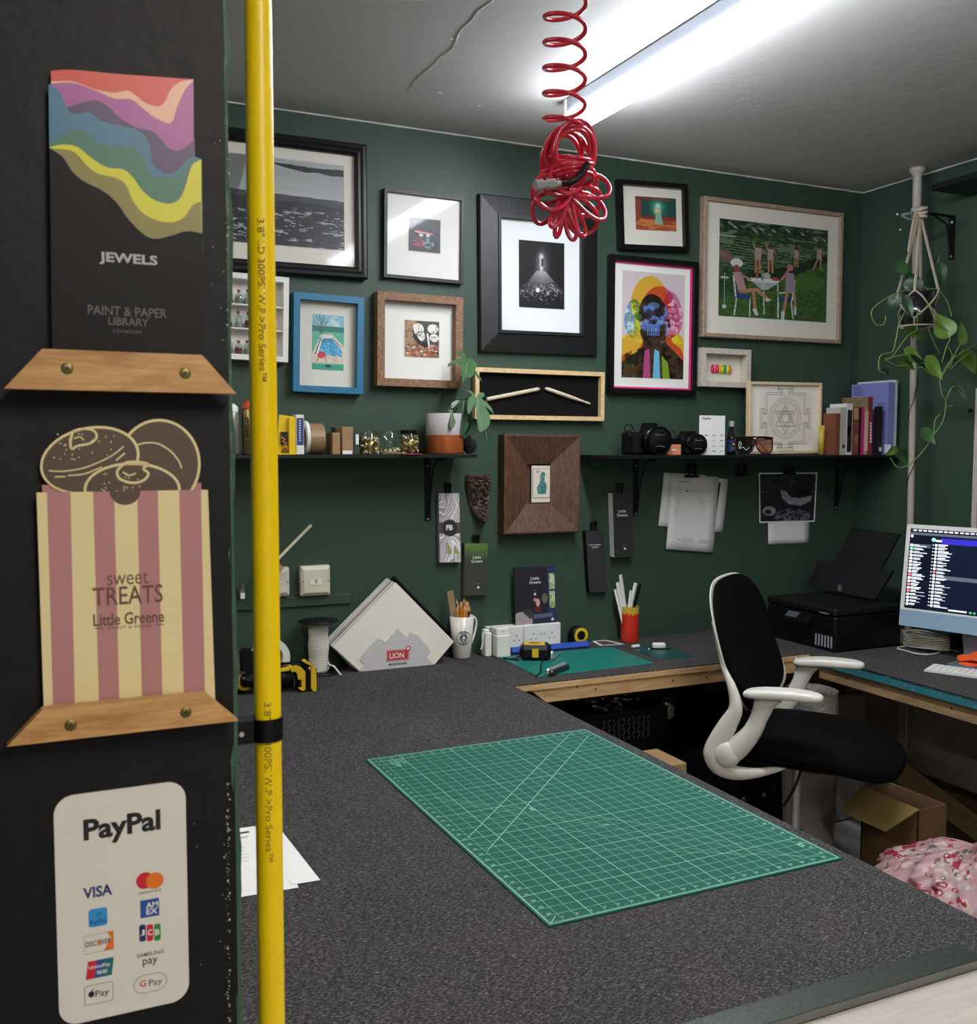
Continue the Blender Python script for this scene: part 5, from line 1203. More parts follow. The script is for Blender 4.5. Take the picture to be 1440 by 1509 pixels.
book('tall dark red book with patterned tan cover and white spine lettering', 1279.6, 1286.8, 584.5, '8a2532', cover_px=1240, cover_mat=mat('patterned_tan', '7a6a4c', rough=.5, var=.5, scale=60), extra=ex)
book('short black book in front of the lavender cover', 1294, 1301, 599, '1d1517', cover_px=1288, depth=.06, extra=[(1295.5, 659, 1299.5, 665, 'bdbdbd')])
rc = random.Random(5)
ce = [(1259, 571 + k * 3.4, 1259 + rc.uniform(5, 14), 572 + k * 3.4, '3d4372') for k in range(4)] + [(1293 + .3 * k / 22, 594 + k * 2.0, 1293 + rc.uniform(8, 12), 594.9 + k * 2.0, '4a5080') for k in range(22)] + [(1303, 655, 1313, 667, 'd9d9dc')]
book('big lavender hardback with its printed cover showing, right end of the row', 1310, 1319.5, 563, '7a84bd', cover_px=1253.5, cextra=ce)
book('tall thin whitish book at the very right of the row', 1320, 1323.6, 559.5, 'c3c8ce', cover_px=1262)
yc = YS + .05; x = at(1211, 640, y=yc).x; g = M(); mcup = mat('mustard_glaze', 'b59a3c', rough=.4); g.lathe([(.0001, .0005), (.011, .0005), (.012, at(1214, 627, y=yc).z - ZR), (.0105, at(1214, 627, y=yc).z - ZR), (.0095, .004), (.0001, .004)], (x, yc, ZR), mcup, seg=24)
g.build('mustard_cup', label='small mustard yellow cup squeezed between the frame and the books', cat='cup')

# ================================================================ things hung on the wall under the shelves
def clip(label, px, py0, py1, y=W - .012, wpx=9):
    p = at(px, py1, y=y); zt = at(px, py0, y=y).z; w_ = at(px + wpx / 2, py1, y=y).x - at(px - wpx / 2, py1, y=y).x
    t = thing('bulldog_clip', label, 'clip', (p.x, W, p.z)); g = M()
    g.prism([(p.x - w_ * .75, y - .006, p.z - .004), (p.x + w_ * .75, y - .006, p.z - .004), (p.x + w_ * .6, y - .004, p.z + .006), (p.x - w_ * .6, y - .004, p.z + .006)], (0, W - .0006 - (y - .006), 0), m_black); g.build('jaw', t)
    g = M()
    for sy in (-1, 1): g.tube(smoothpts([(p.x - w_ * .35, y, p.z + .005), (p.x - w_ * .3, y + sy * .003, (p.z + zt) / 2), (p.x - w_ * .36, y + sy * .006, zt - .002), (p.x, y + sy * .007, zt), (p.x + w_ * .36, y + sy * .006, zt - .002), (p.x + w_ * .3, y + sy * .003, (p.z + zt) / 2), (p.x + w_ * .35, y, p.z + .005)], 4), .0034, m_black, seg=6)
    g.build('handles', t); return t
def swatch(label, tl, tr, br, bl, face, deck, prints, dep=.02, name='swatch_fan', y0=W - .004):
    y = y0 - dep; P = [at(*p, y=y) for p in (tl, tr, br, bl)]; t = thing(name, label, 'swatch', ((P[2].x + P[3].x) / 2, W, P[2].z))
    g = M().prism(P, (0, .0012, 0), face)
    for fn in prints: fn(g, y)
    g.build('cover', t); M().prism([p + V((0, .0012, 0)) for p in P], (0, dep - .0012, 0), deck).build('leaves', t); return t
ik = Ink(64, 200, 'c9c4c2'); n = .5 + .5 * np.sin(7 * (ik.y * 1.6 + .8 * ik.x + 1.5 * ik.noise(2, 3, 21, 2)))
for k, (lo, hi, c) in enumerate(((.02, .10, 'f0eeee'), (.16, .19, '3a3836'), (.19, .32, 'a79f9c'), (.42, .46, '4a4644'), (.5, .66, 'eeebea'), (.72, .80, '9a9390'), (.86, .89, '55504e'), (.93, .99, 'b5afac'))): ik.put((n > lo) & (n < hi), c)
ik.put((n > .3) & (n < .7) & (ik.y > .70) & (ik.y < .88), 'a09a4a'); ik.put((ik.y > .42) & (ik.y < .58), '4b4a49')
ik.ell(.5, .50, .40, .125, '55534f'); ik.ell(.5, .5, .36, .112, '2a2a2b')
tl, tr, br, bl = (646.7, 727), (676.7, 727), (679.5, 828.4), (648.3, 829)
t = swatch('marbled black and white swatch with round monogram, left of the carved wood', tl, tr, br, bl, m_wp, m_grey, [])
Pm = [at(*p, y=W - .0245) for p in (tl, tr, br, bl)]
ik.mesh('marbled_print', lambda u, v: (Pm[0].lerp(Pm[1], u)).lerp(Pm[3].lerp(Pm[2], u), v), t)
g = M(); wtext(g, 'FB', 662.5, 777.5, 10, 8, W - .0248, m_wp, .04); g.build('monogram', t, label='white FB monogram')
clip('black clip holding the marbled swatch', 660.5, 713, 729, W - .014)
ik = Ink(40, 90, '3a3c34'); ik.a = ik.a * (1 - np.clip((.32 - ik.y) / .3, 0, 1))[..., None] + np.array(lin('5f7f38')) * np.clip((.32 - ik.y) / .3, 0, 1)[..., None]; ik.put(ik.noise(16, 30, 3) > .6, '45473f', .6)
tl, tr, br, bl = (685, 801), (718.7, 801), (718.7, 877), (684, 878)
t = swatch('green topped dark swatch hanging under the carved wood', tl, tr, br, bl, mat('olive_dark', '34362f', rough=.6), mat('deck_grey', '5a5d5a', rough=.6), [])
Pg = [at(*p, y=W - .0245) for p in (tl, tr, br, bl)]; ik.mesh('printed_cover', lambda u, v: (Pg[0].lerp(Pg[1], u)).lerp(Pg[3].lerp(Pg[2], u), v), t)
def lg_text(g, cx, cy, w_, y, small=(0, 44), k=1.0):
    wtext(g, 'Little', cx, cy - 2.9 * k, w_ * .68, 4.4 * k, y, m_wp, .01); wtext(g, 'Greene', cx, cy + 2.9 * k, w_ * .95, 4.4 * k, y, m_wp, .01); q = at(cx + small[0], cy + small[1] - 9 * k, y=y); g.box((q.x - .007, y, q.z - .0007), (q.x + .007, y + .0003, q.z + .0007), m_grey); p = at(cx + small[0], cy + small[1] - 3.5 * k, y=y); g.box((p.x - .004 * k, y, p.z - .004 * k), (p.x + .004 * k, y + .0004, p.z + .004 * k), m_wp)
g = M(); lg_text(g, 703, 824, 17, W - .0249, (2, 45)); g.build('lettering', t, label='white lettering')
clip('black clip holding the green topped swatch', 702, 788, 803, W - .014)
t = swatch('plain dark swatch hanging left of the black-and-white spined swatch', (863, 782.4), (888, 782.4), (896.3, 872), (869, 873.3), mat('charcoal_cover', '312f33', rough=.5), m_matte, [lambda g, y: (wtext(g, 'PAINT & PAPER', 877, 803, 17, 2, y - .0004, m_wp, .01), wtext(g, 'LIBRARY', 877.5, 806.5, 10, 2, y - .0004, m_wp, .01))], dep=.024)
clip('black clip holding the plain dark swatch', 875, 769, 784, W - .014)
t = swatch('black swatch with white side pages hanging by the right shelf bracket', (903, 727.4), (930, 728), (934.5, 820.6), (905.7, 821.4), mat('black_linen', '2a2a2a', rough=.6), m_paper, [lambda g, y: lg_text(g, 917, 756, 16, y - .0004, (4, 56))], dep=.034)
clip('black clip holding the swatch with white side pages', 914, 713, 729, W - .02)
# carved wood
t = M(); pts = [(698, 688, 705), (700, 690, 725), (704, 689, 724), (712, 688, 724.5), (725, 690, 724.5), (740, 693, 723.5), (752, 697, 722), (762, 701, 720), (768, 705, 717), (770, 708, 714)]
cwid = [(699, 690, 724), (703, 688.5, 724.5), (712, 688, 724.5), (725, 690, 724.5), (740, 693, 723.5), (752, 697, 722), (762, 701, 720), (767, 705, 717), (770, 709, 713)]
rc = random.Random(31); nzv = [[rc.uniform(-1, 1) for _ in range(40)] for _ in range(40)]
def carve(u, v):
    f = v * (len(cwid) - 1); i = min(int(f), len(cwid) - 2); q = f - i; y_, a, b_ = [cwid[i][k] * (1 - q) + cwid[i + 1][k] * q for k in range(3)]
    A = at(a, y_, y=W - .02); B = at(b_, y_, y=W - .02); ang = PI * u
    x = (A.x + B.x) / 2 - math.cos(ang) * (B.x - A.x) / 2; dep = math.sin(ang) ** .6 * (.030 + .012 * math.sin(v * 9)) + .008 * math.sin(ang) * nzv[int(u * 26)][int(v * 34)] - .016 * math.exp(-((u - .55) / .06) ** 2) * (v < .6)
    return V((x, W - .001 - dep, A.z))
g = M(); g.grid(carve, 26, 34, mat('carved_bark', '4d3d33', rough=.5, var=.6, scale=70, bump=.5, bscale=120), smooth=False)
top = [carve(k / 26, 0) for k in range(27)]; g.face(top, MATS['carved_bark'])
g.build('wood_carving', label='dark weathered carved wood piece hung between the shelves', cat='carving')
# brochure standing on the sockets
YBk = W - .035
ik = Ink(110, 150, '26242b'); ik.put(ik.x > .80, '2f3560'); ik.put((ik.x > .84) & (ik.x < .97) & (ik.y > .12) & (ik.y < .72), 'c9cfae'); ik.put((ik.x > .84) & (ik.x < .97) & (ik.y > .12) & (ik.y < .72) & (ik.noise(20, 30, 2) > .5), '8fa456'); ik.put((ik.y > .40) & (ik.y < .425) & (ik.x > .8), '2f3560')
ik.ell(.15, .90, .2, .13, 'b5a7a5'); ik.poly([(0, .8), (.3, .82), (.5, .95), (.5, 1), (0, 1)], 'a99b9b'); ik.poly([(.15, .75), (.35, .72), (.52, .86), (.35, .9)], '3c3a40'); ik.poly([(.42, .85), (.98, .84), (.98, 1), (.4, 1)], '2a3044'); ik.poly([(.45, .83), (.9, .80), (.9, .87), (.45, .9)], '5b6283')
ik.poly([(.45, .70), (.65, .70), (.62, .79), (.48, .79)], '5c2424'); ik.ell(.55, .62, .05, .07, 'd3a08c'); ik.ell(.48, .57, .04, .03, 'b98b7a'); ik.ell(.72, .55, .07, .09, '6a6a5a'); ik.ell(.9, .92, .035, .028, 'c9ccd2')
tl, tr, br, bl = (757.6, 836), (818.3, 834.5), (820.7, 918.6), (760, 922)
P = [at(*p, y=YBk) for p in (tl, tr, br, bl)]; zb = at(760, 922, y=YBk).z
t = thing('brochure', 'dark paint brochure with sofa photo standing on the white sockets', 'brochure', ((P[0].x + P[1].x) / 2, YBk, zb))
M().prism([p + V((0, .0004, 0)) for p in P], (0, .006, 0), mat('brochure_edge', '2a2b30', rough=.5)).build('pages', t); ik.mesh('cover_print', lambda u, v: (P[0].lerp(P[1], u)).lerp(P[3].lerp(P[2], u), v), t)
g = M(); lg_text(g, 788.5, 855, 18, YBk - .0006, (0, 24), 1.0); g.build('lettering', t, label='white lettering')
# papers
def sheet(g, tl, tr, br, bl, y, m_, bow=.0):
    P = [at(*p, y=y) for p in (tl, tr, br, bl)]
    g.grid(lambda u, v: P[0].lerp(P[1], u).lerp(P[3].lerp(P[2], u), v) - V((0, bow * math.sin(PI * v * .9) + bow * v, 0)), 6, 8, m_)
    return P
yp = W - .0045
g = M(); sheet(g, (978.5, 696), (1040, 700), (1030, 781), (969.7, 774.8), yp + .003, m_paper, .002)
for k in range(16): p = at(986 - k * .35, 712 + k * 4, y=yp - .003); g.obox(p, (.0022 if k % 3 else .005, .0002, .0014), m_grey)
g.build('paper_sheet', label='left back sheet of the papers clipped under the right shelf', cat='paper', solid=.0003)
g = M(); sheet(g, (1015, 701), (1073.3, 706), (1064, 784.6), (1010, 780), yp + .0015, m_paper, .002)
a = [at(*p, y=yp - .0042) for p in ((1060, 711), (1062.5, 711), (1055, 762), (1052, 762))]; g.face(a, m_ink); g.build('paper_sheet', label='right back sheet with a dark vertical bar', cat='paper', solid=.0003)
g = M(); sheet(g, (988.6, 699), (1059, 702.7), (1049.7, 814.2), (980.4, 809), yp - .002, m_paper, .004)
rc = random.Random(3)
def FP(u, v, l=.0075): 
    P = [at(*p, y=yp - l - .004 * math.sin(PI * v * .9) - .004 * v) for p in ((988.6, 699), (1059, 702.7), (1049.7, 814.2), (980.4, 809))]; return P[0].lerp(P[1], u).lerp(P[3].lerp(P[2], u), v)
def tline(u0, u1, v, th=.0008, m_=m_grey): a, b_ = FP(u0, v, .003), FP(u1, v, .003); g.obox((a + b_) / 2, ((b_ - a).length, .0002, th), m_, R=Matrix.Rotation(-math.atan2(b_.z - a.z, b_.x - a.x), 3, 'Y'))
tline(.14, .42, .09, .0018, m_ink)
for v in (.14, .165, .19, .215, .24): tline(.14, .14 + rc.uniform(.08, .16), v)
for v in (.20, .215): tline(.40, .88, v)
tline(.33, .38, .21, .004, m_ink)
for v in (.29, .315, .34, .365, .39): tline(.14, .22, v); tline(.62, .62 + rc.uniform(.1, .25), v)
for v in (.44, .47, .5, .53): tline(.14, .2, v)
for v in (.84, .855, .87, .885): tline(.32, .56, v); tline(.68, .95, v)
tline(.14, .18, .85); tline(.26, .29, .86, .003, m_ink)
g.build('paper_sheet', label='long printed invoice sheet at the front of the clipped papers', cat='paper', solid=.0003)
clip('black clip holding the printed invoice sheets', 1020, 686, 702, W - .014, 14)
clip('empty black clip on the wall between papers and photo', 1094, 686, 700, W - .01, 13)
g = M(); sheet(g, (1131, 740), (1193, 740), (1191.8, 800), (1132, 802), yp + .002, m_paper, .001); g.build('paper_sheet', label='plain white sheet hanging below the seascape print', cat='paper', solid=.0003)
ik = Ink(130, 112, '1a1a22'); n = ik.noise(7, 12, 3); n2 = ik.noise(22, 40, 8)
ik.a *= (.5 + 1.2 * n)[..., None]; ik.put((n2 > .6) & (ik.y < .4), '4a4a55', .8); ik.poly([(.36, .34), (.46, .36), (.56, .5), (.72, .52), (.95, .46), (.93, .58), (.74, .68), (.52, .64), (.40, .52)], '8b8892'); ik.put((n2 > .55) & ik.mpoly([(.36, .34), (.46, .36), (.56, .5), (.72, .52), (.95, .46), (.93, .58), (.74, .68), (.52, .64), (.40, .52)]), 'b0acb4', .7)
ik.poly([(.5, .36), (.95, .3), (.9, .42), (.6, .46)], '0f0f14'); ik.ell(.16, .78, .12, .10, '8f8c94'); ik.ell(.14, .80, .06, .05, '2a2a33'); ik.put((n2 > .5) & (ik.mell(.6, .9, .34, .16) < 1), '7a7882', .8)
P = [at(*p, y=yp - .002) for p in ((1118.5, 696.6), (1205, 696), (1201, 769), (1119.4, 770.8))]
t = thing('photo_print', 'dark photo print of rocks and surf clipped under the right shelf', 'photo', ((P[0].x + P[1].x) / 2, W, P[2].z))
M().prism([p + V((0, .0003, 0)) for p in P], (0, .0006, 0), m_paper).build('paper', t)
def ins(u, v): u = .018 + u * .955; v = .03 + v * .94; return P[0].lerp(P[1], u).lerp(P[3].lerp(P[2], u), v) - V((0, .0003, 0))
ik.mesh('image', ins, t); clip('black clip holding the surf photo', 1164, 689, 698, W - .014, 12)
# wall sockets
def plate(label, px0, py0, px1, py1, kind):
    a, b_ = at(px0, py0, y=W - .03), at(px1, py1, y=W - .03); t = thing('wall_socket', label, 'socket', ((a.x + b_.x) / 2, W, b_.z)); cx, cz = (a.x + b_.x) / 2, (a.z + b_.z) / 2; s_ = (b_.x - a.x) / 2
    M().box((a.x, W - .024, b_.z), (b_.x, W, a.z), mat('ivory_plastic', 'd6d1bd', rough=.45, var=.03), bev=.002).build('back_box', t)
    g = M().prism([(cx + sx * s_, W - .024, cz + sz * s_ * .97) for sx, sz in ((-1, -1), (1, -1), (1, 1), (-1, 1))], (0, -.002, 0), MATS['ivory_plastic'])
    g.rings((a.x, b_.x, cz - s_ * .97, cz + s_ * .97), [(0, .026), (.010, .033), (.0101, .033), (s_ * .9, .033)], MATS['ivory_plastic'], lambda x, h, z: V((x, W - h, z)))
    g.build('faceplate', t)
    if kind:
        for k in (-1, 1):
            M().box((cx + k * .012 - .0085, W - .035, cz - .014), (cx + k * .012 + .0085, W - .033, cz + .006), m_white, bev=.0008).build('port', t, label='network port shutter')
    for k in (-1, 1): M().lathe([(.0001, .001), (.0022, .001), (.0026, 0)], (cx + k * (s_ - .007), W - .0335, cz), m_brass, axis=(0, -1, 0), seg=12).build('screw', t)
plate('ivory double network socket on the green wall above the trunking', 443.5, 835, 487, 877, True)
plate('pale blank wall plate beside the yellow hose', 385, 838, 427, 879, False)
g = M(); a = at(357, 868, y=W - .03); g.box((a.x - .009, W - .035, a.z - .03), (a.x + .008, W - .001, a.z + .0), mat('dull_metal', '77776f', rough=.4, metal=.5), bev=.002); g.box((a.x - .007, W - .04, a.z - .03), (a.x + .006, W - .035, a.z - .012), m_white); g.cyl((a.x, W - .03, a.z), (a.x, W - .03, a.z + .014), .006, MATS['dull_metal'])
g.build('light_switch', label='tiny metal fitting on the wall left of the yellow hose', cat='fitting')
# mallet resting on the trunking
t = thing('mallet', 'wooden-handled mallet leaning on the wall behind the yellow hose', 'tool', at(400, 850, y=W - .06)); ps, pe = at(398, 836, y=W - .065), at(458.5, 774, y=W - .02)
M().tube([ps, pe], .0055, m_stick, seg=12).build('handle', t)
d = (pe - ps).normalized(); e = d.cross(Y3).normalized(); g = M(); g.tube([ps - e * .03 + d * .012, ps + e * .022 + d * .012], [.02, .02], wood('mallet_head', '8a6a48', 'ad8a62', scale=6), seg=20); g.build('head', t)
# ================================================================ things on the table tops
# ---- large self-healing cutting mat
m_mat = mat('cutting_mat_green', '235b4c', spec=.15, rough=.7, var=.05, scale=8)
m_mline = mat('mat_line_pale', '93c4b0', spec=.2, rough=.7, var=.03)
MX, MY, MA, MB, MTH = .69724, 2.20721, .6011, .8984, .01
mu = V((math.cos(MTH), math.sin(MTH), 0)); mv = V((math.sin(MTH), -math.cos(MTH), 0)); MO = V((MX, MY, T + .0032))
def mp_(a, b): return MO + mu * a + mv * b
g = M(); cs = [mp_(0, 0), mp_(MA, 0), mp_(MA, MB), mp_(0, MB)]; g.prism([p + V((0, 0, -.0032)) for p in cs], (0, 0, .0031), m_mat)
ML = MO + V((0, 0, .0001))
def ml(x0, y0, x1, y1, w=.0007): g.strokes([(x0, y0), (x1, y1)], w, ML, mu, mv, m_mline)
mg = .0055; nx, ny = 23, 35; cx_, cy_ = (MA - 2 * mg) / nx, (MB - 2 * mg) / ny
for i in range(1, nx): ml(mg + i * cx_, mg, mg + i * cx_, MB - mg, .0015 if i % 5 == 3 else .0008)
for j in range(1, ny): ml(mg, mg + j * cy_, MA - mg, mg + j * cy_, .0015 if (ny - j) % 5 == 4 else .0008)
for q in ((mg, mg, MA - mg, mg), (MA - mg, mg, MA - mg, MB - mg), (MA - mg, MB - mg, mg, MB - mg), (mg, MB - mg, mg, mg)): ml(*q, .0022)
for i in range(nx * 8 + 1):
    l = .007 if i % 4 == 0 else .004; x = mg + i * cx_ / 8; ml(x, mg, x, mg + l, .0005); ml(x, MB - mg, x, MB - mg - l, .0005)
for j in range(ny * 8 + 1):
    l = .007 if j % 4 == 0 else .004; y = mg + j * cy_ / 8; ml(mg, y, mg + l, y, .0005); ml(MA - mg, y, MA - mg - l, y, .0005)
for i in range(1, nx):
    for yy in (mg + .013, MB - mg - .013): g.text(str(i), mp_(mg + i * cx_ + .004, yy) + V((0, 0, .0002)), mu, -mv, 0, .0062, m_mline, .02)
for j in range(1, ny):
    for xx in (mg + .013, MA - mg - .013): g.text(str(j), mp_(xx, mg + j * cy_ - .005) + V((0, 0, .0002)), mu, -mv, 0, .0062, m_mline, .02)
ml(mg, MB - mg, mg + .02, MB - mg - .02, .0015)
def pl2(px, py): p = at(px, py, z=T + .0033) - MO; return (p.dot(mu), p.dot(mv))
for (p0, p1, w_) in (((838.6, 1083), (689.6, 1234.7), .0016), ((867, 1084.7), (717.8, 1254), .0016), ((651, 1181), (1193, 1265), .0007), ((640, 1175), (1205, 1245), .0007), ((700, 1245), (1205, 1262), .0007), ((680, 1200), (1100, 1262), .0007), ((760, 1178), (1180, 1262), .0006), ((640, 1176), (900, 1216), .0006)):
    a, b_ = pl2(*p0), pl2(*p1); ml(*a, *b_, w_)
for (px, py, s_) in ((588, 1128, 'II'), (1180, 1245, '45'), (785, 1192, '60'), (893, 1215, '//')):
    p = at(px, py, z=T + .0034); g.text(s_, p, mv, mu, 0, .012, m_mline, .02)
rc = random.Random(1)
for k in range(7):
    for j in range(3): x, y = .045 + j * .013, .035 + k * .0055; ml(x, y, x + rc.uniform(.006, .011), y, .0018)
g.build('cutting_mat', label='large green cutting mat with pale grid lines on the charcoal table', cat='cutting mat')
# small blade
# ---- loose papers at the left
g = M(); P = [at(*q, z=T + .0004) for q in ((300, 1228), (405, 1213.5), (440, 1308), (300, 1331))]; g.prism([P[0], P[1], P[2], P[3]], (0, 0, .0003), m_paper)
for (a, b_) in (((345, 1229), (366, 1226)), ((345, 1236), (362, 1233.5))): p, q = at(*a, z=T + .0008), at(*b_, z=T + .0008); g.obox((p + q) / 2, (.03, .008 if a[1] < 1232 else .003, .0001), m_ink)
for k in range(5): p = at(350 + k, 1250 + k * 5, z=T + .0008); g.obox(p, (.03, .0012, .0001), m_grey)
g.build('paper_sheet', label='printed white sheet on the table, half behind the yellow hose', cat='paper')
g = M(); P = [at(*q, z=T + .0012) for q in ((404, 1215), (407, 1213), (472, 1297), (425, 1304.5))]
P = [at(376, 1221, z=T + .0012), at(407, 1214, z=T + .0012), at(472, 1297, z=T + .0012), at(430, 1304, z=T + .0012)]; g.prism(P, (0, 0, .0003), m_paper); g.build('paper_sheet', label='blank white sheet corner sticking out right of the yellow hose', cat='paper')

# ---- mountboard pack with its holder
def wy(px, py, y): return at(px, py, y=y)
yfb = 3.095
t = thing('mountboard_pack', 'stack of pale mountboards standing on a corner in a printed holder', 'mountboard', (1.09, 3.12, T))
quad = [(584.4, 859.4), (669, 945.5), (641, 977), (530.3, 989.5), (492, 954)]
base = [wy(*p, yfb) for p in quad]
for k in (2, 3): base[k].z = max(base[k].z, T + .001)
cols = ['ece6d8', 'e3ded2', 'b9b3ae', 'e5e1d8', '7c7478', 'ddd8ce', '5f575c', 'd0cac2', '9a9392', 'e0dcd3', 'e6e2da', '8a8382', 'd8d3ca']
rc = random.Random(8)
for k, hx in enumerate(cols):
    o = V(((rc.uniform(-.0025, .0015) if k else 0) - .0005 * k, .0064 * k, .0006 * k + (rc.uniform(-.0012, .0012) if k else 0))); pp = [p + o for p in base]
    for q in (2, 3): pp[q].z = T + .001
    M().prism(pp, (0, .0028 if k else .003, 0), mat('board_' + hx, hx, rough=.85, var=.02)).build('board', t)
pp = [p + V((.022, .086, .012)) for p in base]; pp = [V((p.x, p.y, max(p.z, T + .001))) for p in pp]
M().prism(pp, (0, .003, 0), m_matte).build('board', t, label='black shadow board at the back of the stack')  # black sheet standing in for the dark shadow behind the stack
hl = [(690, 905), (1080, 862), (1042, 826), (1060, 792), (1052, 775), (990, 705), (950, 690), (933, 716), (887, 668), (824, 740), (785, 722), (745, 755), (692, 815), (688, 838), (712, 862), (690, 885)]
hp_ = [wy(340 + x * .2778, 740 + y * .2778, yfb - .003) for x, y in hl]
for k in (0, 1): hp_[k].z = T + .0008
g = M().prism(hp_, (0, .0024, 0), mat('holder_card', 'c9c7c4', rough=.8, var=.02)); yy = yfb - .0034
def hpt(x, y): return wy(340 + x * .2778, 740 + y * .2778, yy)
hu = (hpt(948, 806) - hpt(826, 816)).normalized(); hv = V((-hu.z, 0, hu.x))
c = hpt(887, 812); w2_, h2_ = .0395, .0185
g.prism([c + hu * (sx * w2_) + hv * (sz * h2_) for sx, sz in ((-1, -1), (1, -1), (1, 1), (-1, 1))], (0, .0003, 0), mat('lion_red', 'c03436', rough=.6)); c2 = c - V((0, .0003, 0))
for sx in (-1, 1): g.prism([c2 + hu * (sx * (w2_ - .003)) + hv * (s * (h2_ - .003)) + hu * d for s, d in ((-1, -.0004), (-1, .0004), (1, .0004), (1, -.0004))], (0, .0001, 0), m_wp); g.prism([c2 + hv * (sx * (h2_ - .003)) + hu * (s * (w2_ - .003)) + hv * d for s, d in ((-1, -.0004), (1, -.0004), (1, .0004), (-1, .0004))], (0, .0001, 0), m_wp)
g.text('LION', c2 - hu * .004 - V((0, .0002, 0)), hu, hv, .050, .019, m_wp, .02); cc = c2 + hu * .036 + hv * .020; g.ell(cc, (.009, .0006, .010), MATS['lion_red'], seg=14, rings=6); g.ell(cc - V((0, .0005, 0)), (.005, .0006, .006), m_wp, seg=10, rings=6)
g.text('MOUNTBOARD', hpt(888, 858), hu, hv, .064, .008, m_ink, .03)
g.build('holder', t, label='grey card holder with red label')

# ---- white mug of pencils
cx, cy = 1.352, 3.160; r0, r1 = .0315, .0435; H = at(675, 908, y=cy - .02).z - T; H = .148
t = thing('mug', 'tall white mug with round green logo holding pencils', 'mug', (cx, cy, T)); m_mug = mat('mug_glaze', 'dedbd0', rough=.2, var=.02, coat=.4)
M().lathe([(.0001, .001), (r0 * .92, .001), (r0, .004), (r0 + (r1 - r0) * .45, H * .45), (r1, H), (r1 - .003, H), (r0 - .002, .012), (.0001, .010)], (cx, cy, T), m_mug, seg=44).build('body', t)
hd_ = V((.94, .34, 0)).normalized(); M().tube(smoothpts([V((cx, cy, T)) + hd_ * a + V((0, 0, b_)) for a, b_ in ((.036, .128), (.058, .135), (.070, .115), (.060, .075), (.044, .045), (.031, .038))], 7), .0062, m_mug, seg=12, flat=.75).build('handle', t)
def logo_ring(g):
    # round badge wrapped on the mug, facing the room
    a0 = math.atan2(CAM.x - cx, -(CAM.y - cy)) + .18
    def mp(x, z, d=0.0):
        rr = r0 + (r1 - r0) * (z / H) + .0005 + d; a = a0 + x / rr; return V((cx + math.sin(a) * rr, cy - math.cos(a) * rr, T + z))
    zc = .075; dk = mat('logo_green', '1f3d33', rough=.4); R0 = .0255
    def disc(r_, m_, d): g.add([mp(0, zc, d)] + [mp(r_ * math.cos(2*PI*k/36), zc + r_ * math.sin(2*PI*k/36), d) for k in range(36)], [(0, 1 + k, 1 + (k + 1) % 36) for k in range(36)], m_)
    disc(R0, dk, 0); disc(R0 * .60, m_wp, .0002); disc(R0 * .55, dk, .0004)
    for word, up in (('STARBUCKS', 1), ('COFFEE', -1)):
        n = len(word)
        for k, ch in enumerate(word):
            an = PI / 2 - (k - (n - 1) / 2) * .36 if up > 0 else -PI / 2 + (k - (n - 1) / 2) * .34
            x, z = R0 * .80 * math.cos(an), R0 * .80 * math.sin(an); c = mp(x, zc + z, .0005); e = mp(x + .001, zc + z, .0005)
            uu = (e - c).normalized(); rot = an - PI / 2 if up > 0 else an + PI / 2
            vv = Z3 * math.cos(rot) - uu * math.sin(rot); uu2 = uu * math.cos(rot) + Z3 * math.sin(rot); g.text(ch, c, uu2, vv, 0, .0066, m_wp, .02)
    # the figure reduced to its white shapes
    def blob(pts, m_=m_wp, d=.0006): g.face([mp(x * R0, zc + z * R0, d) for x, z in pts], m_)
    blob([(-.16, -.05), (.16, -.05), (.13, .25), (0, .32), (-.13, .25)]); blob([(-.1, .33), (-.06, .42), (0, .36), (.06, .42), (.1, .33)]); blob([(-.07, -.45), (.07, -.45), (.1, -.08), (-.1, -.08)])
    for s in (-1, 1): blob([(s * .2, .2), (s * .28, .2), (s * .26, -.12), (s * .2, -.12)][::s]); blob([(s * .28, -.38), (s * .4, -.05), (s * .46, .12), (s * .36, -.02), (s * .22, -.36)][::s])
    blob([(-.07, .13), (-.04, .16), (-.01, .13)], dk, .0008); blob([(.01, .13), (.04, .16), (.07, .13)], dk, .0008); blob([(-.05, .03), (.05, .03), (0, .0)], dk, .0008)
g = M(); logo_ring(g); g.build('logo', t, label='round dark green and white logo')
rc = random.Random(14); m_pw = mat('pencil_wood', 'd2ad7a', rough=.6); pc_ = [mat('pencil_orange', 'cf8a2a', rough=.35), mat('pencil_yellow', 'd9a92a', rough=.35), mat('pencil_dark', '4a2a1a', rough=.4), mat('pencil_red', 'a8432a', rough=.4)]
for k in range(19):
    a = rc.uniform(0, 2 * PI); q = rc.uniform(.014, .038); top = V((cx + q * math.cos(a), cy + q * math.sin(a), T + H + rc.uniform(.030, .062))); bt = V((cx + .3 * q * math.cos(a + .6), cy + .3 * q * math.sin(a + .6), T + .014)); mm = pc_[(0, 0, 1, 0, 3, 2)[k % 6]]
    p = thing('pencil', 'sharpened orange or yellow pencil standing in the white mug', 'pencil', bt, group='pencils in the white mug')
    d = (top - bt).normalized(); M().tube([bt, top - d * .016], .0036, mm, seg=6, smooth=False).build('shaft', p); M().tube([top - d * .016, top - d * .003, top], [.0036, .001, .0002], m_pw, seg=6).build('tip', p)
a, b_ = at(652, 870, y=cy + .01), at(664, 908, y=cy + .01)
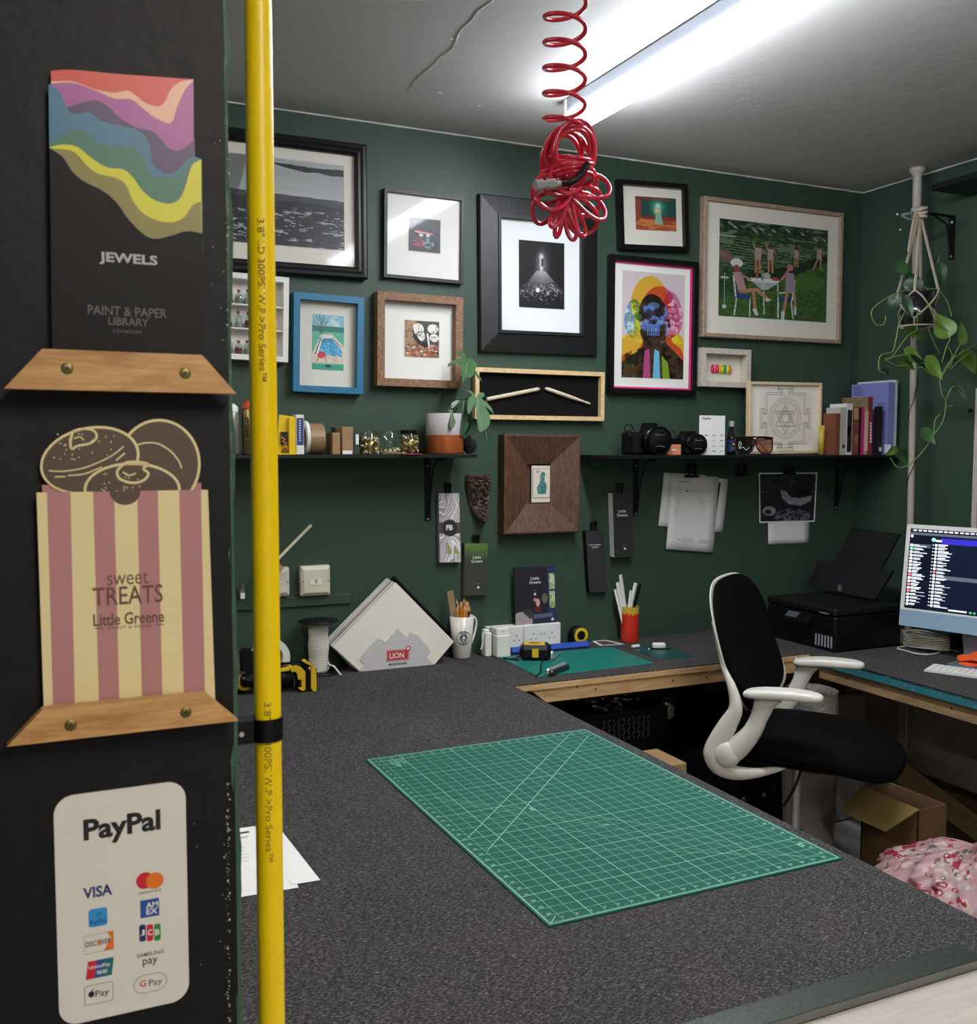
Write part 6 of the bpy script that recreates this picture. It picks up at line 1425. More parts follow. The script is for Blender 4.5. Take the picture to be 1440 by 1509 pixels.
g = M(); g.obox(V((cx - .030, cy + .004, T + .152)), (.024, .006, .17), mat('brush_card', '8c7a58', rough=.8), R=Matrix.Rotation(-.16, 3, 'Y')); g.build('wooden_ruler', label='flat brown wooden strip standing in the pencil mug', cat='ruler')

# ---- cord spool
cx, cy = .835, 3.135; H = .168
t = thing('cord_spool', 'black spool wound with white cord left of the mountboards', 'spool', (cx, cy, T))
for z in (0, H): M().lathe([(.0001, 0), (.062, 0), (.065, .002), (.065, .004), (.0001, .005)], (cx, cy, T + z + (.0005 if z == 0 else 0)), m_black, seg=40).build('flange', t)
rc = random.Random(2); P = []
for k in range(27 * 16):
    a = 2 * PI * k / 16; z = .009 + (H - .014) * k / (27 * 16); P.append((cx + (.030 + .0012 * math.sin(z * 90)) * math.cos(a), cy + (.030 + .0012 * math.sin(z * 90)) * math.sin(a), T + z + .0016 * math.sin(a * 1.0 + z * 60)))
g = M().tube(P, .0034, mat('white_cord', 'd2d0c6', rough=.9, var=.08, scale=200), seg=6); g.cyl((cx, cy, T + .004), (cx, cy, T + H), .029, MATS['white_cord'])
e = [at(486, 980, y=cy - .036), at(492, 982, y=cy - .05), at(497, 988, y=cy - .06), at(503, 995, z=T + .004)]
g.tube(smoothpts([V((cx + .031, cy - .005, e[0].z + .002))] + e, 6), .0032, MATS['white_cord'], seg=8); g.build('cord', t)
# ---- black tape dispenser with a white roll, behind the yellow hose
a = at(358, 988, y=3.10); b_ = at(428, 988, y=3.10)
t = thing('tape_dispenser', 'black desk tape dispenser with white roll behind the yellow hose', 'tape dispenser', ((a.x + b_.x) / 2, 3.13, T))
g = M(); x0, x1 = a.x, b_.x
for yy in (3.10, 3.145): g.prism([(x0, yy, T + .0005), (x1 + .035, yy, T + .0005), (x1 + .035, yy, T + .02), (x1, yy, T + .05), (x1 - .03, yy, T + .052), (x0 + .06, yy, T + .09), (x0 + .01, yy, T + .10), (x0, yy, T + .09)], (0, .008, 0), m_black)
g.box((x0, 3.10, T + .0005), (x1 + .035, 3.153, T + .012), m_black); g.build('body', t)
c = at(398, 975, y=3.125); M().lathe([(.040, -.014), (.062, -.014), (.062, .014), (.040, .014), (.040, -.014)], (c.x, 3.127, T + .066), m_white, axis=(0, 1, 0), seg=40, smooth=False).build('tape_roll', t)
# ---- cordless drill lying down
t = thing('cordless_drill', 'yellow and black cordless drill lying beside the yellow hose', 'drill', (.72, 2.93, T)); m_dy = mat('drill_yellow', 'd8b21c', rough=.45, var=.05)
p = lambda px, py, y=2.93: at(px, py, y=y)
g = M(); a = p(398, 1000); b_ = p(432, 1000); zc = T + .042; g.tube([(a.x - .06, 2.95, zc), (a.x - .03, 2.95, zc), (a.x, 2.95, zc), (b_.x, 2.95, zc)], [.022, .032, .033, .033], m_black, seg=24)
g.tube([(a.x - .085, 2.95, zc), (a.x - .078, 2.95, zc), (a.x - .062, 2.95, zc)], [.012, .020, .021], m_gloss, seg=20); g.build('motor_body', t)
g = M(); g.tube([(a.x + .012, 2.95, zc), (a.x + .016, 2.95, zc)], .0335, m_wp, seg=24); g.prism([(a.x - .01, 2.915, zc + .022), (b_.x, 2.912, zc + .026), (b_.x, 2.912, zc + .033), (a.x - .01, 2.915, zc + .027)], (0, .05, 0), m_dy); g.build('trim', t, label='yellow and pale bands')
sc = (p(468, 1000).x - p(428, 1000).x) / 40
def dp(x, y, yy=2.90): q = at(345 + x * .12153, 900 + y * .12153, y=yy); return V((q.x, yy, max(q.z, T + .001)))
g = M(); g.prism([dp(*q) for q in ((690, 700), (760, 665), (820, 690), (865, 740), (865, 960), (830, 975), (785, 945), (820, 930), (820, 840), (780, 835), (770, 770), (740, 735), (700, 745))], (0, .012, 0), m_dy)
g.prism([dp(x, y, 2.914) for x, y in ((700, 720), (780, 670), (900, 650), (900, 990), (800, 990), (780, 840), (740, 760))], (0, .05, 0), m_black); g.build('handle', t)
g = M(); g.prism([dp(x, y, 2.905) for x, y in ((865, 620), (890, 612), (1000, 700), (1010, 990), (870, 990))], (0, .07, 0), m_black, None); g.prism([dp(x, y, 2.898) for x, y in ((935, 675), (985, 670), (1000, 790), (1002, 980), (965, 992), (935, 940))], (0, .006, 0), m_dy)
g.prism([dp(x, y, 2.899) for x, y in ((845, 622), (880, 605), (960, 662), (930, 668))], (0, .03, 0), m_dy); g.ell(dp(915, 700, 2.897), (.004, .002, .006), m_grey, seg=10, rings=6); g.build('battery', t)
# ---- tape measure at the partition edge
c = at(358, 1010, y=2.98)
t = thing('tape_measure', 'yellow and black tape measure at the edge of the partition', 'tape measure', (c.x, 2.98, T)); M().box((c.x - .045, 2.95, T + .0005), (c.x + .018, 2.99, T + .066), m_black, bev=.014).build('case', t)
g = M(); g.lathe([(.010, .001), (.024, .001), (.026, 0), (.010, 0)], (c.x, 2.95, T + .036), m_dy, axis=(0, -1, 0), seg=20); g.lathe([(.0001, .002), (.009, .002), (.010, 0)], (c.x, 2.95, T + .036), mat('pale_disc', 'b5a77a', rough=.5), axis=(0, -1, 0), seg=16); g.build('badge', t, label='yellow ring')

# ---- sockets and adapters at the back of the desk
ysk = 3.172
def double_socket(label, px0, px1, zt_px):
    a, b_ = at(px0, 930, y=ysk), at(px1, 930, y=ysk); z0, z1 = T + .004, T + .092; t = thing('double_socket', label, 'socket', ((a.x + b_.x) / 2, W, z0)); cx = (a.x + b_.x) / 2
    M().box((a.x, ysk + .008, z0), (b_.x, W, z1), m_white, bev=.002).build('back_box', t)
    g = M().box((a.x, ysk, z0), (b_.x, ysk + .0078, z1), m_white, bev=.002)
    for s in (-1, 1):
        x = cx + s * .038
        for dx, dz, w_, h_ in ((0, .012, .003, .007), (-.010, -.006, .006, .003), (.010, -.006, .006, .003)): g.box((x + dx - w_ / 2, ysk - .0002, z0 + .042 + dz - h_ / 2), (x + dx + w_ / 2, ysk, z0 + .042 + dz + h_ / 2), m_ink)
    g.build('faceplate', t)
    for s in (-1, 1): M().box((cx + s * .008 - .005, ysk - .003, z1 - .034), (cx + s * .008 + .005, ysk, z1 - .016), m_white, bev=.001).build('rocker_switch', t)
    return t
double_socket('white double wall socket below the brochure, right one', 772.8, 826.5, 0)
double_socket('white double wall socket half hidden by the plugged adapters', 722, 772, 0)
def adapter(label, px0, px1, y0, y1, zt, lo=None):
    a, b_ = at(px0, 940, y=y0), at(px1, 940, y=y0); t = thing('plug_adapter', label, 'adapter', ((a.x + b_.x) / 2, (y0 + y1) / 2, T)); z1 = zt
    M().box((a.x, y0, T + .0006), (b_.x, y1, z1), m_white, bev=.003).build('body', t)
    g = M().box((a.x + .002, y0 + .010, z1 + .0002), (b_.x - .002, y1, z1 + (.024 if lo else .008)), m_white, bev=.003); 
    if lo:
        for k in (-1, 1): g.box(((a.x + b_.x) / 2 + k * .004 - .001, y0 + .0095, z1 + .009), ((a.x + b_.x) / 2 + k * .004 + .001, y0 + .010, z1 + .014), m_ink)
    g.build('plug_top', t)
adapter('white block adapter standing in front of the sockets', 733, 753, 3.10, 3.1695, T + .078, True)
adapter('slim white adapter at the far left of the sockets', 716, 725, 3.13, 3.1695, T + .086)
g = M(); g.tube(smoothpts([at(718, 926, y=3.15), at(712, 935, y=3.15), at(711, 950, y=3.15), at(709, 957, y=3.15)], 6), .003, m_white, seg=8); g.build('cable', label='short white cable hanging left of the slim adapter', cat='cable')
# ---- tape measure by the wall, blue tubes
c = V((1.838, 3.195, T + .036))
t = thing('tape_measure', 'round black and yellow tape measure standing against the back wall', 'tape measure', (c.x, c.y, T)); M().lathe([(.0001, -.018), (.030, -.018), (.034, -.014), (.034, .014), (.030, .018), (.0001, .018)], c + V((0, 0, -.0015)), m_black, axis=(0, 1, 0), seg=28, smooth=False).build('case', t)
M().lathe([(.017, .0185), (.027, .0195), (.029, .018)], c + V((.004, 0, 0)), m_dy, axis=(0, -1, 0), seg=26).build('ring', t, label='yellow ring')
m_bt = mat('blue_tube', '2f55b0', rough=.35, var=.05)
for k, (ya, yb_, z, lab) in enumerate(((3.158, 3.150, .0102, 'upper blue plastic tube lying behind the teal mat'), (3.135, 3.128, .0082, 'lower blue plastic tube lying nearest the teal mat'))):
    xa, xb = at(754, 955, y=ya).x, at(866.5, 945, y=yb_).x; g = M().tube([(xa, ya, T + z), (xb, yb_, T + z)], z - .0002, m_bt, seg=18); g.tube([(xb, yb_, T + z), (xb + .0006, yb_, T + z)], z * .7, mat('blue_tube_core', '1a2c5c', rough=.6), seg=18); g.build('blue_tube', label=lab, cat='tube')
# ---- teal mat and things on it
g = M(); P = [at(*q, z=T) for q in ((735, 969), (794, 998), (964, 978), (900, 954))]; g.prism([p + V((0, 0, .0003)) for p in P], (0, 0, .0022), mat('teal_mat', '0e7468', rough=.5, var=.04)); P2 = [p + V((0, 0, .0026)) for p in P]; 
a, b_ = P2[1], P2[2]; g.face([a, b_, b_ + V((0, .003, 0)), a + V((0, .003, 0))], mat('mat_edge_pale', '4f9a8c', rough=.5)); g.build('cutting_mat', label='plain teal mat on the back desk under the tape measure', cat='cutting mat')
zt2 = T + .0026
g = M(); P = [at(*q, z=T) for q in ((922.5, 954), (974, 972.5), (1023, 968), (980, 951))]; g.prism([p + V((0, 0, .0003)) for p in P], (0, 0, .0015), mat('small_mat_green', '1f4e4a', rough=.35, var=.15)); g.build('cutting_mat', label='small dark green mat by the chair back', cat='cutting mat')
R = Matrix.Rotation(-.5, 3, 'Z'); c = V((1.575, 3.03, zt2))
t = thing('tape_measure', 'chunky black tape measure with yellow top lying on the teal mat', 'tape measure', c); g = M().obox(c + V((0, 0, .0265)), (.108, .088, .052), m_black, R=R, bev=.014); g.obox(c + R @ V((.056, -.02, .018)), (.014, .024, .026), m_steel, R=R, bev=.004); g.build('case', t)
g = M().obox(c + V((-.005, 0, .0532)), (.074, .054, .003), m_dy, R=R, bev=.0012); g.obox(c + V((-.005, 0, .0552)), (.036, .022, .0015), mat('amber_label', 'a8742a', rough=.5), R=R); g.obox(c + R @ V((.0, -.0445, .028)), (.022, .003, .030), m_dy, R=R); g.build('yellow_badge', t, label='yellow top badge')
g = M(); pts = [c + R @ V((-.045, -.02, .018)), c + R @ V((-.075, -.03, .004)), at(742, 970, z=zt2 + .0025), at(765, 973, z=zt2 + .0025)]; g.tube(smoothpts(pts, 6), .003, m_black, seg=6, flat=.5); pts = [c + R @ V((.03, -.045, .02)), at(797, 982, z=zt2 + .003), at(797, 990, z=zt2 + .003), at(790, 996, z=zt2 + .003)]; g.tube(smoothpts(pts, 6), .0032, m_black, seg=6, flat=.5); g.build('strap', t)
a, b_ = at(810, 975, z=zt2 + .002), at(826, 963, z=zt2 + .002); g = M(); d = (b_ - a).normalized(); q = V((-d.y, d.x, 0)) * .004; g.prism([a - q, b_ - q * .3, b_ + q, a + q], (0, 0, .002), mat('dull_steel', '87979a', rough=.35, metal=.7)); g.build('knife_blade', label='small grey blade lying on the teal mat', cat='blade')
a, b_ = at(811, 990, z=zt2 + .012), at(834, 981, z=zt2 + .012); d = (b_ - a); L_0 = d.length + .02; R = Matrix.Rotation(math.atan2(d.y, d.x), 3, 'Z'); c = (a + b_) / 2; c.z = zt2
t = thing('multitool', 'silver folding multitool lying on the teal mat', 'multitool', c); M().obox(c + R @ V((0, .007, .012)), (L_0, .011, .022), m_steel, R=R, bev=.005).build('handle', t); M().obox(c + R @ V((0, -.007, .009)), (L_0 * .96, .009, .017), mat('dark_steel', '5f6468', rough=.3, metal=.9), R=R, bev=.004).build('handle', t)
g = M(); g.cyl(c + R @ V((-L_0 * .42, -.014, .012)), c + R @ V((-L_0 * .42, .015, .012)), .004, m_ink, seg=12); g.build('pivot', t)
# card, erasers
g = M(); P = [at(*q, z=T + .0006) for q in ((870, 944), (893, 943), (920, 949.5), (885, 951.5))]; g.prism(P, (0, 0, .0006), m_wp); P = [at(*q, z=T + .0014) for q in ((878, 945.2), (893, 944), (914, 949), (888, 950.5))]; g.prism(P, (0, 0, .0001), mat('dull_print', '5a4846', rough=.6, var=.5, scale=90)); g.build('photo_card', label='small printed card lying on the desk left of the red cup', cat='card')
c = at(971, 951, z=T + .012); c.z = T + .0115; R = Matrix.Rotation(-.45, 3, 'Z'); M().obox(c, (.048, .024, .019), m_white, R=R, bev=.004).build('eraser', label='white plastic block on the small dark mat', cat='eraser')
c = at(937, 953, z=T + .006); g = M().obox(c + V((0, 0, .0022)), (.034, .014, .010), m_white, R=Matrix.Rotation(.1, 3, 'Z'), bev=.003); g.build('usb_stick', label='small white stick lying left on the small dark mat', cat='usb stick')
c = at(958, 958, z=T + .003); g = M(); g.tube(smoothpts([c, c + V((.02, .01, .001)), c + V((.05, -.008, 0)), c + V((.078, -.012, .001))], 5), .0022, m_matte, seg=6); g.ell(c + V((-.003, 0, .003)), (.006, .004, .004), m_steel, seg=10, rings=6); g.build('earphone', label='thin dark cable end with silver tip on the small dark mat', cat='cable')
# ---- red and yellow cup of stirring sticks
cx, cy, r = 2.047, 3.168, .0345; H = at(924, 896, y=cy - r).z - T
t = thing('pencil_cup', 'tall red cup with yellow glazed rim holding white sticks', 'cup', (cx, cy, T)); m_rg = mat('red_glaze', 'd23420', rough=.18, var=.1, scale=40, coat=.5); m_yg = mat('yellow_glaze', 'c9a53c', rough=.2, coat=.5)
M().lathe([(.0001, .0006), (r * .97, .0006), (r, .003), (r, H * .84)], (cx, cy, T), m_rg, seg=40).build('body', t)
g = M(); rc = random.Random(3); zz = [H * (.84 - .10 * abs(math.sin(k * 2.1)) * rc.random()) for k in range(40)]
g.grid(lambda u, v: V((cx + (r + .0006) * math.cos(2 * PI * u), cy + (r + .0006) * math.sin(2 * PI * u), T + zz[int(round(u * 40)) % 40] * (1 - v) + H * v)), 40, 4, m_yg)
g.lathe([(r + .0006, H), (r - .003, H), (r - .003, .01), (.0001, .009)], (cx, cy, T), m_yg, seg=40); g.build('rim', t, label='yellow glazed rim with drips')
for k, (px0, py0, px1, py1, w_, mm, lab) in enumerate(((907, 868, 913, 894, .010, m_white, 'short outer left white stirring stick in the red cup'), (910.5, 858, 918, 894, .013, m_white, 'wide white stirring stick in the red cup, second from left'), (914.5, 847, 921, 894, .010, m_white, 'tallest white stirring stick in the red cup'), (937, 859, 929, 894, .011, m_white, 'white stirring stick leaning right in the red cup'), (930, 870, 927, 894, .008, m_white, 'short narrow white stick right of centre in the red cup'), (944, 860, 935, 894, .008, m_matte, 'black stick at the right of the red cup'))):
    a = at(px0, py0, y=cy + .012 - .006 * (k % 3)); b_ = at(px1, py1, y=cy + .006 - .004 * (k % 3)); d = (b_ - a).normalized(); e = a + d * (.155 + .0 * k); 
    if e.z < T + .012: e = a + d * ((a.z - T - .012) / -d.z)
    s_ = V((1, 0, 0)); M().tube([a, e], w_ * .72, mm, seg=4, up=(1, 0, 0), flat=.3, smooth=False).build('stirring_stick', label=lab, cat='stick')
# ================================================================ printer, computer, poles, hanging plant
def z_(v): return T + v
t = thing('printer', 'black inkjet printer with raised rear paper trays on the corner desk', 'printer', (2.76, 2.86, T))
x0, x1, y0, y1 = 2.600, 2.925, 2.682, 3.045; m_pr = mat('printer_black', '050608', rough=.45, var=.1, spec=.3); m_pt = mat('printer_top', '08090b', rough=.55, var=.15, spec=.3)
g = M().box((x0, y0, z_(.0006)), (x1, y1, z_(.128)), m_pr, bev=.006); g.box((x0 + .03, y0 + .01, z_(.06)), (x0 - .0006, y1 - .13, z_(.075)), m_gloss); g.build('body', t)
M().box((x0 - .004, y0 - .002, z_(.131)), (x1, y1, z_(.158)), m_pt, bev=.006).build('scanner_lid', t)
g = M().prism([(x0 - .002, y0 + .11, z_(.108)), (x0 - .030, y0 + .11, z_(.085)), (x0 - .030, y0 + .24, z_(.085)), (x0 - .002, y0 + .24, z_(.108))], (0, 0, .010), m_pr); g.prism([(x0 - .004, y0 + .175, z_(.1192)), (x0 - .024, y0 + .175, z_(.1025)), (x0 - .024, y0 + .235, z_(.1025)), (x0 - .004, y0 + .235, z_(.1192))], (0, 0, .0006), mat('display_grey', '4d5258', rough=.3)); g.build('control_panel', t)
g = M()
for k in range(6):
    y = y0 + .012 + k * .0155; g.box((x0 - .0014, y, z_(.014)), (x0 - .0002, y + .008, z_(.056)), mat('tank_window', '8b8f96' if k < 5 else '5d6167', rough=.3)); 
g.box((x0 - .0018, y0 + .008, z_(.060)), (x0 - .0002, y0 + .11, z_(.066)), m_pt); g.build('ink_tanks', t)
g = M(); g.box((x0 - .0046, y0 + .03, z_(.136)), (x0 - .0041, y0 + .075, z_(.139)), m_grey); g.build('lid_badge', t)
m_tray = mat('tray_grey', '151619', rough=.6, var=.1, spec=.25)
A, B, C_, D = at(1193, 866, x=2.86), at(1293, 883, x=2.86), at(1319, 842, x=2.90), at(1208, 826, x=2.90)
A.z = B.z = min(A.z, B.z); A.z = B.z = max(A.z, T + .159); g = M().prism([A, B, C_, D], (-.012, 0, .004), m_tray); c = at(1243, 866, x=2.862); g.box(c + V((-.022, -.008, -.012)), c + V((-.014, .008, .012)), mat('guide_grey', '5a5d60', rough=.5)); g.build('paper_tray', t)
A, B, C_, D = at(1230, 832, x=2.905), at(1301, 840, x=2.905), at(1327, 789, x=2.94), at(1257, 779, x=2.94); g = M().prism([A, B, C_, D], (-.008, 0, .003), m_tray); g.tube([D, C_], .004, m_black, seg=8); g.build('tray_extension', t)

# ---- computer
A = V((2.82, 2.60, z_(.10))); u = V((.30, -.954, 0)).normalized(); Ptop = atp(1337, 772, A, u); v = (Ptop - A); Hh = v.length; v.normalize(); n = u.cross(v).normalized()
if n.x > 0: n = -n      # towards the viewer
Wd = .547
t = thing('computer', 'white and pale blue all-in-one computer showing a dark list window', 'computer', V((A.x, A.y, T)) + u * (Wd / 2))
def CP(a, b_, c=0): return A + u * a + v * b_ + n * c
def slab(a0, a1, b0, b1, c0, c1, m_, g=None, r=0):
    g = g or M(); pts = rrect(a0, a1, b0, b1, r, 5) if r else [(a0, b0), (a1, b0), (a1, b1), (a0, b1)]
    return g.prism([CP(a, b_, c1) for a, b_ in pts], n * (c0 - c1), m_)
chin = .058; m_imb = mat('computer_bezel', 'dadcd8', rough=.35, var=.01)
slab(0, Wd, 0, Hh, -.0115, 0, m_imb, r=.010).build('display_body', t)
slab(.0005, Wd - .0005, .0005, chin, 0, .0006, mat('pale_blue_chin', '8ba5bc', rough=.4, var=.02)).build('chin', t)
bz_ = .015
ik = Ink(300, 170, '0b0e1a'); ik.put(ik.y < .035, '191d2c'); ik.put((ik.y > .045) & (ik.y < .075), '4b4e5c'); ik.put((ik.x > .155) & (ik.y > .075), '0d1324'); rc = random.Random(21)
for k in range(16): ik.poly([(.02 + k * .035, .012), (.045 + k * .035, .012), (.045 + k * .035, .028), (.02 + k * .035, .028)], 'd0d2da')
ik.put((ik.x > .215) & (ik.x < .6) & (ik.y > .10) & (ik.y < .17), '2c2599'); ik.poly([(.0, .19), (.15, .19), (.15, .235), (0, .235)], '3b4252'); ik.poly([(.2, .56), (.7, .56), (.7, .605), (.2, .605)], '4b4e58')
ik.ell(.015, .095, .010, .018, 'e6e6ee'); ik.ell(.165, .125, .014, .024, '7fd0c0'); ik.poly([(.18, .125), (.22, .125), (.22, .145), (.18, .145)], 'e6e6ee')
for k in range(19):
    y = .21 + k * .041; c = 'e06a80' if k in (9, 12, 14) else ('6fd0b8' if k == 1 else 'f0f0f5')
    ik.ell(.018, y, .011, .016, c); l = rc.uniform(.03, .07); ik.poly([(.034, y - .012), (.034 + l, y - .012), (.034 + l, y - .002), (.034, y - .002)], 'e6e7ee'); l = rc.uniform(.03, .11); ik.poly([(.034, y + .004), (.034 + l, y + .004), (.034 + l, y + .013), (.034, y + .013)], 'b9bcc8')
for k in range(19):
    y = .19 + k * .0415; ik.ell(.165, y, .004, .006, 'f0f0f5'); ik.ell(.185, y, .010, .015, 'e0607a' if k == 8 else 'f0f0f5'); l = rc.uniform(.03, .07); ik.poly([(.2, y - .012), (.2 + l, y - .012), (.2 + l, y - .002), (.2, y - .002)], 'e6e7ee'); l = rc.uniform(.03, .10); ik.poly([(.2, y + .004), (.2 + l, y + .004), (.2 + l, y + .013), (.2, y + .013)], 'b9bcc8')
ik.poly([(.3, .96), (.42, .96), (.42, .975), (.3, .975)], 'e0e0e6'); ik.ell(.445, .968, .008, .012, '3fc060'); ik.ell(.47, .968, .008, .012, '3fc060')
ik.mesh('screen', lambda a, b_: CP(bz_ + (Wd - 2 * bz_) * a, Hh - bz_ - (Hh - chin - 2 * bz_ + .008) * b_, .0007), t, m=attr_mat('lit_screen', rough=.15, em=.95))
c = A + u * (Wd * .5); g = M(); st0 = c + v * .12 - n * .012; back = -n; back.z = 0; back.normalize(); ft = c + back * .06; hw = u * .065
p1 = c + v * .05 - n * .013; g.prism([p1 - hw, p1 + hw, V((*(ft + hw).xy, T + .006)), V((*(ft - hw).xy, T + .006))], -n * .003, mat('stand_blue_grey', '7f8f9f', rough=.4, metal=.4))
cc = c + back * .0; g.prism([V((*(cc + u * a + back * b_).xy, T + .0006)) for a, b_ in ((-.065, -.075), (.065, -.075), (.065, .07), (-.065, .07))], (0, 0, .005), MATS['stand_blue_grey']); g.build('stand', t)
# ---- keyboard
a = at(1362, 988, z=T + .004); b2 = at(1375, 977.5, z=T + .004); d = (at(1440, 998.5, z=T + .004) - a).normalized(); q = V((-d.y, d.x, 0)); q = q if q.dot(b2 - a) > 0 else -q; dep = (b2 - a).dot(q); dep = .112
t = thing('keyboard', 'slim white keyboard before the computer', 'keyboard', a + d * .14); a.z = T
g = M().prism([a + V((0, 0, .0006)), a + d * .28 + V((0, 0, .0006)), a + d * .28 + q * dep + V((0, 0, .0006)), a + q * dep + V((0, 0, .0006))], (0, 0, .006), mat('keyboard_silver', 'c9cbcc', rough=.4)); g.build('base', t)
g = M(); Rk = Matrix(((d.x, q.x, 0), (d.y, q.y, 0), (0, 0, 1)))
for r_ in range(6):
    for k in range(14):
        if r_ == 0 and 3 < k < 9: continue
        g.obox(a + d * (.013 + k * .0192) + q * (.011 + r_ * .018) + V((0, 0, .0078)), (.0165, .0155, .0018), m_white, R=Rk, bev=.0006)
    if r_ == 0: g.obox(a + d * (.013 + 6 * .0192) + q * .011 + V((0, 0, .0078)), (.090, .0155, .0018), m_white, R=Rk, bev=.0006)
g.build('keys', t)
# ---- orange cloth, white cables
oc = at(1431, 974, z=T + .01); g = M(); rc = random.Random(4)
m_or = mat('orange_cloth', 'e0561c', rough=.8, var=.12, scale=30, bump=.2)
e0 = at(1411, 966, z=T + .012); 
def cloth(lift, r_):
    def fn(u_, v_):
        th = u_ * 2 * PI; rr = v_; x = oc.x + .0 + rr * (.060 + .01 * math.sin(3 * th + r_)) * math.cos(th); y = oc.y - .045 + rr * (.09 + .012 * math.sin(2 * th + r_)) * math.sin(th)
        z = T + lift + .018 * (1 - rr ** 3) + .006 * math.sin(5 * th + 3 * rr + r_) * rr + .008 * math.sin(2 * th) * (1 - rr)
        return V((x, y, max(z, T + .001 + lift * .6)))
    return fn
g.grid(cloth(.004, 0), 40, 12, m_or); g.grid(cloth(.020, 1.3), 40, 12, m_or); g.build('orange_cloth', label='crumpled orange cloth below the computer', cat='cloth', solid=.0025)
m_cw = mat('white_cable', 'd8d8d4', rough=.5)
def zp(px, py, z=.0035): return at(px, py, z=T + z)
g = M(); g.tube(smoothpts([zp(1325, 954), zp(1335, 952.5), zp(1365, 953), zp(1386, 956), zp(1385, 961), zp(1370, 964.5), zp(1350, 963), zp(1335, 959), zp(1323, 956)], 8, closed=True), .0024, m_cw, seg=8, closed=True); g.tube(smoothpts([zp(1385, 955), zp(1398, 957), zp(1412, 960)], 6), .0016, m_cw, seg=6)
g.build('cable', label='white cable loop lying on the desk right of the printer', cat='cable')
g = M(); rc = random.Random(6)
for k in range(7):
    c = V((2.96, 2.60, T + .012 + k * .0065)); g.tube([c + V((.055 * math.cos(a) * (1 + .05 * rc.random()), .085 * math.sin(a) * (1 + .04 * rc.random()), .004 * math.sin(2 * a + k))) for a in [2 * PI * i / 28 for i in range(28)]], .0042, mat('cream_cable', 'b9b5a6', rough=.5), seg=6, closed=True)
g.build('cable_coil', label='coiled cream cable heaped behind the computer foot', cat='cable')
g = M().box((2.94, 2.70, T + .0006), (3.0, 2.76, T + .05), m_white, bev=.006); g.build('plug_adapter', label='white power block behind the computer and right of the printer', cat='adapter')
g = M().box((3.09, 2.25, T + .0006), (3.17, 2.62, T + .045), m_matte, bev=.006); g.build('power_strip', label='black power strip at the back of the side desk behind the computer', cat='power strip')

# ---- white pole from desk to ceiling
m_pole = mat('pole_white', 'bdb6aa', rough=.4, var=.12, scale=14); pt = at(1352.5, 250, z=HC - .006); pb0 = at(1342, 760, x=3.085); dd = (pb0 - pt) / (pt.z - pb0.z); pb = pt + dd * (pt.z - T); 
t = thing('pole', 'white telescopic pole between the side desk and the ceiling', 'pole', V((pb.x, pb.y, T)))
g = M().tube([pt, pt.lerp(pb, .115), pt.lerp(pb, .11501), pt.lerp(pb, .997)], [.0165, .0165, .0130, .0130], m_pole, seg=20); g.build('tube', t)
M().lathe([(.0001, 0), (.030, 0), (.030, -.010), (.022, -.020), (.018, -.03)], V((pt.x, pt.y, HC - .0006)), m_pole, seg=28).build('ceiling_cap', t); M().lathe([(.0001, 0), (.030, 0), (.030, .010), (.018, .02)], V((pb.x, pb.y, T + .0006)), m_pole, seg=28).build('foot_cap', t)
a = pt.lerp(pb, .092); g = M().obox(a + V((.004, -.006, -.0)), (.045, .05, .04), mat('clamp_grey', '8a9196', rough=.4), R=Matrix.Rotation(.5, 3, 'Z'), bev=.004); g.tube(smoothpts([a + V((-.02, -.02, 0)), a + V((-.06, -.02, -.012)), a + V((-.085, -.01, -.018)), a + V((-.05, -.012, -.03)), a + V((-.01, -.02, -.022))], 5), .006, MATS['clamp_grey'], seg=8); g.ell(a + V((-.10, 0, -.014)), (.004, .004, .004), m_wp, seg=8, rings=6); g.ell(a + V((-.083, 0, -.07)), (.004, .004, .004), m_wp, seg=8, rings=6); g.tube([a + V((-.10, 0, -.014)), a + V((-.083, 0, -.07))], .0008, m_ink, seg=4)
g.build('clamp', t, label='grey plastic clamp with cord')
g = M(); pts = [pb.lerp(pt, f) + V((.017 * math.cos(k * 1.9 + 2), .017 * math.sin(k * 1.9 + 2) - .002, 0)) for k, f in enumerate([.02 + .045 * q for q in range(15)])]; g.tube(smoothpts(pts, 5), .0016, m_matte, seg=5)
g.build('cable', label='thin black cable winding up the white pole', cat='cable')
w_ = at(1439, 700, x=XR - .012); g = M().box((XR - .022, w_.y - .012, T + .0), (XR - .0, w_.y + .010, at(1439, 572, x=XR - .012).z), m_pole, bev=.003); struct('trim_7', g)
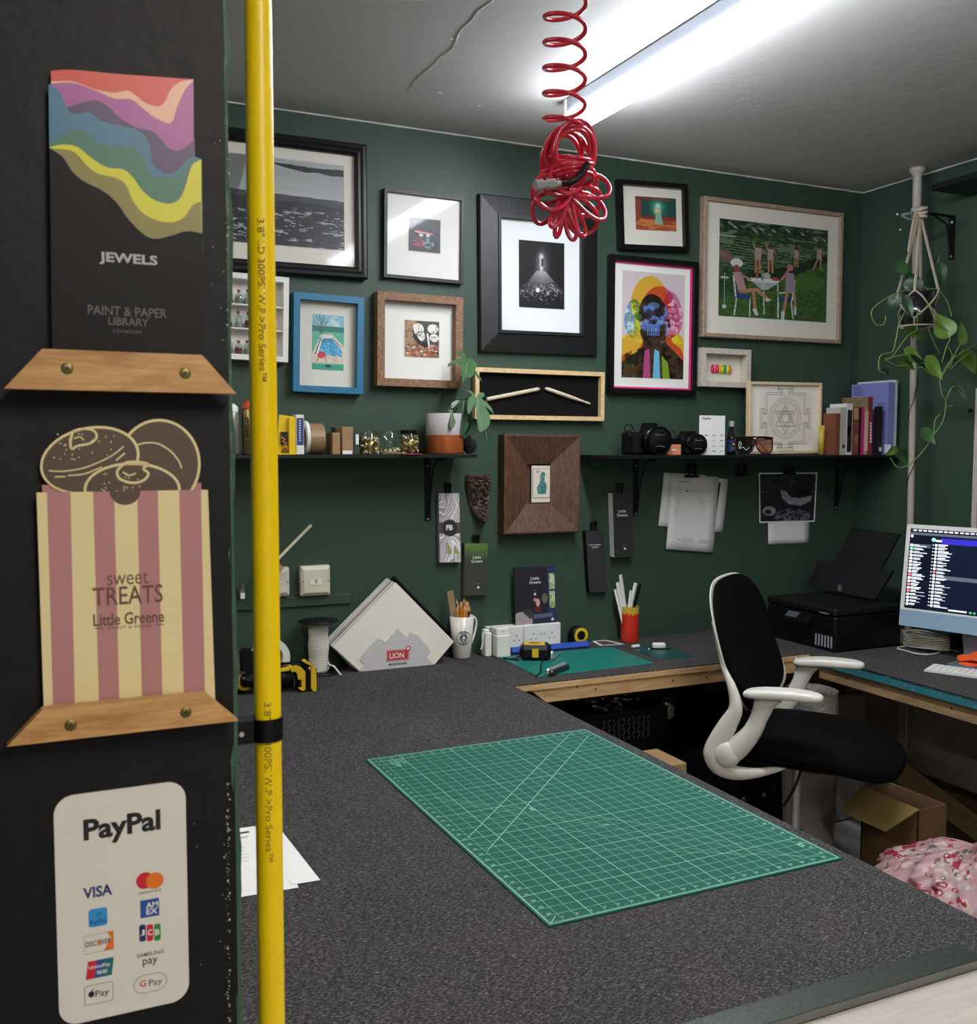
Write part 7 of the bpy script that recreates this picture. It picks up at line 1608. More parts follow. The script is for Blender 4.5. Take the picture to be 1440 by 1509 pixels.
# ---- small black shelf and bracket high on the right wall
B = at(1404, 320, x=XR - .003)
t = thing('shelf_bracket', 'black metal bracket high on the right wall behind the plant', 'bracket', B); zb_ = at(1404, 382, x=XR - .003).z
BE = at(1364, 317, y=B.y).x; g = M().box((XR - .004, B.y - .012, zb_), (XR - .0005, B.y + .012, B.z + .004), m_black); g.box((BE - .004, B.y - .010, B.z), (XR - .004, B.y + .010, B.z + .004), m_black); g.tube([(BE + .04, B.y, B.z), (XR - .03, B.y, B.z - .03), (XR - .008, B.y, zb_ + .01)], .004, m_black, seg=6)
g.build('arm', t); 
for z in (zb_ + .012, B.z - .02): M().ell((XR - .006, B.y, z), (.004, .006, .006), m_steel, seg=10, rings=6).build('screw', t)
yS = B.y - .06; C1 = at(1372, 272, y=yS); g = M(); g.box((C1.x, yS - .9, C1.z - .022), (XR - .0005, yS, C1.z), m_shelf, bev=.001); g.box((C1.x, yS - .0002, C1.z - .004), (XR - .0005, yS + .001, C1.z + .0004), mat('worn_edge', '9a9c9a', rough=.6)); g.build('wall_shelf', label='black shelf high on the right wall at the edge of the picture', cat='shelf')  # shelf board with a pale strip along its end edge

# ---- macrame hanger with a pothos
py_ = 2.70; PC = at(1352, 455, y=py_); pr_ = .062; zr = at(1352, 432, y=py_).z; zbot = at(1352, 480, y=py_).z; K = at(1357, 314, y=py_)
m_cord = mat('cotton_cord', 'b3a794', rough=.95, var=.1, scale=200, bump=.2)
t = thing('plant_hanger', 'knotted cotton macrame hanger tied to the white pole', 'plant hanger', K)
g = M()
for k in range(3): g.tube([K + V((.016 * math.cos(a), .022 * math.sin(a), .012 * k - .012 + .004 * math.sin(a + k))) for a in [2 * PI * i / 16 for i in range(16)]], .006, m_cord, seg=8, closed=True)
g.tube(smoothpts([K + V((0, 0, .01)), (pt.lerp(pb, .135)) + V((-.012, -.014, 0)), pt.lerp(pb, .13) + V((.012, .014, .004))], 5), .005, m_cord, seg=8)
for k in range(4): g.tube(smoothpts([K + V((-.012, 0, .0)), K + V((-.026 - .005 * k, -.01, -.02)), K + V((-.035 - .006 * k, -.008, -.07)), K + V((-.040 - .007 * k, -.004, -.115 - .01 * k))], 5), .0036, m_cord, seg=6)
ring = lambda z, th, r_: [V((PC.x + r_ * math.cos(th + PI / 2 * k), PC.y + r_ * math.sin(th + PI / 2 * k), z)) for k in range(4)]
th0 = math.atan2(CAM.y - PC.y, CAM.x - PC.x) - .15
r0s = ring(zr + .003, th0, pr_ + .008); r1s = ring(zr - .052, th0 + PI / 4, pr_ + .003); r2s = ring(zbot + .022, th0, pr_ - .002); r3 = V((PC.x, PC.y, zbot - .012))
for k in range(4):
    for s in (-.003, .003): g.tube([K + V((s, 0, -.01)), r0s[k] + V((s, 0, 0))], .0034, m_cord, seg=6)
    g.ell(r0s[k], (.006, .006, .008), m_cord, seg=8, rings=6); g.ell(r1s[k], (.006, .006, .007), m_cord, seg=8, rings=6)
    for j in (k, (k - 1) % 4): g.tube(smoothpts([r0s[k], (r0s[k] + r1s[j]) / 2 + ((r0s[k] + r1s[j]) / 2 - PC).normalized() * .008, r1s[j]], 4), .0032, m_cord, seg=6); g.tube(smoothpts([r1s[j], (r1s[j] + r2s[k]) / 2 + V((((r1s[j] + r2s[k]) / 2 - PC).x, ((r1s[j] + r2s[k]) / 2 - PC).y, 0)).normalized() * .008, r2s[k]], 4), .0032, m_cord, seg=6)
    g.tube([r2s[k], V((r2s[k].x, r2s[k].y, zbot - .004)), r3], .0032, m_cord, seg=6)
g.tube([V((PC.x + (pr_ + .001) * math.cos(a), PC.y + (pr_ + .001) * math.sin(a), zbot - .003)) for a in [2 * PI * k / 32 for k in range(32)]], .0036, m_cord, seg=6, closed=True)
g.build('macrame', t)
t = thing('potted_plant', 'trailing pothos in a dark pot in the macrame hanger', 'plant', V((PC.x, PC.y, zbot)))
M().lathe([(.0001, 0), (pr_ * .82, 0), (pr_ * .88, .004), (pr_ * .99, zr - zbot), (pr_ * .92, zr - zbot), (pr_ * .9, zr - zbot - .015), (.0001, zr - zbot - .015)], (PC.x, PC.y, zbot), mat('dark_glazed_pot', '1c1b1c', rough=.15, var=.2, coat=.6), seg=36).build('pot', t)
def c3(x, y): return (1240 + x * .18553, 480 + y * .18553)
def c2(x, y): return (1240 + x * .17226, 220 + y * .17226)
def c7(x, y): return (1000 + x * .3056, 230 + y * .3056)
yv = 2.62; g = M(); S0 = V((PC.x, PC.y, zr - .012))
vines = [([c2(*q) for q in ((740, 1195), (820, 1200), (900, 1290), (945, 1430))], yv - .02), ([c7(*q) for q in ((1085, 650), (1065, 655), (980, 700), (930, 750), (950, 810), (990, 810), (1000, 770))], yv + .05),
         ([c3(*q) for q in ((480, -60), (455, 0), (425, 150), (400, 210), (310, 240), (300, 350), (350, 380))], yv), ([c3(*q) for q in ((600, 40), (520, 90), (400, 250), (350, 265), (440, 320), (530, 310))], yv), ([c3(*q) for q in ((350, 265), (430, 245), (530, 220))], yv),
         ([c3(*q) for q in ((740, -60), (860, 70), (830, 180), (800, 290))], yv - .05), ([c3(*q) for q in ((960, 120), (900, 230), (860, 340))], yv - .05), ([c3(*q) for q in ((1060, 150), (960, 210), (850, 300), (780, 440))], yv - .05), ([c3(*q) for q in ((1000, 230), (920, 290), (870, 345))], yv - .05),
         ([c3(*q) for q in ((850, 170), (880, 230), (860, 300), (780, 440))], yv - .03), ([c3(*q) for q in ((780, 440), (800, 550), (830, 600), (810, 750), (740, 860), (690, 940), (600, 1050), (520, 1115), (440, 1120), (390, 1050))], yv - .06),
         ([c3(*q) for q in ((830, 650), (885, 630))], yv - .06), ([c3(*q) for q in ((735, 860), (745, 750), (790, 700))], yv - .06), ([c3(*q) for q in ((835, 580), (880, 490), (950, 490), (985, 575))], yv - .04), ([c3(*q) for q in ((580, 345), (640, 330), (700, 380), (790, 440))], yv - .03), ([c3(*q) for q in ((690, 20), (730, 120), (780, 220))], yv + .03)]
for P_, y in vines: g.tube(smoothpts([at(*q, y=y) for q in P_], 6), .0021, m_stem, seg=6)
for q, y in ((c2(740, 1195), yv - .02), (c7(1085, 650), yv + .05), (c3(480, -60), yv), (c3(600, 40), yv), (c3(740, -60), yv - .05)):
    e = at(*q, y=y); g.tube(smoothpts([S0, (S0 + e) / 2 + V((0, 0, .02)), e], 5), .002, m_stem, seg=6)
g.build('vines', t)
g = M(); LL = [((1396, 492), (1381, 462), .085, yv - .05, m_leaf2), ((1419, 503), (1416, 474), .035, yv - .05, m_leaf2), ((1422, 520), (1437, 551), .06, yv - .05, m_leaf2), ((1337, 518), (1363, 536), .052, yv, m_leaf2), ((1328, 529), (1348, 546), .045, yv, m_leaf2),
    ((1369, 530), (1390, 560), .055, yv - .03, m_leaf2), ((1337, 485), (1360, 500), .04, yv, m_leaf2), ((1362, 635), (1379, 655), .048, yv - .06, m_leaf), ((1326, 663), (1338, 687), .045, yv - .06, m_leaf), ((1320, 662), (1306, 671), .03, yv - .06, m_leaf2), ((1303, 545), (1312, 554), .022, yv, m_leaf),
    ((1332, 400), (1320, 374), .042, yv + .06, m_leaf), ((1352, 424), (1334, 398), .06, yv + .08, m_leafd), ((1340, 424), (1352, 400), .05, yv + .08, m_leafd), ((1375, 424), (1384, 372), .06, yv + .10, m_leafd), ((1386, 392), (1392, 420), .045, yv + .02, m_leafd), ((1323, 438), (1306, 458), .05, yv + .05, m_leafd), ((1404, 566), (1422, 588), .022, yv - .04, m_leafd), ((1349, 528), (1383, 560), .02, yv - .03, m_leafd), ((1335, 440), (1346, 470), .04, yv - .02, m_leafd), ((1430, 604), (1434, 614), .02, yv + .02, m_leafd)]
for k, (p0, p1, w_, y, mm) in enumerate(LL): b0 = at(*p0, y=y); b1 = at(*p1, y=y - .02 * (1 if k % 2 else -1)); sv = (b1 - b0).cross(b0 - CAM).normalized() + V((0, .5 if k % 2 else -.4, .1)); leaf(g, b0, b1, sv, w_ * 1.05, mm, fold=.3, droop=.10)
g.build('leaves', t, label='heart-shaped yellow-green leaves')

# ================================================================ red coiled air hose hanging from the ceiling
HY = 1.5; m_rh = mat('red_hose', 'd23048', rough=.22, var=.06, coat=.4)
def hq(px, py, dy=0.0): return at(px, py, y=HY + dy)
c = hq(831, 60); zt0 = HC
t = thing('coiled_air_hose', 'red coiled air hose hanging in a bundle from the ceiling', 'hose', V((c.x, HY, hq(835, 345).z)))
P = []; r_ = .0345; zA = HC - .004; zB = hq(835, 195).z; pitch = (hq(831, 20).z - hq(831, 180).z) / 4.25
turns = (zA - zB) / pitch; N_ = int(turns * 28)
for k in range(N_):
    a = 2 * PI * k / 28 + .4; z = zA - (zA - zB) * k / N_; P.append(V((c.x + .002 + r_ * math.cos(a), HY + r_ * math.sin(a), z)))
g = M().tube(P, .0039, m_rh, seg=8)
rc = random.Random(17)
# upper knot of round turns
cc = hq(842, 228)
for k in range(8):
    tx_, tz_ = rc.uniform(-.45, .45), rc.uniform(-.5, .3); rr = rc.uniform(.034, .042); o = V((rc.uniform(-.005, .005), -.018 + k * .006, rc.uniform(-.006, .006)))
    Rm = Matrix.Rotation(tz_, 3, 'Z') @ Matrix.Rotation(tx_ + .25, 3, 'X')
    g.tube([cc + o + Rm @ V((rr * math.cos(a), .003 * math.sin(3 * a), rr * 1.1 * math.sin(a))) for a in [2 * PI * i / 32 for i in range(32)]], .0039, m_rh, seg=8, closed=True)
for k in range(4):
    rr = .036; o = V((rc.uniform(-.003, .003), 0, -.008 - .011 * k)); g.tube([cc + o + V((rr * math.cos(a), rr * .9 * math.sin(a), .006 * math.sin(a + k))) for a in [2 * PI * i / 28 for i in range(28)]], .0039, m_rh, seg=8, closed=True)
# lower rosette of squeezed turns
c0 = hq(836, 284)
angs = [28, 12, -6, -24, -42, -60, -80, -100, -122, -142, -160, 178, 160]; lens = [58, 60, 62, 62, 64, 62, 62, 60, 56, 54, 52, 46, 44]; px1 = (hq(837, 284).x - hq(836, 284).x)
for k, (an, ln_k) in enumerate(zip(angs, lens)):
    an = math.radians(an + rc.uniform(-4, 4)); L0 = ln_k * px1 * .5; wd = (13.5 if k not in (6, 7, 8) else 7) * px1 * (1.15 if abs(math.cos(an)) > .6 else .8); dep = rc.uniform(-.024, .024); ux = V((math.cos(an), 0, math.sin(an))); vz = V((-math.sin(an) * .9, .5 * (1 if k % 2 else -1), math.cos(an) * .9))
    pts = [c0 + V((0, dep, 0)) + ux * (L0 * .92 + L0 * math.cos(a)) + vz * (wd * math.sin(a) * (1.1 + .5 * math.cos(a))) for a in [2 * PI * i / 30 for i in range(30)]]; g.tube(pts, .0038, m_rh, seg=8, closed=True)
g.tube(smoothpts([cc + V((-.03, 0, -.02)), c0 + V((-.036, -.01, .018)), c0 + V((-.02, -.03, -.01)), c0 + V((.01, -.03, .0))], 6), .0039, m_rh, seg=8)
g.build('hose', t)
g = M(); a, b_ = hq(789, 273, -.042), hq(826, 270, -.042); g.tube([a, a.lerp(b_, .3)], .0088, m_steel, seg=6, smooth=False); g.tube([a.lerp(b_, .3), a.lerp(b_, .45)], .0066, m_steel, seg=20); g.tube([a.lerp(b_, .45), a.lerp(b_, .8)], .0080, m_steel, seg=6, smooth=False); g.tube([a.lerp(b_, .8), b_], .0052, m_steel, seg=16); g.build('coupling', t, label='steel quick coupling')
g = M(); sp = smoothpts([b_, hq(842, 268, -.043), hq(856, 257, -.042), hq(867, 240, -.04)], 14); g.tube(sp, .0042, mat('dark_rubber', '2a1c20', rough=.5), seg=10)
L9 = len(sp); H9 = []
for i in range(L9 - 1):
    tdir = (sp[i + 1] - sp[i]).normalized(); a_ = tdir.cross(Y3).normalized(); b9 = tdir.cross(a_)
    for s in range(4): q = i * 4 + s; an = q * PI / 3.5; H9.append(sp[i].lerp(sp[i + 1], s / 4) + a_ * .0054 * math.cos(an) + b9 * .0054 * math.sin(an))
g.tube(H9, .0011, mat('spring_steel', '4a3a40', rough=.3, metal=.8), seg=5); g.build('strain_relief', t, label='dark spring guard')
M().lathe([(.0001, 0), (.022, 0), (.020, -.006), (.006, -.010)], V((c.x, HY, HC - .0003)), m_steel, seg=20).build('ceiling_hook', t)
# ================================================================ office chair
CHC = V((2.16, 2.34, 0)); ca = math.radians(55); CFw = V((math.cos(ca), -math.sin(ca), 0)); CN = V((math.sin(ca), math.cos(ca), 0))
def CH(s, n, z): return CHC + CFw * s + CN * n + V((0, 0, T + z))
m_cw_ = mat('chair_white', 'd6d3c9', rough=.35, var=.02); m_cb = mat('chair_black_mesh', '030304', spec=.1, rough=.85, var=.15, scale=300, bump=.15, bscale=500); m_cs = mat('chair_seat_fabric', '040405', spec=.1, rough=.9, var=.15, scale=200, bump=.15, bscale=400)
t = thing('office_chair', 'white framed office chair with black mesh back and seat', 'chair', V((CHC.x, CHC.y, 0)), rotz=-ca)
def pillow(fn, nu, nv, m_, ex=3.0, g=None, pw=(.42, .75)):
    """closed cushion: fn(x, y, h) with x, y in the unit superellipse and h from -1 (under) to 1 (top)"""
    g = g or M(); vs = []
    for j in range(nv + 1):
        ph = PI * j / nv; rr = max(math.sin(ph), 0) ** pw[0]; h = math.copysign(abs(math.cos(ph)) ** pw[1], math.cos(ph))
        for i in range(nu):
            a = 2 * PI * i / nu; c, s = math.cos(a), math.sin(a); k = (abs(c) ** ex + abs(s) ** ex) ** (-1 / ex); vs.append(fn(c * k * rr, s * k * rr, h))
    fs = [(j * nu + i, (j + 1) * nu + i, (j + 1) * nu + (i + 1) % nu, j * nu + (i + 1) % nu) for j in range(nv) for i in range(nu)]
    return g.add(vs, fs, m_, True)
def seatfn(x, y, h):
    s = .03 + x * .255; n = y * .245 * (1 - .05 * x * x + .02 * x); top = -.128 - .045 * max(0, x) ** 2.2 + .012 * max(0, -x) ** 2 + .006 * y * y; bot = -.198 - .048 * max(0, x) ** 2 + .01 * max(0, -x); mid = (top + bot) / 2
    return CH(s + (.0), n, mid + (top - mid) * h)
pillow(seatfn, 56, 22, m_cs, 3.2).build('seat', t)
pillow(lambda x, y, h: CH(.0 + x * .19, y * .18, -.207 + h * .012), 32, 10, m_black, 4).build('seat_pan', t)
BZ = [(-.10, -.150), (-.03, -.150), (.02, -.172), (.09, -.206), (.20, -.238), (.29, -.262), (.34, -.272)]
def bs(z):
    for (z0, s0), (z1, s1) in zip(BZ[:-1], BZ[1:]):
        if z <= z1: return s0 + (s1 - s0) * (z - z0) / (z1 - z0)
    return BZ[-1][1]
zc, hz = .128, .198
def backfn(off, th, gr):
    def fn(x, y, h):
        z = zc + y * (hz + gr); n = x * (.262 + gr) * (1 - .08 * max(0, y) ** 2 - .06 * max(0, -y)); sm_ = sum(bs(z + d) for d in (-.02, 0, .02)) / 3
        return CH(sm_ + .020 * (n / .23) ** 2 + off + th * h, n, z)
    return fn
pillow(backfn(.012, .014, 0), 56, 18, m_cb, 3.4).build('backrest', t)
pillow(backfn(-.001, .005, .003), 56, 14, m_cw_, 3.4).build('back_shell', t, label='white moulded shell behind the mesh')
def SP(s, z, n): return CH(s, n, z)
for sg, nm in ((-1, 'near'), (1, 'far')):
    N0 = .252 * sg
    # side frame: from the shell down round the pivot and forward under the seat
    pts = [(.22, -.226, .246), (.10, -.190, .253), (.03, -.158, .257), (-.03, -.146, .258), (-.08, -.168, .256), (-.13, -.192, .254), (-.178, -.206, .252), (-.212, -.190, .248), (-.228, -.150, .238), (-.226, -.10, .222), (-.215, -.05, .20), (-.207, -.015, .185)]
    rad = [.0015, .006, .011, .013, .015, .016, .018, .018, .016, .013, .010, .004]; fl = [1.1, 1.1, 1.25, 1.6, 1.8, 2.0, 2.1, 1.8, 1.4, 1.2, 1.0, .8]
    P = smoothpts([CH(s, n * sg, z) for z, s, n in pts], 6); rr = []; ff = []
    for i in range(len(pts) - 1):
        for k in range(6): rr.append(rad[i] + (rad[i + 1] - rad[i]) * k / 6); ff.append(fl[i] + (fl[i + 1] - fl[i]) * k / 6)
    rr.append(rad[-1]); ff.append(fl[-1])
    M().tube(P, rr, m_cw_, seg=20, up=CN, flat=ff).build('side_frame', t)
    pts = [(-.174, -.174), (-.136, -.142), (-.100, -.097), (-.078, -.047), (-.064, -.005), (-.056, .020)]; rad = [.022, .019, .017, .016, .017, .020]; fl = [1.7, 1.75, 1.6, 1.55, 1.8, 2.2]
    P = smoothpts([CH(s, N0, z) for s, z in pts], 6); rr = []; ff = []
    for i in range(len(pts) - 1):
        for k in range(6): rr.append(rad[i] + (rad[i + 1] - rad[i]) * k / 6); ff.append(fl[i] + (fl[i + 1] - fl[i]) * k / 6)
    rr.append(rad[-1]); ff.append(fl[-1])
    a = M().tube(P, rr, m_cw_, seg=20, up=CN, flat=ff); a.lathe([(.0001, .022), (.026, .021), (.038, .014), (.042, 0), (.037, -.016), (.0001, -.016)], CH(-.172, N0, -.170), m_cw_, axis=CN * sg, seg=32); ao = a.build('armrest', t)
    g = M(); pillow(lambda x, y, h: CH(-.012 + (.0 if sg < 0 else .025) + x * .113, N0 + y * (.036 - .004 * x), .030 + .006 * x - .006 * x * x + h * .0135), 40, 14, m_cw_, 3.2, g=g, pw=(.25, .8)); g.build('arm_pad', ao)
# column, base and castors
M().lathe([(.045, -.24), (.045, -.215), (.0001, -.215)], CH(0, 0, 0) , m_black, seg=24).build('tilt_mechanism', t)
g = M().cyl(CH(-.025, 0, -.24), CH(-.025, 0, -.46), .0135, m_steel); g.cyl(CH(-.025, 0, -.46), CH(-.025, 0, -.62), .025, m_black); g.build('gas_column', t)
g = M(); g.tube(smoothpts([CH(.02, -.12, -.21), CH(.0, -.135, -.28), CH(-.03, -.14, -.34)], 5), .004, m_black, seg=8); g.build('lever', t)
g = M(); hub = CH(-.025, 0, -.62); hub.z = .10
g.lathe([(.0001, .03), (.035, .03), (.04, -.03), (.0001, -.03)], hub, m_cw_, seg=24)
for k in range(5):
    d = V((math.cos(2 * PI * k / 5 + .3), math.sin(2 * PI * k / 5 + .3), 0)); g.tube([hub + d * .03, hub + d * .16 + V((0, 0, -.006)), hub + d * .26 + V((0, 0, -.022))], [.024, .019, .014], m_cw_, seg=12)
g.build('star_base', t)
for k in range(5):
    d = V((math.cos(2 * PI * k / 5 + .3), math.sin(2 * PI * k / 5 + .3), 0)); c = hub + d * .26; q = V((-d.y, d.x, 0)); g = M()
    for s in (-1, 1): g.cyl(V((c.x, c.y, .0265)) + q * (s * .006), V((c.x, c.y, .0265)) + q * (s * .022), .026, m_black, seg=20)
    g.cyl(V((c.x, c.y, .03)), V((c.x, c.y, .08)), .006, m_black, seg=10); g.build('castor', t)

# ================================================================ things under the desks
m_ply = wood('box_pine', '9c7d4c', 'b3935e', stretch=(3, 14, 14), scale=4)
# black basket with clear bags
c = V((1.84, 2.98, 0)); t = thing('plastic_crate', 'black mesh crate full of clear bags under the back desk', 'crate', c)
zt = at(900, 1052, y=2.85).z
g = M(); w_, d_ = .17, .12; z0 = .0
for (a, b_) in (((c.x - w_, c.y - d_, .001), (c.x + w_, c.y - d_ + .006, zt)), ((c.x - w_, c.y + d_ - .006, .001), (c.x + w_, c.y + d_, zt)), ((c.x - w_, c.y - d_, .001), (c.x - w_ + .006, c.y + d_, zt)), ((c.x + w_ - .006, c.y - d_, .001), (c.x + w_, c.y + d_, zt)), ((c.x - w_, c.y - d_, .001), (c.x + w_, c.y + d_, .008))): g.box(a, b_, m_gloss)
for k in range(10):
    for j in range(5): x = c.x - .09 + k * .02; z = zt - .03 - j * .016; g.obox((x, c.y - d_ - .001, z), (.003, .002, .014), mat('crate_sheen', '55585e', rough=.3), R=Matrix.Rotation(.6 if (k + j) % 2 else -.6, 3, 'Y'))  # slanted bars of the chrome pattern on the crate front
g.build('crate', t)
m_film = glass('clear_film', 'b9bcc0', rough=.12, fac=.25)
def crumple(cx, cy, cz, rx, ry, rz, seed, m_, g=None, n=26, amp=.25, flat_bottom=True):
    rs = np.random.RandomState(seed); tb = rs.rand(n + 1, n * 2 + 1); g = g or M()
    def fn(u, v):
        th = PI * v; ph = 2 * PI * u; k = 1 + amp * (tb[int(v * n) % (n + 1)][int(u * 2 * n) % (2 * n)] - .5) * math.sin(th); z = cz + rz * math.cos(th) * k
        return V((cx + rx * math.sin(th) * math.cos(ph) * k, cy + ry * math.sin(th) * math.sin(ph) * k, max(z, cz - rz * .7) if flat_bottom else z))
    g.grid(fn, n * 2, n, m_, smooth=False); return g
p = at(905, 1040, y=2.93); crumple(c.x - .0, c.y, zt + .035, .135, .09, .07, 3, m_film).build('plastic_bag', label='crumpled clear plastic bag on top of the black crate', cat='bag')
crumple(1.52, 2.93, .47, .06, .07, .12, 8, mat('yellow_green_bag', '7a7a1c', rough=.5), amp=.2).build('yellow_bag', label='yellow-green bag under the desk at the table edge', cat='bag')
M().box((1.42, 2.85, .001), (1.62, 3.05, .386), m_matte).build('black_box', label='black box under the yellow-green bag', cat='box')
# jar of white rolls on a black trunk
p = at(970, 1082, y=2.82); bz0 = p.z
t = thing('storage_trunk', 'big black trunk under the back desk beside the crate', 'box', (2.2, 3.0, 0)); g = M().box((2.03, 2.92, .001), (2.62, 3.12, bz0 - .001), m_gloss, bev=.01); g.build('body', t)
x = p.x; rr = .045; t = thing('glass_jar', 'glass jar of white rolls standing under the back desk', 'jar', (x, 2.97, bz0)); hj = at(970, 1045, y=2.82).z - bz0
x = max(x, 2.03 + rr)
M().lathe([(.0001, .001), (rr, .001), (rr, hj * .85), (rr * .8, hj * .95), (rr * .8, hj)], (x, 2.97, bz0), m_jglass, seg=28).build('glass', t); g = crumple(x, 2.97, bz0 + hj * .32, rr * .8, rr * .8, hj * .34, 5, mat('white_rolls', 'a9a59c', rough=.8), n=14); g.build('contents', t)
for k, (px, py, wx, wy_, wz, lab) in enumerate(((1010, 1040, .20, .16, .05, 'black case on the trunk, with folded grey sheets on top'), (1050, 1052, .18, .2, .035, 'flat black device stacked on the trunk nearest the chair'))):
    q = at(px, py, y=2.93); x_ = 2.28 + .20 * k; M().box((x_ - wx / 2, 2.93, bz0), (x_ + wx / 2, 2.93 + wy_, bz0 + wz + .06), m_matte, bev=.004).build('black_case', label=lab, cat='case')
g = M(); q = V((2.27, 2.93, bz0 + .112)); g.prism([q + V((-.08, -.05, 0)), q + V((.08, -.06, 0)), q + V((.09, .06, .002)), q + V((-.02, .07, .03))], (0, 0, .002), mat('grey_sheet', '5d5d60', rough=.6)); g.build('folded_sheet', label='grey folded sheet lying on the black case', cat='paper')
g = M(); q = V((2.47, 2.95, bz0 + .0965)); g.obox(q, (.12, .08, .002), mat('grey_sheet', '5d5d60', rough=.6)); g.build('grey_card', label='grey card on the flat black device', cat='card')
# small carton in front
a = at(975, 1103, y=2.62); zc_ = a.z; a2 = at(955, 1100, z=zc_); t0 = at(1005, 1118, z=zc_)
g = M(); P = [at(*q, z=zc_) for q in ((925, 1090), (962, 1099), (1007, 1117), (985, 1122), (930, 1118))]
cxx, cyy = t0.x - .11, t0.y + .03; g.box((cxx - .12, cyy - .07, .001), (cxx + .10, cyy + .09, zc_), m_kraft, bev=.002); g.box((cxx - .01, cyy - .0706, .001), (cxx + .03, cyy + .0906, zc_ + .0006), mat('parcel_tape', '8c7446', rough=.3)); g.build('cardboard_box', label='small brown carton on the floor beside the table edge', cat='box')
crumple(1.62, 2.74, .10, .09, .07, .12, 11, m_film).build('plastic_bag', label='clear crumpled film on the floor left of the black tower', cat='bag')
# computer tower / subwoofer
t = thing('speaker_box', 'black box with knobs on the floor behind the chair', 'box', (2.14, 2.62, 0)); q = at(1050, 1135, y=2.50)
M().box((2.07, 2.68, .001), (2.335, 2.90, .40), m_matte, bev=.006).build('cabinet', t)
for px, py in ((1126, 1172), (1096, 1178)): q = at(px, py, y=2.6785); M().lathe([(.0001, .006), (.008, .006), (.009, 0)], q, mat('knob_grey', '4a4c50', rough=.4), axis=(0, -1, 0), seg=14).build('knob', t)
# bubble wrap roll
def bubble(label, x, y, r, z0, z1, seed):
    rs = np.random.RandomState(seed); tb = rs.rand(200, 200)
    def fn(u, v):
        a = 2 * PI * u; k = r * (1 + .05 * math.sin(a * 2 + 5 * v) + .05 * (tb[int(v * 60)][int(u * 48) % 48] - .5)); return V((x + k * math.cos(a), y + k * math.sin(a), z0 + (z1 - z0) * v))
    t = thing('bubble_wrap_roll', label, 'bubble wrap', (x, y, 0)); g = M().grid(fn, 48, 60, mat('bubble_wrap', '98928c', rough=.28, var=.25, scale=40, bump=.8, bscale=55), smooth=True); g.build('outer_layer', t)
    g = M(); P = [(x + (r * .95 - r * .8 * k / 90) * math.cos(2 * PI * k / 22), y + (r * .95 - r * .8 * k / 90) * math.sin(2 * PI * k / 22), z1 - .002) for k in range(90)]
    for a, b_ in zip(P[:-1], P[1:]): g.face([a, b_, (b_[0], b_[1], z1 - .04), (a[0], a[1], z1 - .04)], MATS['bubble_wrap'])
    g.lathe([(r * .96, z1 - .02), (.0001, z1 - .03)], (x, y, 0), MATS['bubble_wrap'], seg=24); g.build('spiral_end', t)
bubble('tall bubble wrap roll standing behind the chair, under the desk corner', 2.44, 2.62, .088, .001, T - .10, 1)
# panel behind it
g = M().box((2.60, 2.86, .001), (2.95, 2.90, .50), mat('clear_wrap_pile', '77726c', rough=.35, var=.3, scale=20, bump=.5), bev=.01); g.build('wrapped_board', label='plastic wrapped board standing under the desk corner', cat='board')
# cardboard box with open flaps
bx0, bx1, by0, by1 = 2.44, 2.56, 2.15, 2.38; bt = T - .37
m_box = mat('brown_cardboard', '6e5236', rough=.85, var=.15, scale=8); t = thing('cardboard_box', 'open brown cardboard box with folded flap under the side desk', 'box', ((bx0 + bx1) / 2, (by0 + by1) / 2, 0)); g = M()
for a, b_ in (((bx0, by0, .001), (bx1, by0 + .005, bt)), ((bx0, by1 - .005, .001), (bx1, by1, bt)), ((bx0, by0, .001), (bx0 + .005, by1, bt)), ((bx1 - .005, by0, .001), (bx1, by1, bt)), ((bx0, by0, .001), (bx1, by1, .006))): g.box(a, b_, m_box)
g.build('carton', t)
g = M(); d_ = V((-.115, 0, -.055)); A, B = V((bx0, by1, bt)), V((bx0, by0, bt)); g.prism([A, B, B + d_ + V((0, .02, 0)), A + d_ + V((0, -.03, 0))], (0, 0, .004), mat('pale_flap', 'a08850', rough=.8, var=.1)); g.build('flap', t, label='pale folded flap')
g = M().box((bx0 + .05, by0 + .03, .02), (bx1 - .05, by1 - .05, bt - .06), mat('dull_film', '5f5953', rough=.3, var=.3, scale=20)); g.build('packing_film', label='dull packing film inside the open cardboard box', cat='film')
# plank and flat boxes leaning along the right side under the desk
zp0 = T - .40; g = M(); a, b_ = at(1302, 1140, x=2.84), at(1440, 1240, x=2.84); a2, b2 = at(1318, 1120, x=2.84), at(1440, 1210, x=2.84)
g.prism([a2, b2 + (b2 - a2) * .8, b_ + (b_ - a) * .8, a], (.03, 0, 0), wood('plank_under', '6f5a3c', '8b7450', stretch=(14, 2, 14), scale=4)); g.build('plank', label='long wooden plank leaning under the side desk behind the cardboard box', cat='plank')
g = M(); P = [at(*q, x=2.93) for q in ((1310, 1128), (1405, 1165), (1415, 1195), (1325, 1170))]; lo = min(p.z for p in P); g.box((2.90, min(p.y for p in P) - .1, .001), (3.05, max(p.y for p in P), max(p.z for p in P) - .03), mat('flat_cartons', '54402a', rough=.85, var=.15), bev=.003); g.build('cardboard_box', label='long flat brown carton standing behind the plank under the side desk', cat='box')
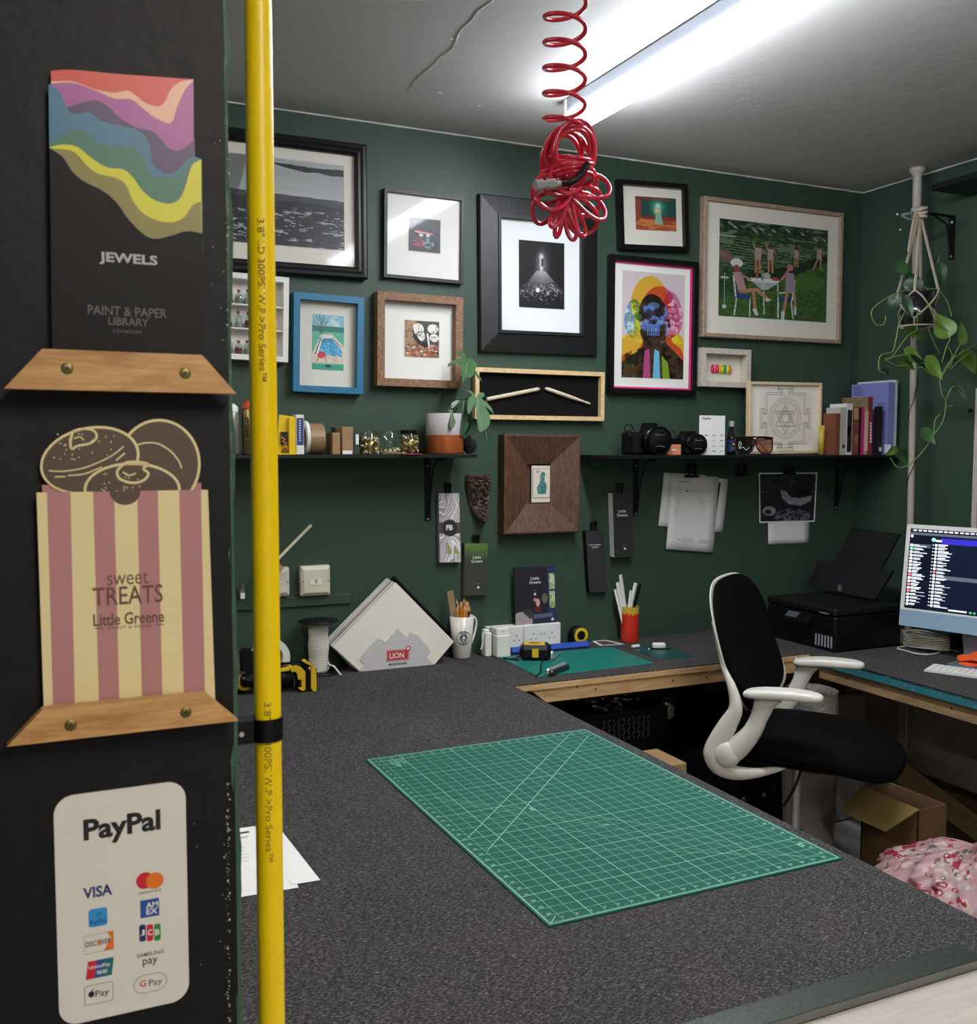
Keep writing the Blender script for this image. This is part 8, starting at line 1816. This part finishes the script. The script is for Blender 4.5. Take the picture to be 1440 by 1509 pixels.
# patterned pink bag
ik = Ink(420, 240, 'a98488'); rc = random.Random(33)
for _ in range(1500):
    x, y = rc.random(), rc.uniform(.02, .8); k = rc.random(); c = rc.choice(['8f2034', '8f2034', '9c9088', 'b9aaa0', 'a39a8c', 'c9a6a4', '5f5148']); s = rc.uniform(.006, .012)
    if k < .35: ik.poly([(x - s, y), (x, y - s * 2), (x + s, y), (x, y + s * 2)], c)
    elif k < .7: ik.ell(x, y, s, s * 1.3, c); ik.ell(x, y, s * .45, s * .6, 'c7b7ae')
    else: ik.poly([(x - s, y - s), (x + s * .4, y - s * 1.6), (x + s, y + s), (x - s * .5, y + s * 1.6)], c)
bc = V((2.26, 1.80, .19)); rs = np.random.RandomState(4); tb = rs.rand(40, 40)
def bagfn(u, v):
    th = PI * v * .93; ph = 2 * PI * u; k = 1 + .10 * math.sin(ph * 3 + th * 2) * math.sin(th) + .06 * math.sin(ph * 7 + th * 8) * math.sin(th) + .05 * math.sin(ph * 17 - th * 13) * math.sin(th) + .03 * math.sin(ph * 29 + th * 21) * math.sin(th)
    return V((bc.x + .25 * math.sin(th) * math.cos(ph) * k, bc.y + .27 * math.sin(th) * math.sin(ph) * k, max(.002, bc.z + .20 * math.cos(th) * (1 + .06 * math.sin(ph * 5)))))
ik.mesh('patterned_bag', bagfn, None, m=attr_mat('printed_cloth', rough=.5), label='pink bag printed with red and grey shapes on the floor by the table', cat='bag')
# ================================================================ sub-parts go under the part they sit on
NEST = {'photo_camera': {'lens_cap': 'lens', 'dials': 'body'}, 'double_socket': {'rocker_switch': 'faceplate'}, 'wall_socket': {'port': 'faceplate', 'screw': 'faceplate'},
        'computer': {'screen': 'display_body', 'chin': 'display_body'}, 'printer': {'lid_badge': 'scanner_lid', 'control_panel': 'body', 'ink_tanks': 'body', 'tray_extension': 'paper_tray'},
        'mug': {'logo': 'body'}, 'book': {'printing': 'cover'}, 'drink_bottle': {'label': 'body'}, 'shelf_bracket': {'screw': 'arm'}, 'tape_measure': {'badge': 'case', 'ring': 'case', 'yellow_badge': 'case', 'strap': 'case'},
        'cordless_drill': {'trim': 'motor_body'}, 'swatch_fan': {'lettering': 'cover', 'monogram': 'cover', 'marbled_print': 'cover', 'printed_cover': 'cover'}, 'display_ledge': {'screw': 'oak_bar'},
        'spray_can': {'lettering': 'body'}, 'picture_frame': {'mount_window': 'mount', 'print': 'mount', 'slip': 'moulding'}, 'brochure': {'lettering': 'cover_print'}, 'speaker_box': {'knob': 'cabinet'},
        'pencil_cup': {'rim': 'body'}, 'pole': {'ceiling_cap': 'tube', 'foot_cap': 'tube'}, 'sunglasses': {'squiggle': 'lenses'}}
base_name = lambda o: o.name.rsplit('.', 1)[0] if o.name[-3:].isdigit() and '.' in o.name else o.name
for root in list(bpy.context.scene.objects):
    if root.parent: continue
    rule = NEST.get(base_name(root))
    if not rule: continue
    parts = {}
    for ch in root.children: parts.setdefault(base_name(ch), ch)
    for ch in list(root.children):
        host = parts.get(rule.get(base_name(ch)))
        if host is not None and host is not ch: ch.parent = host
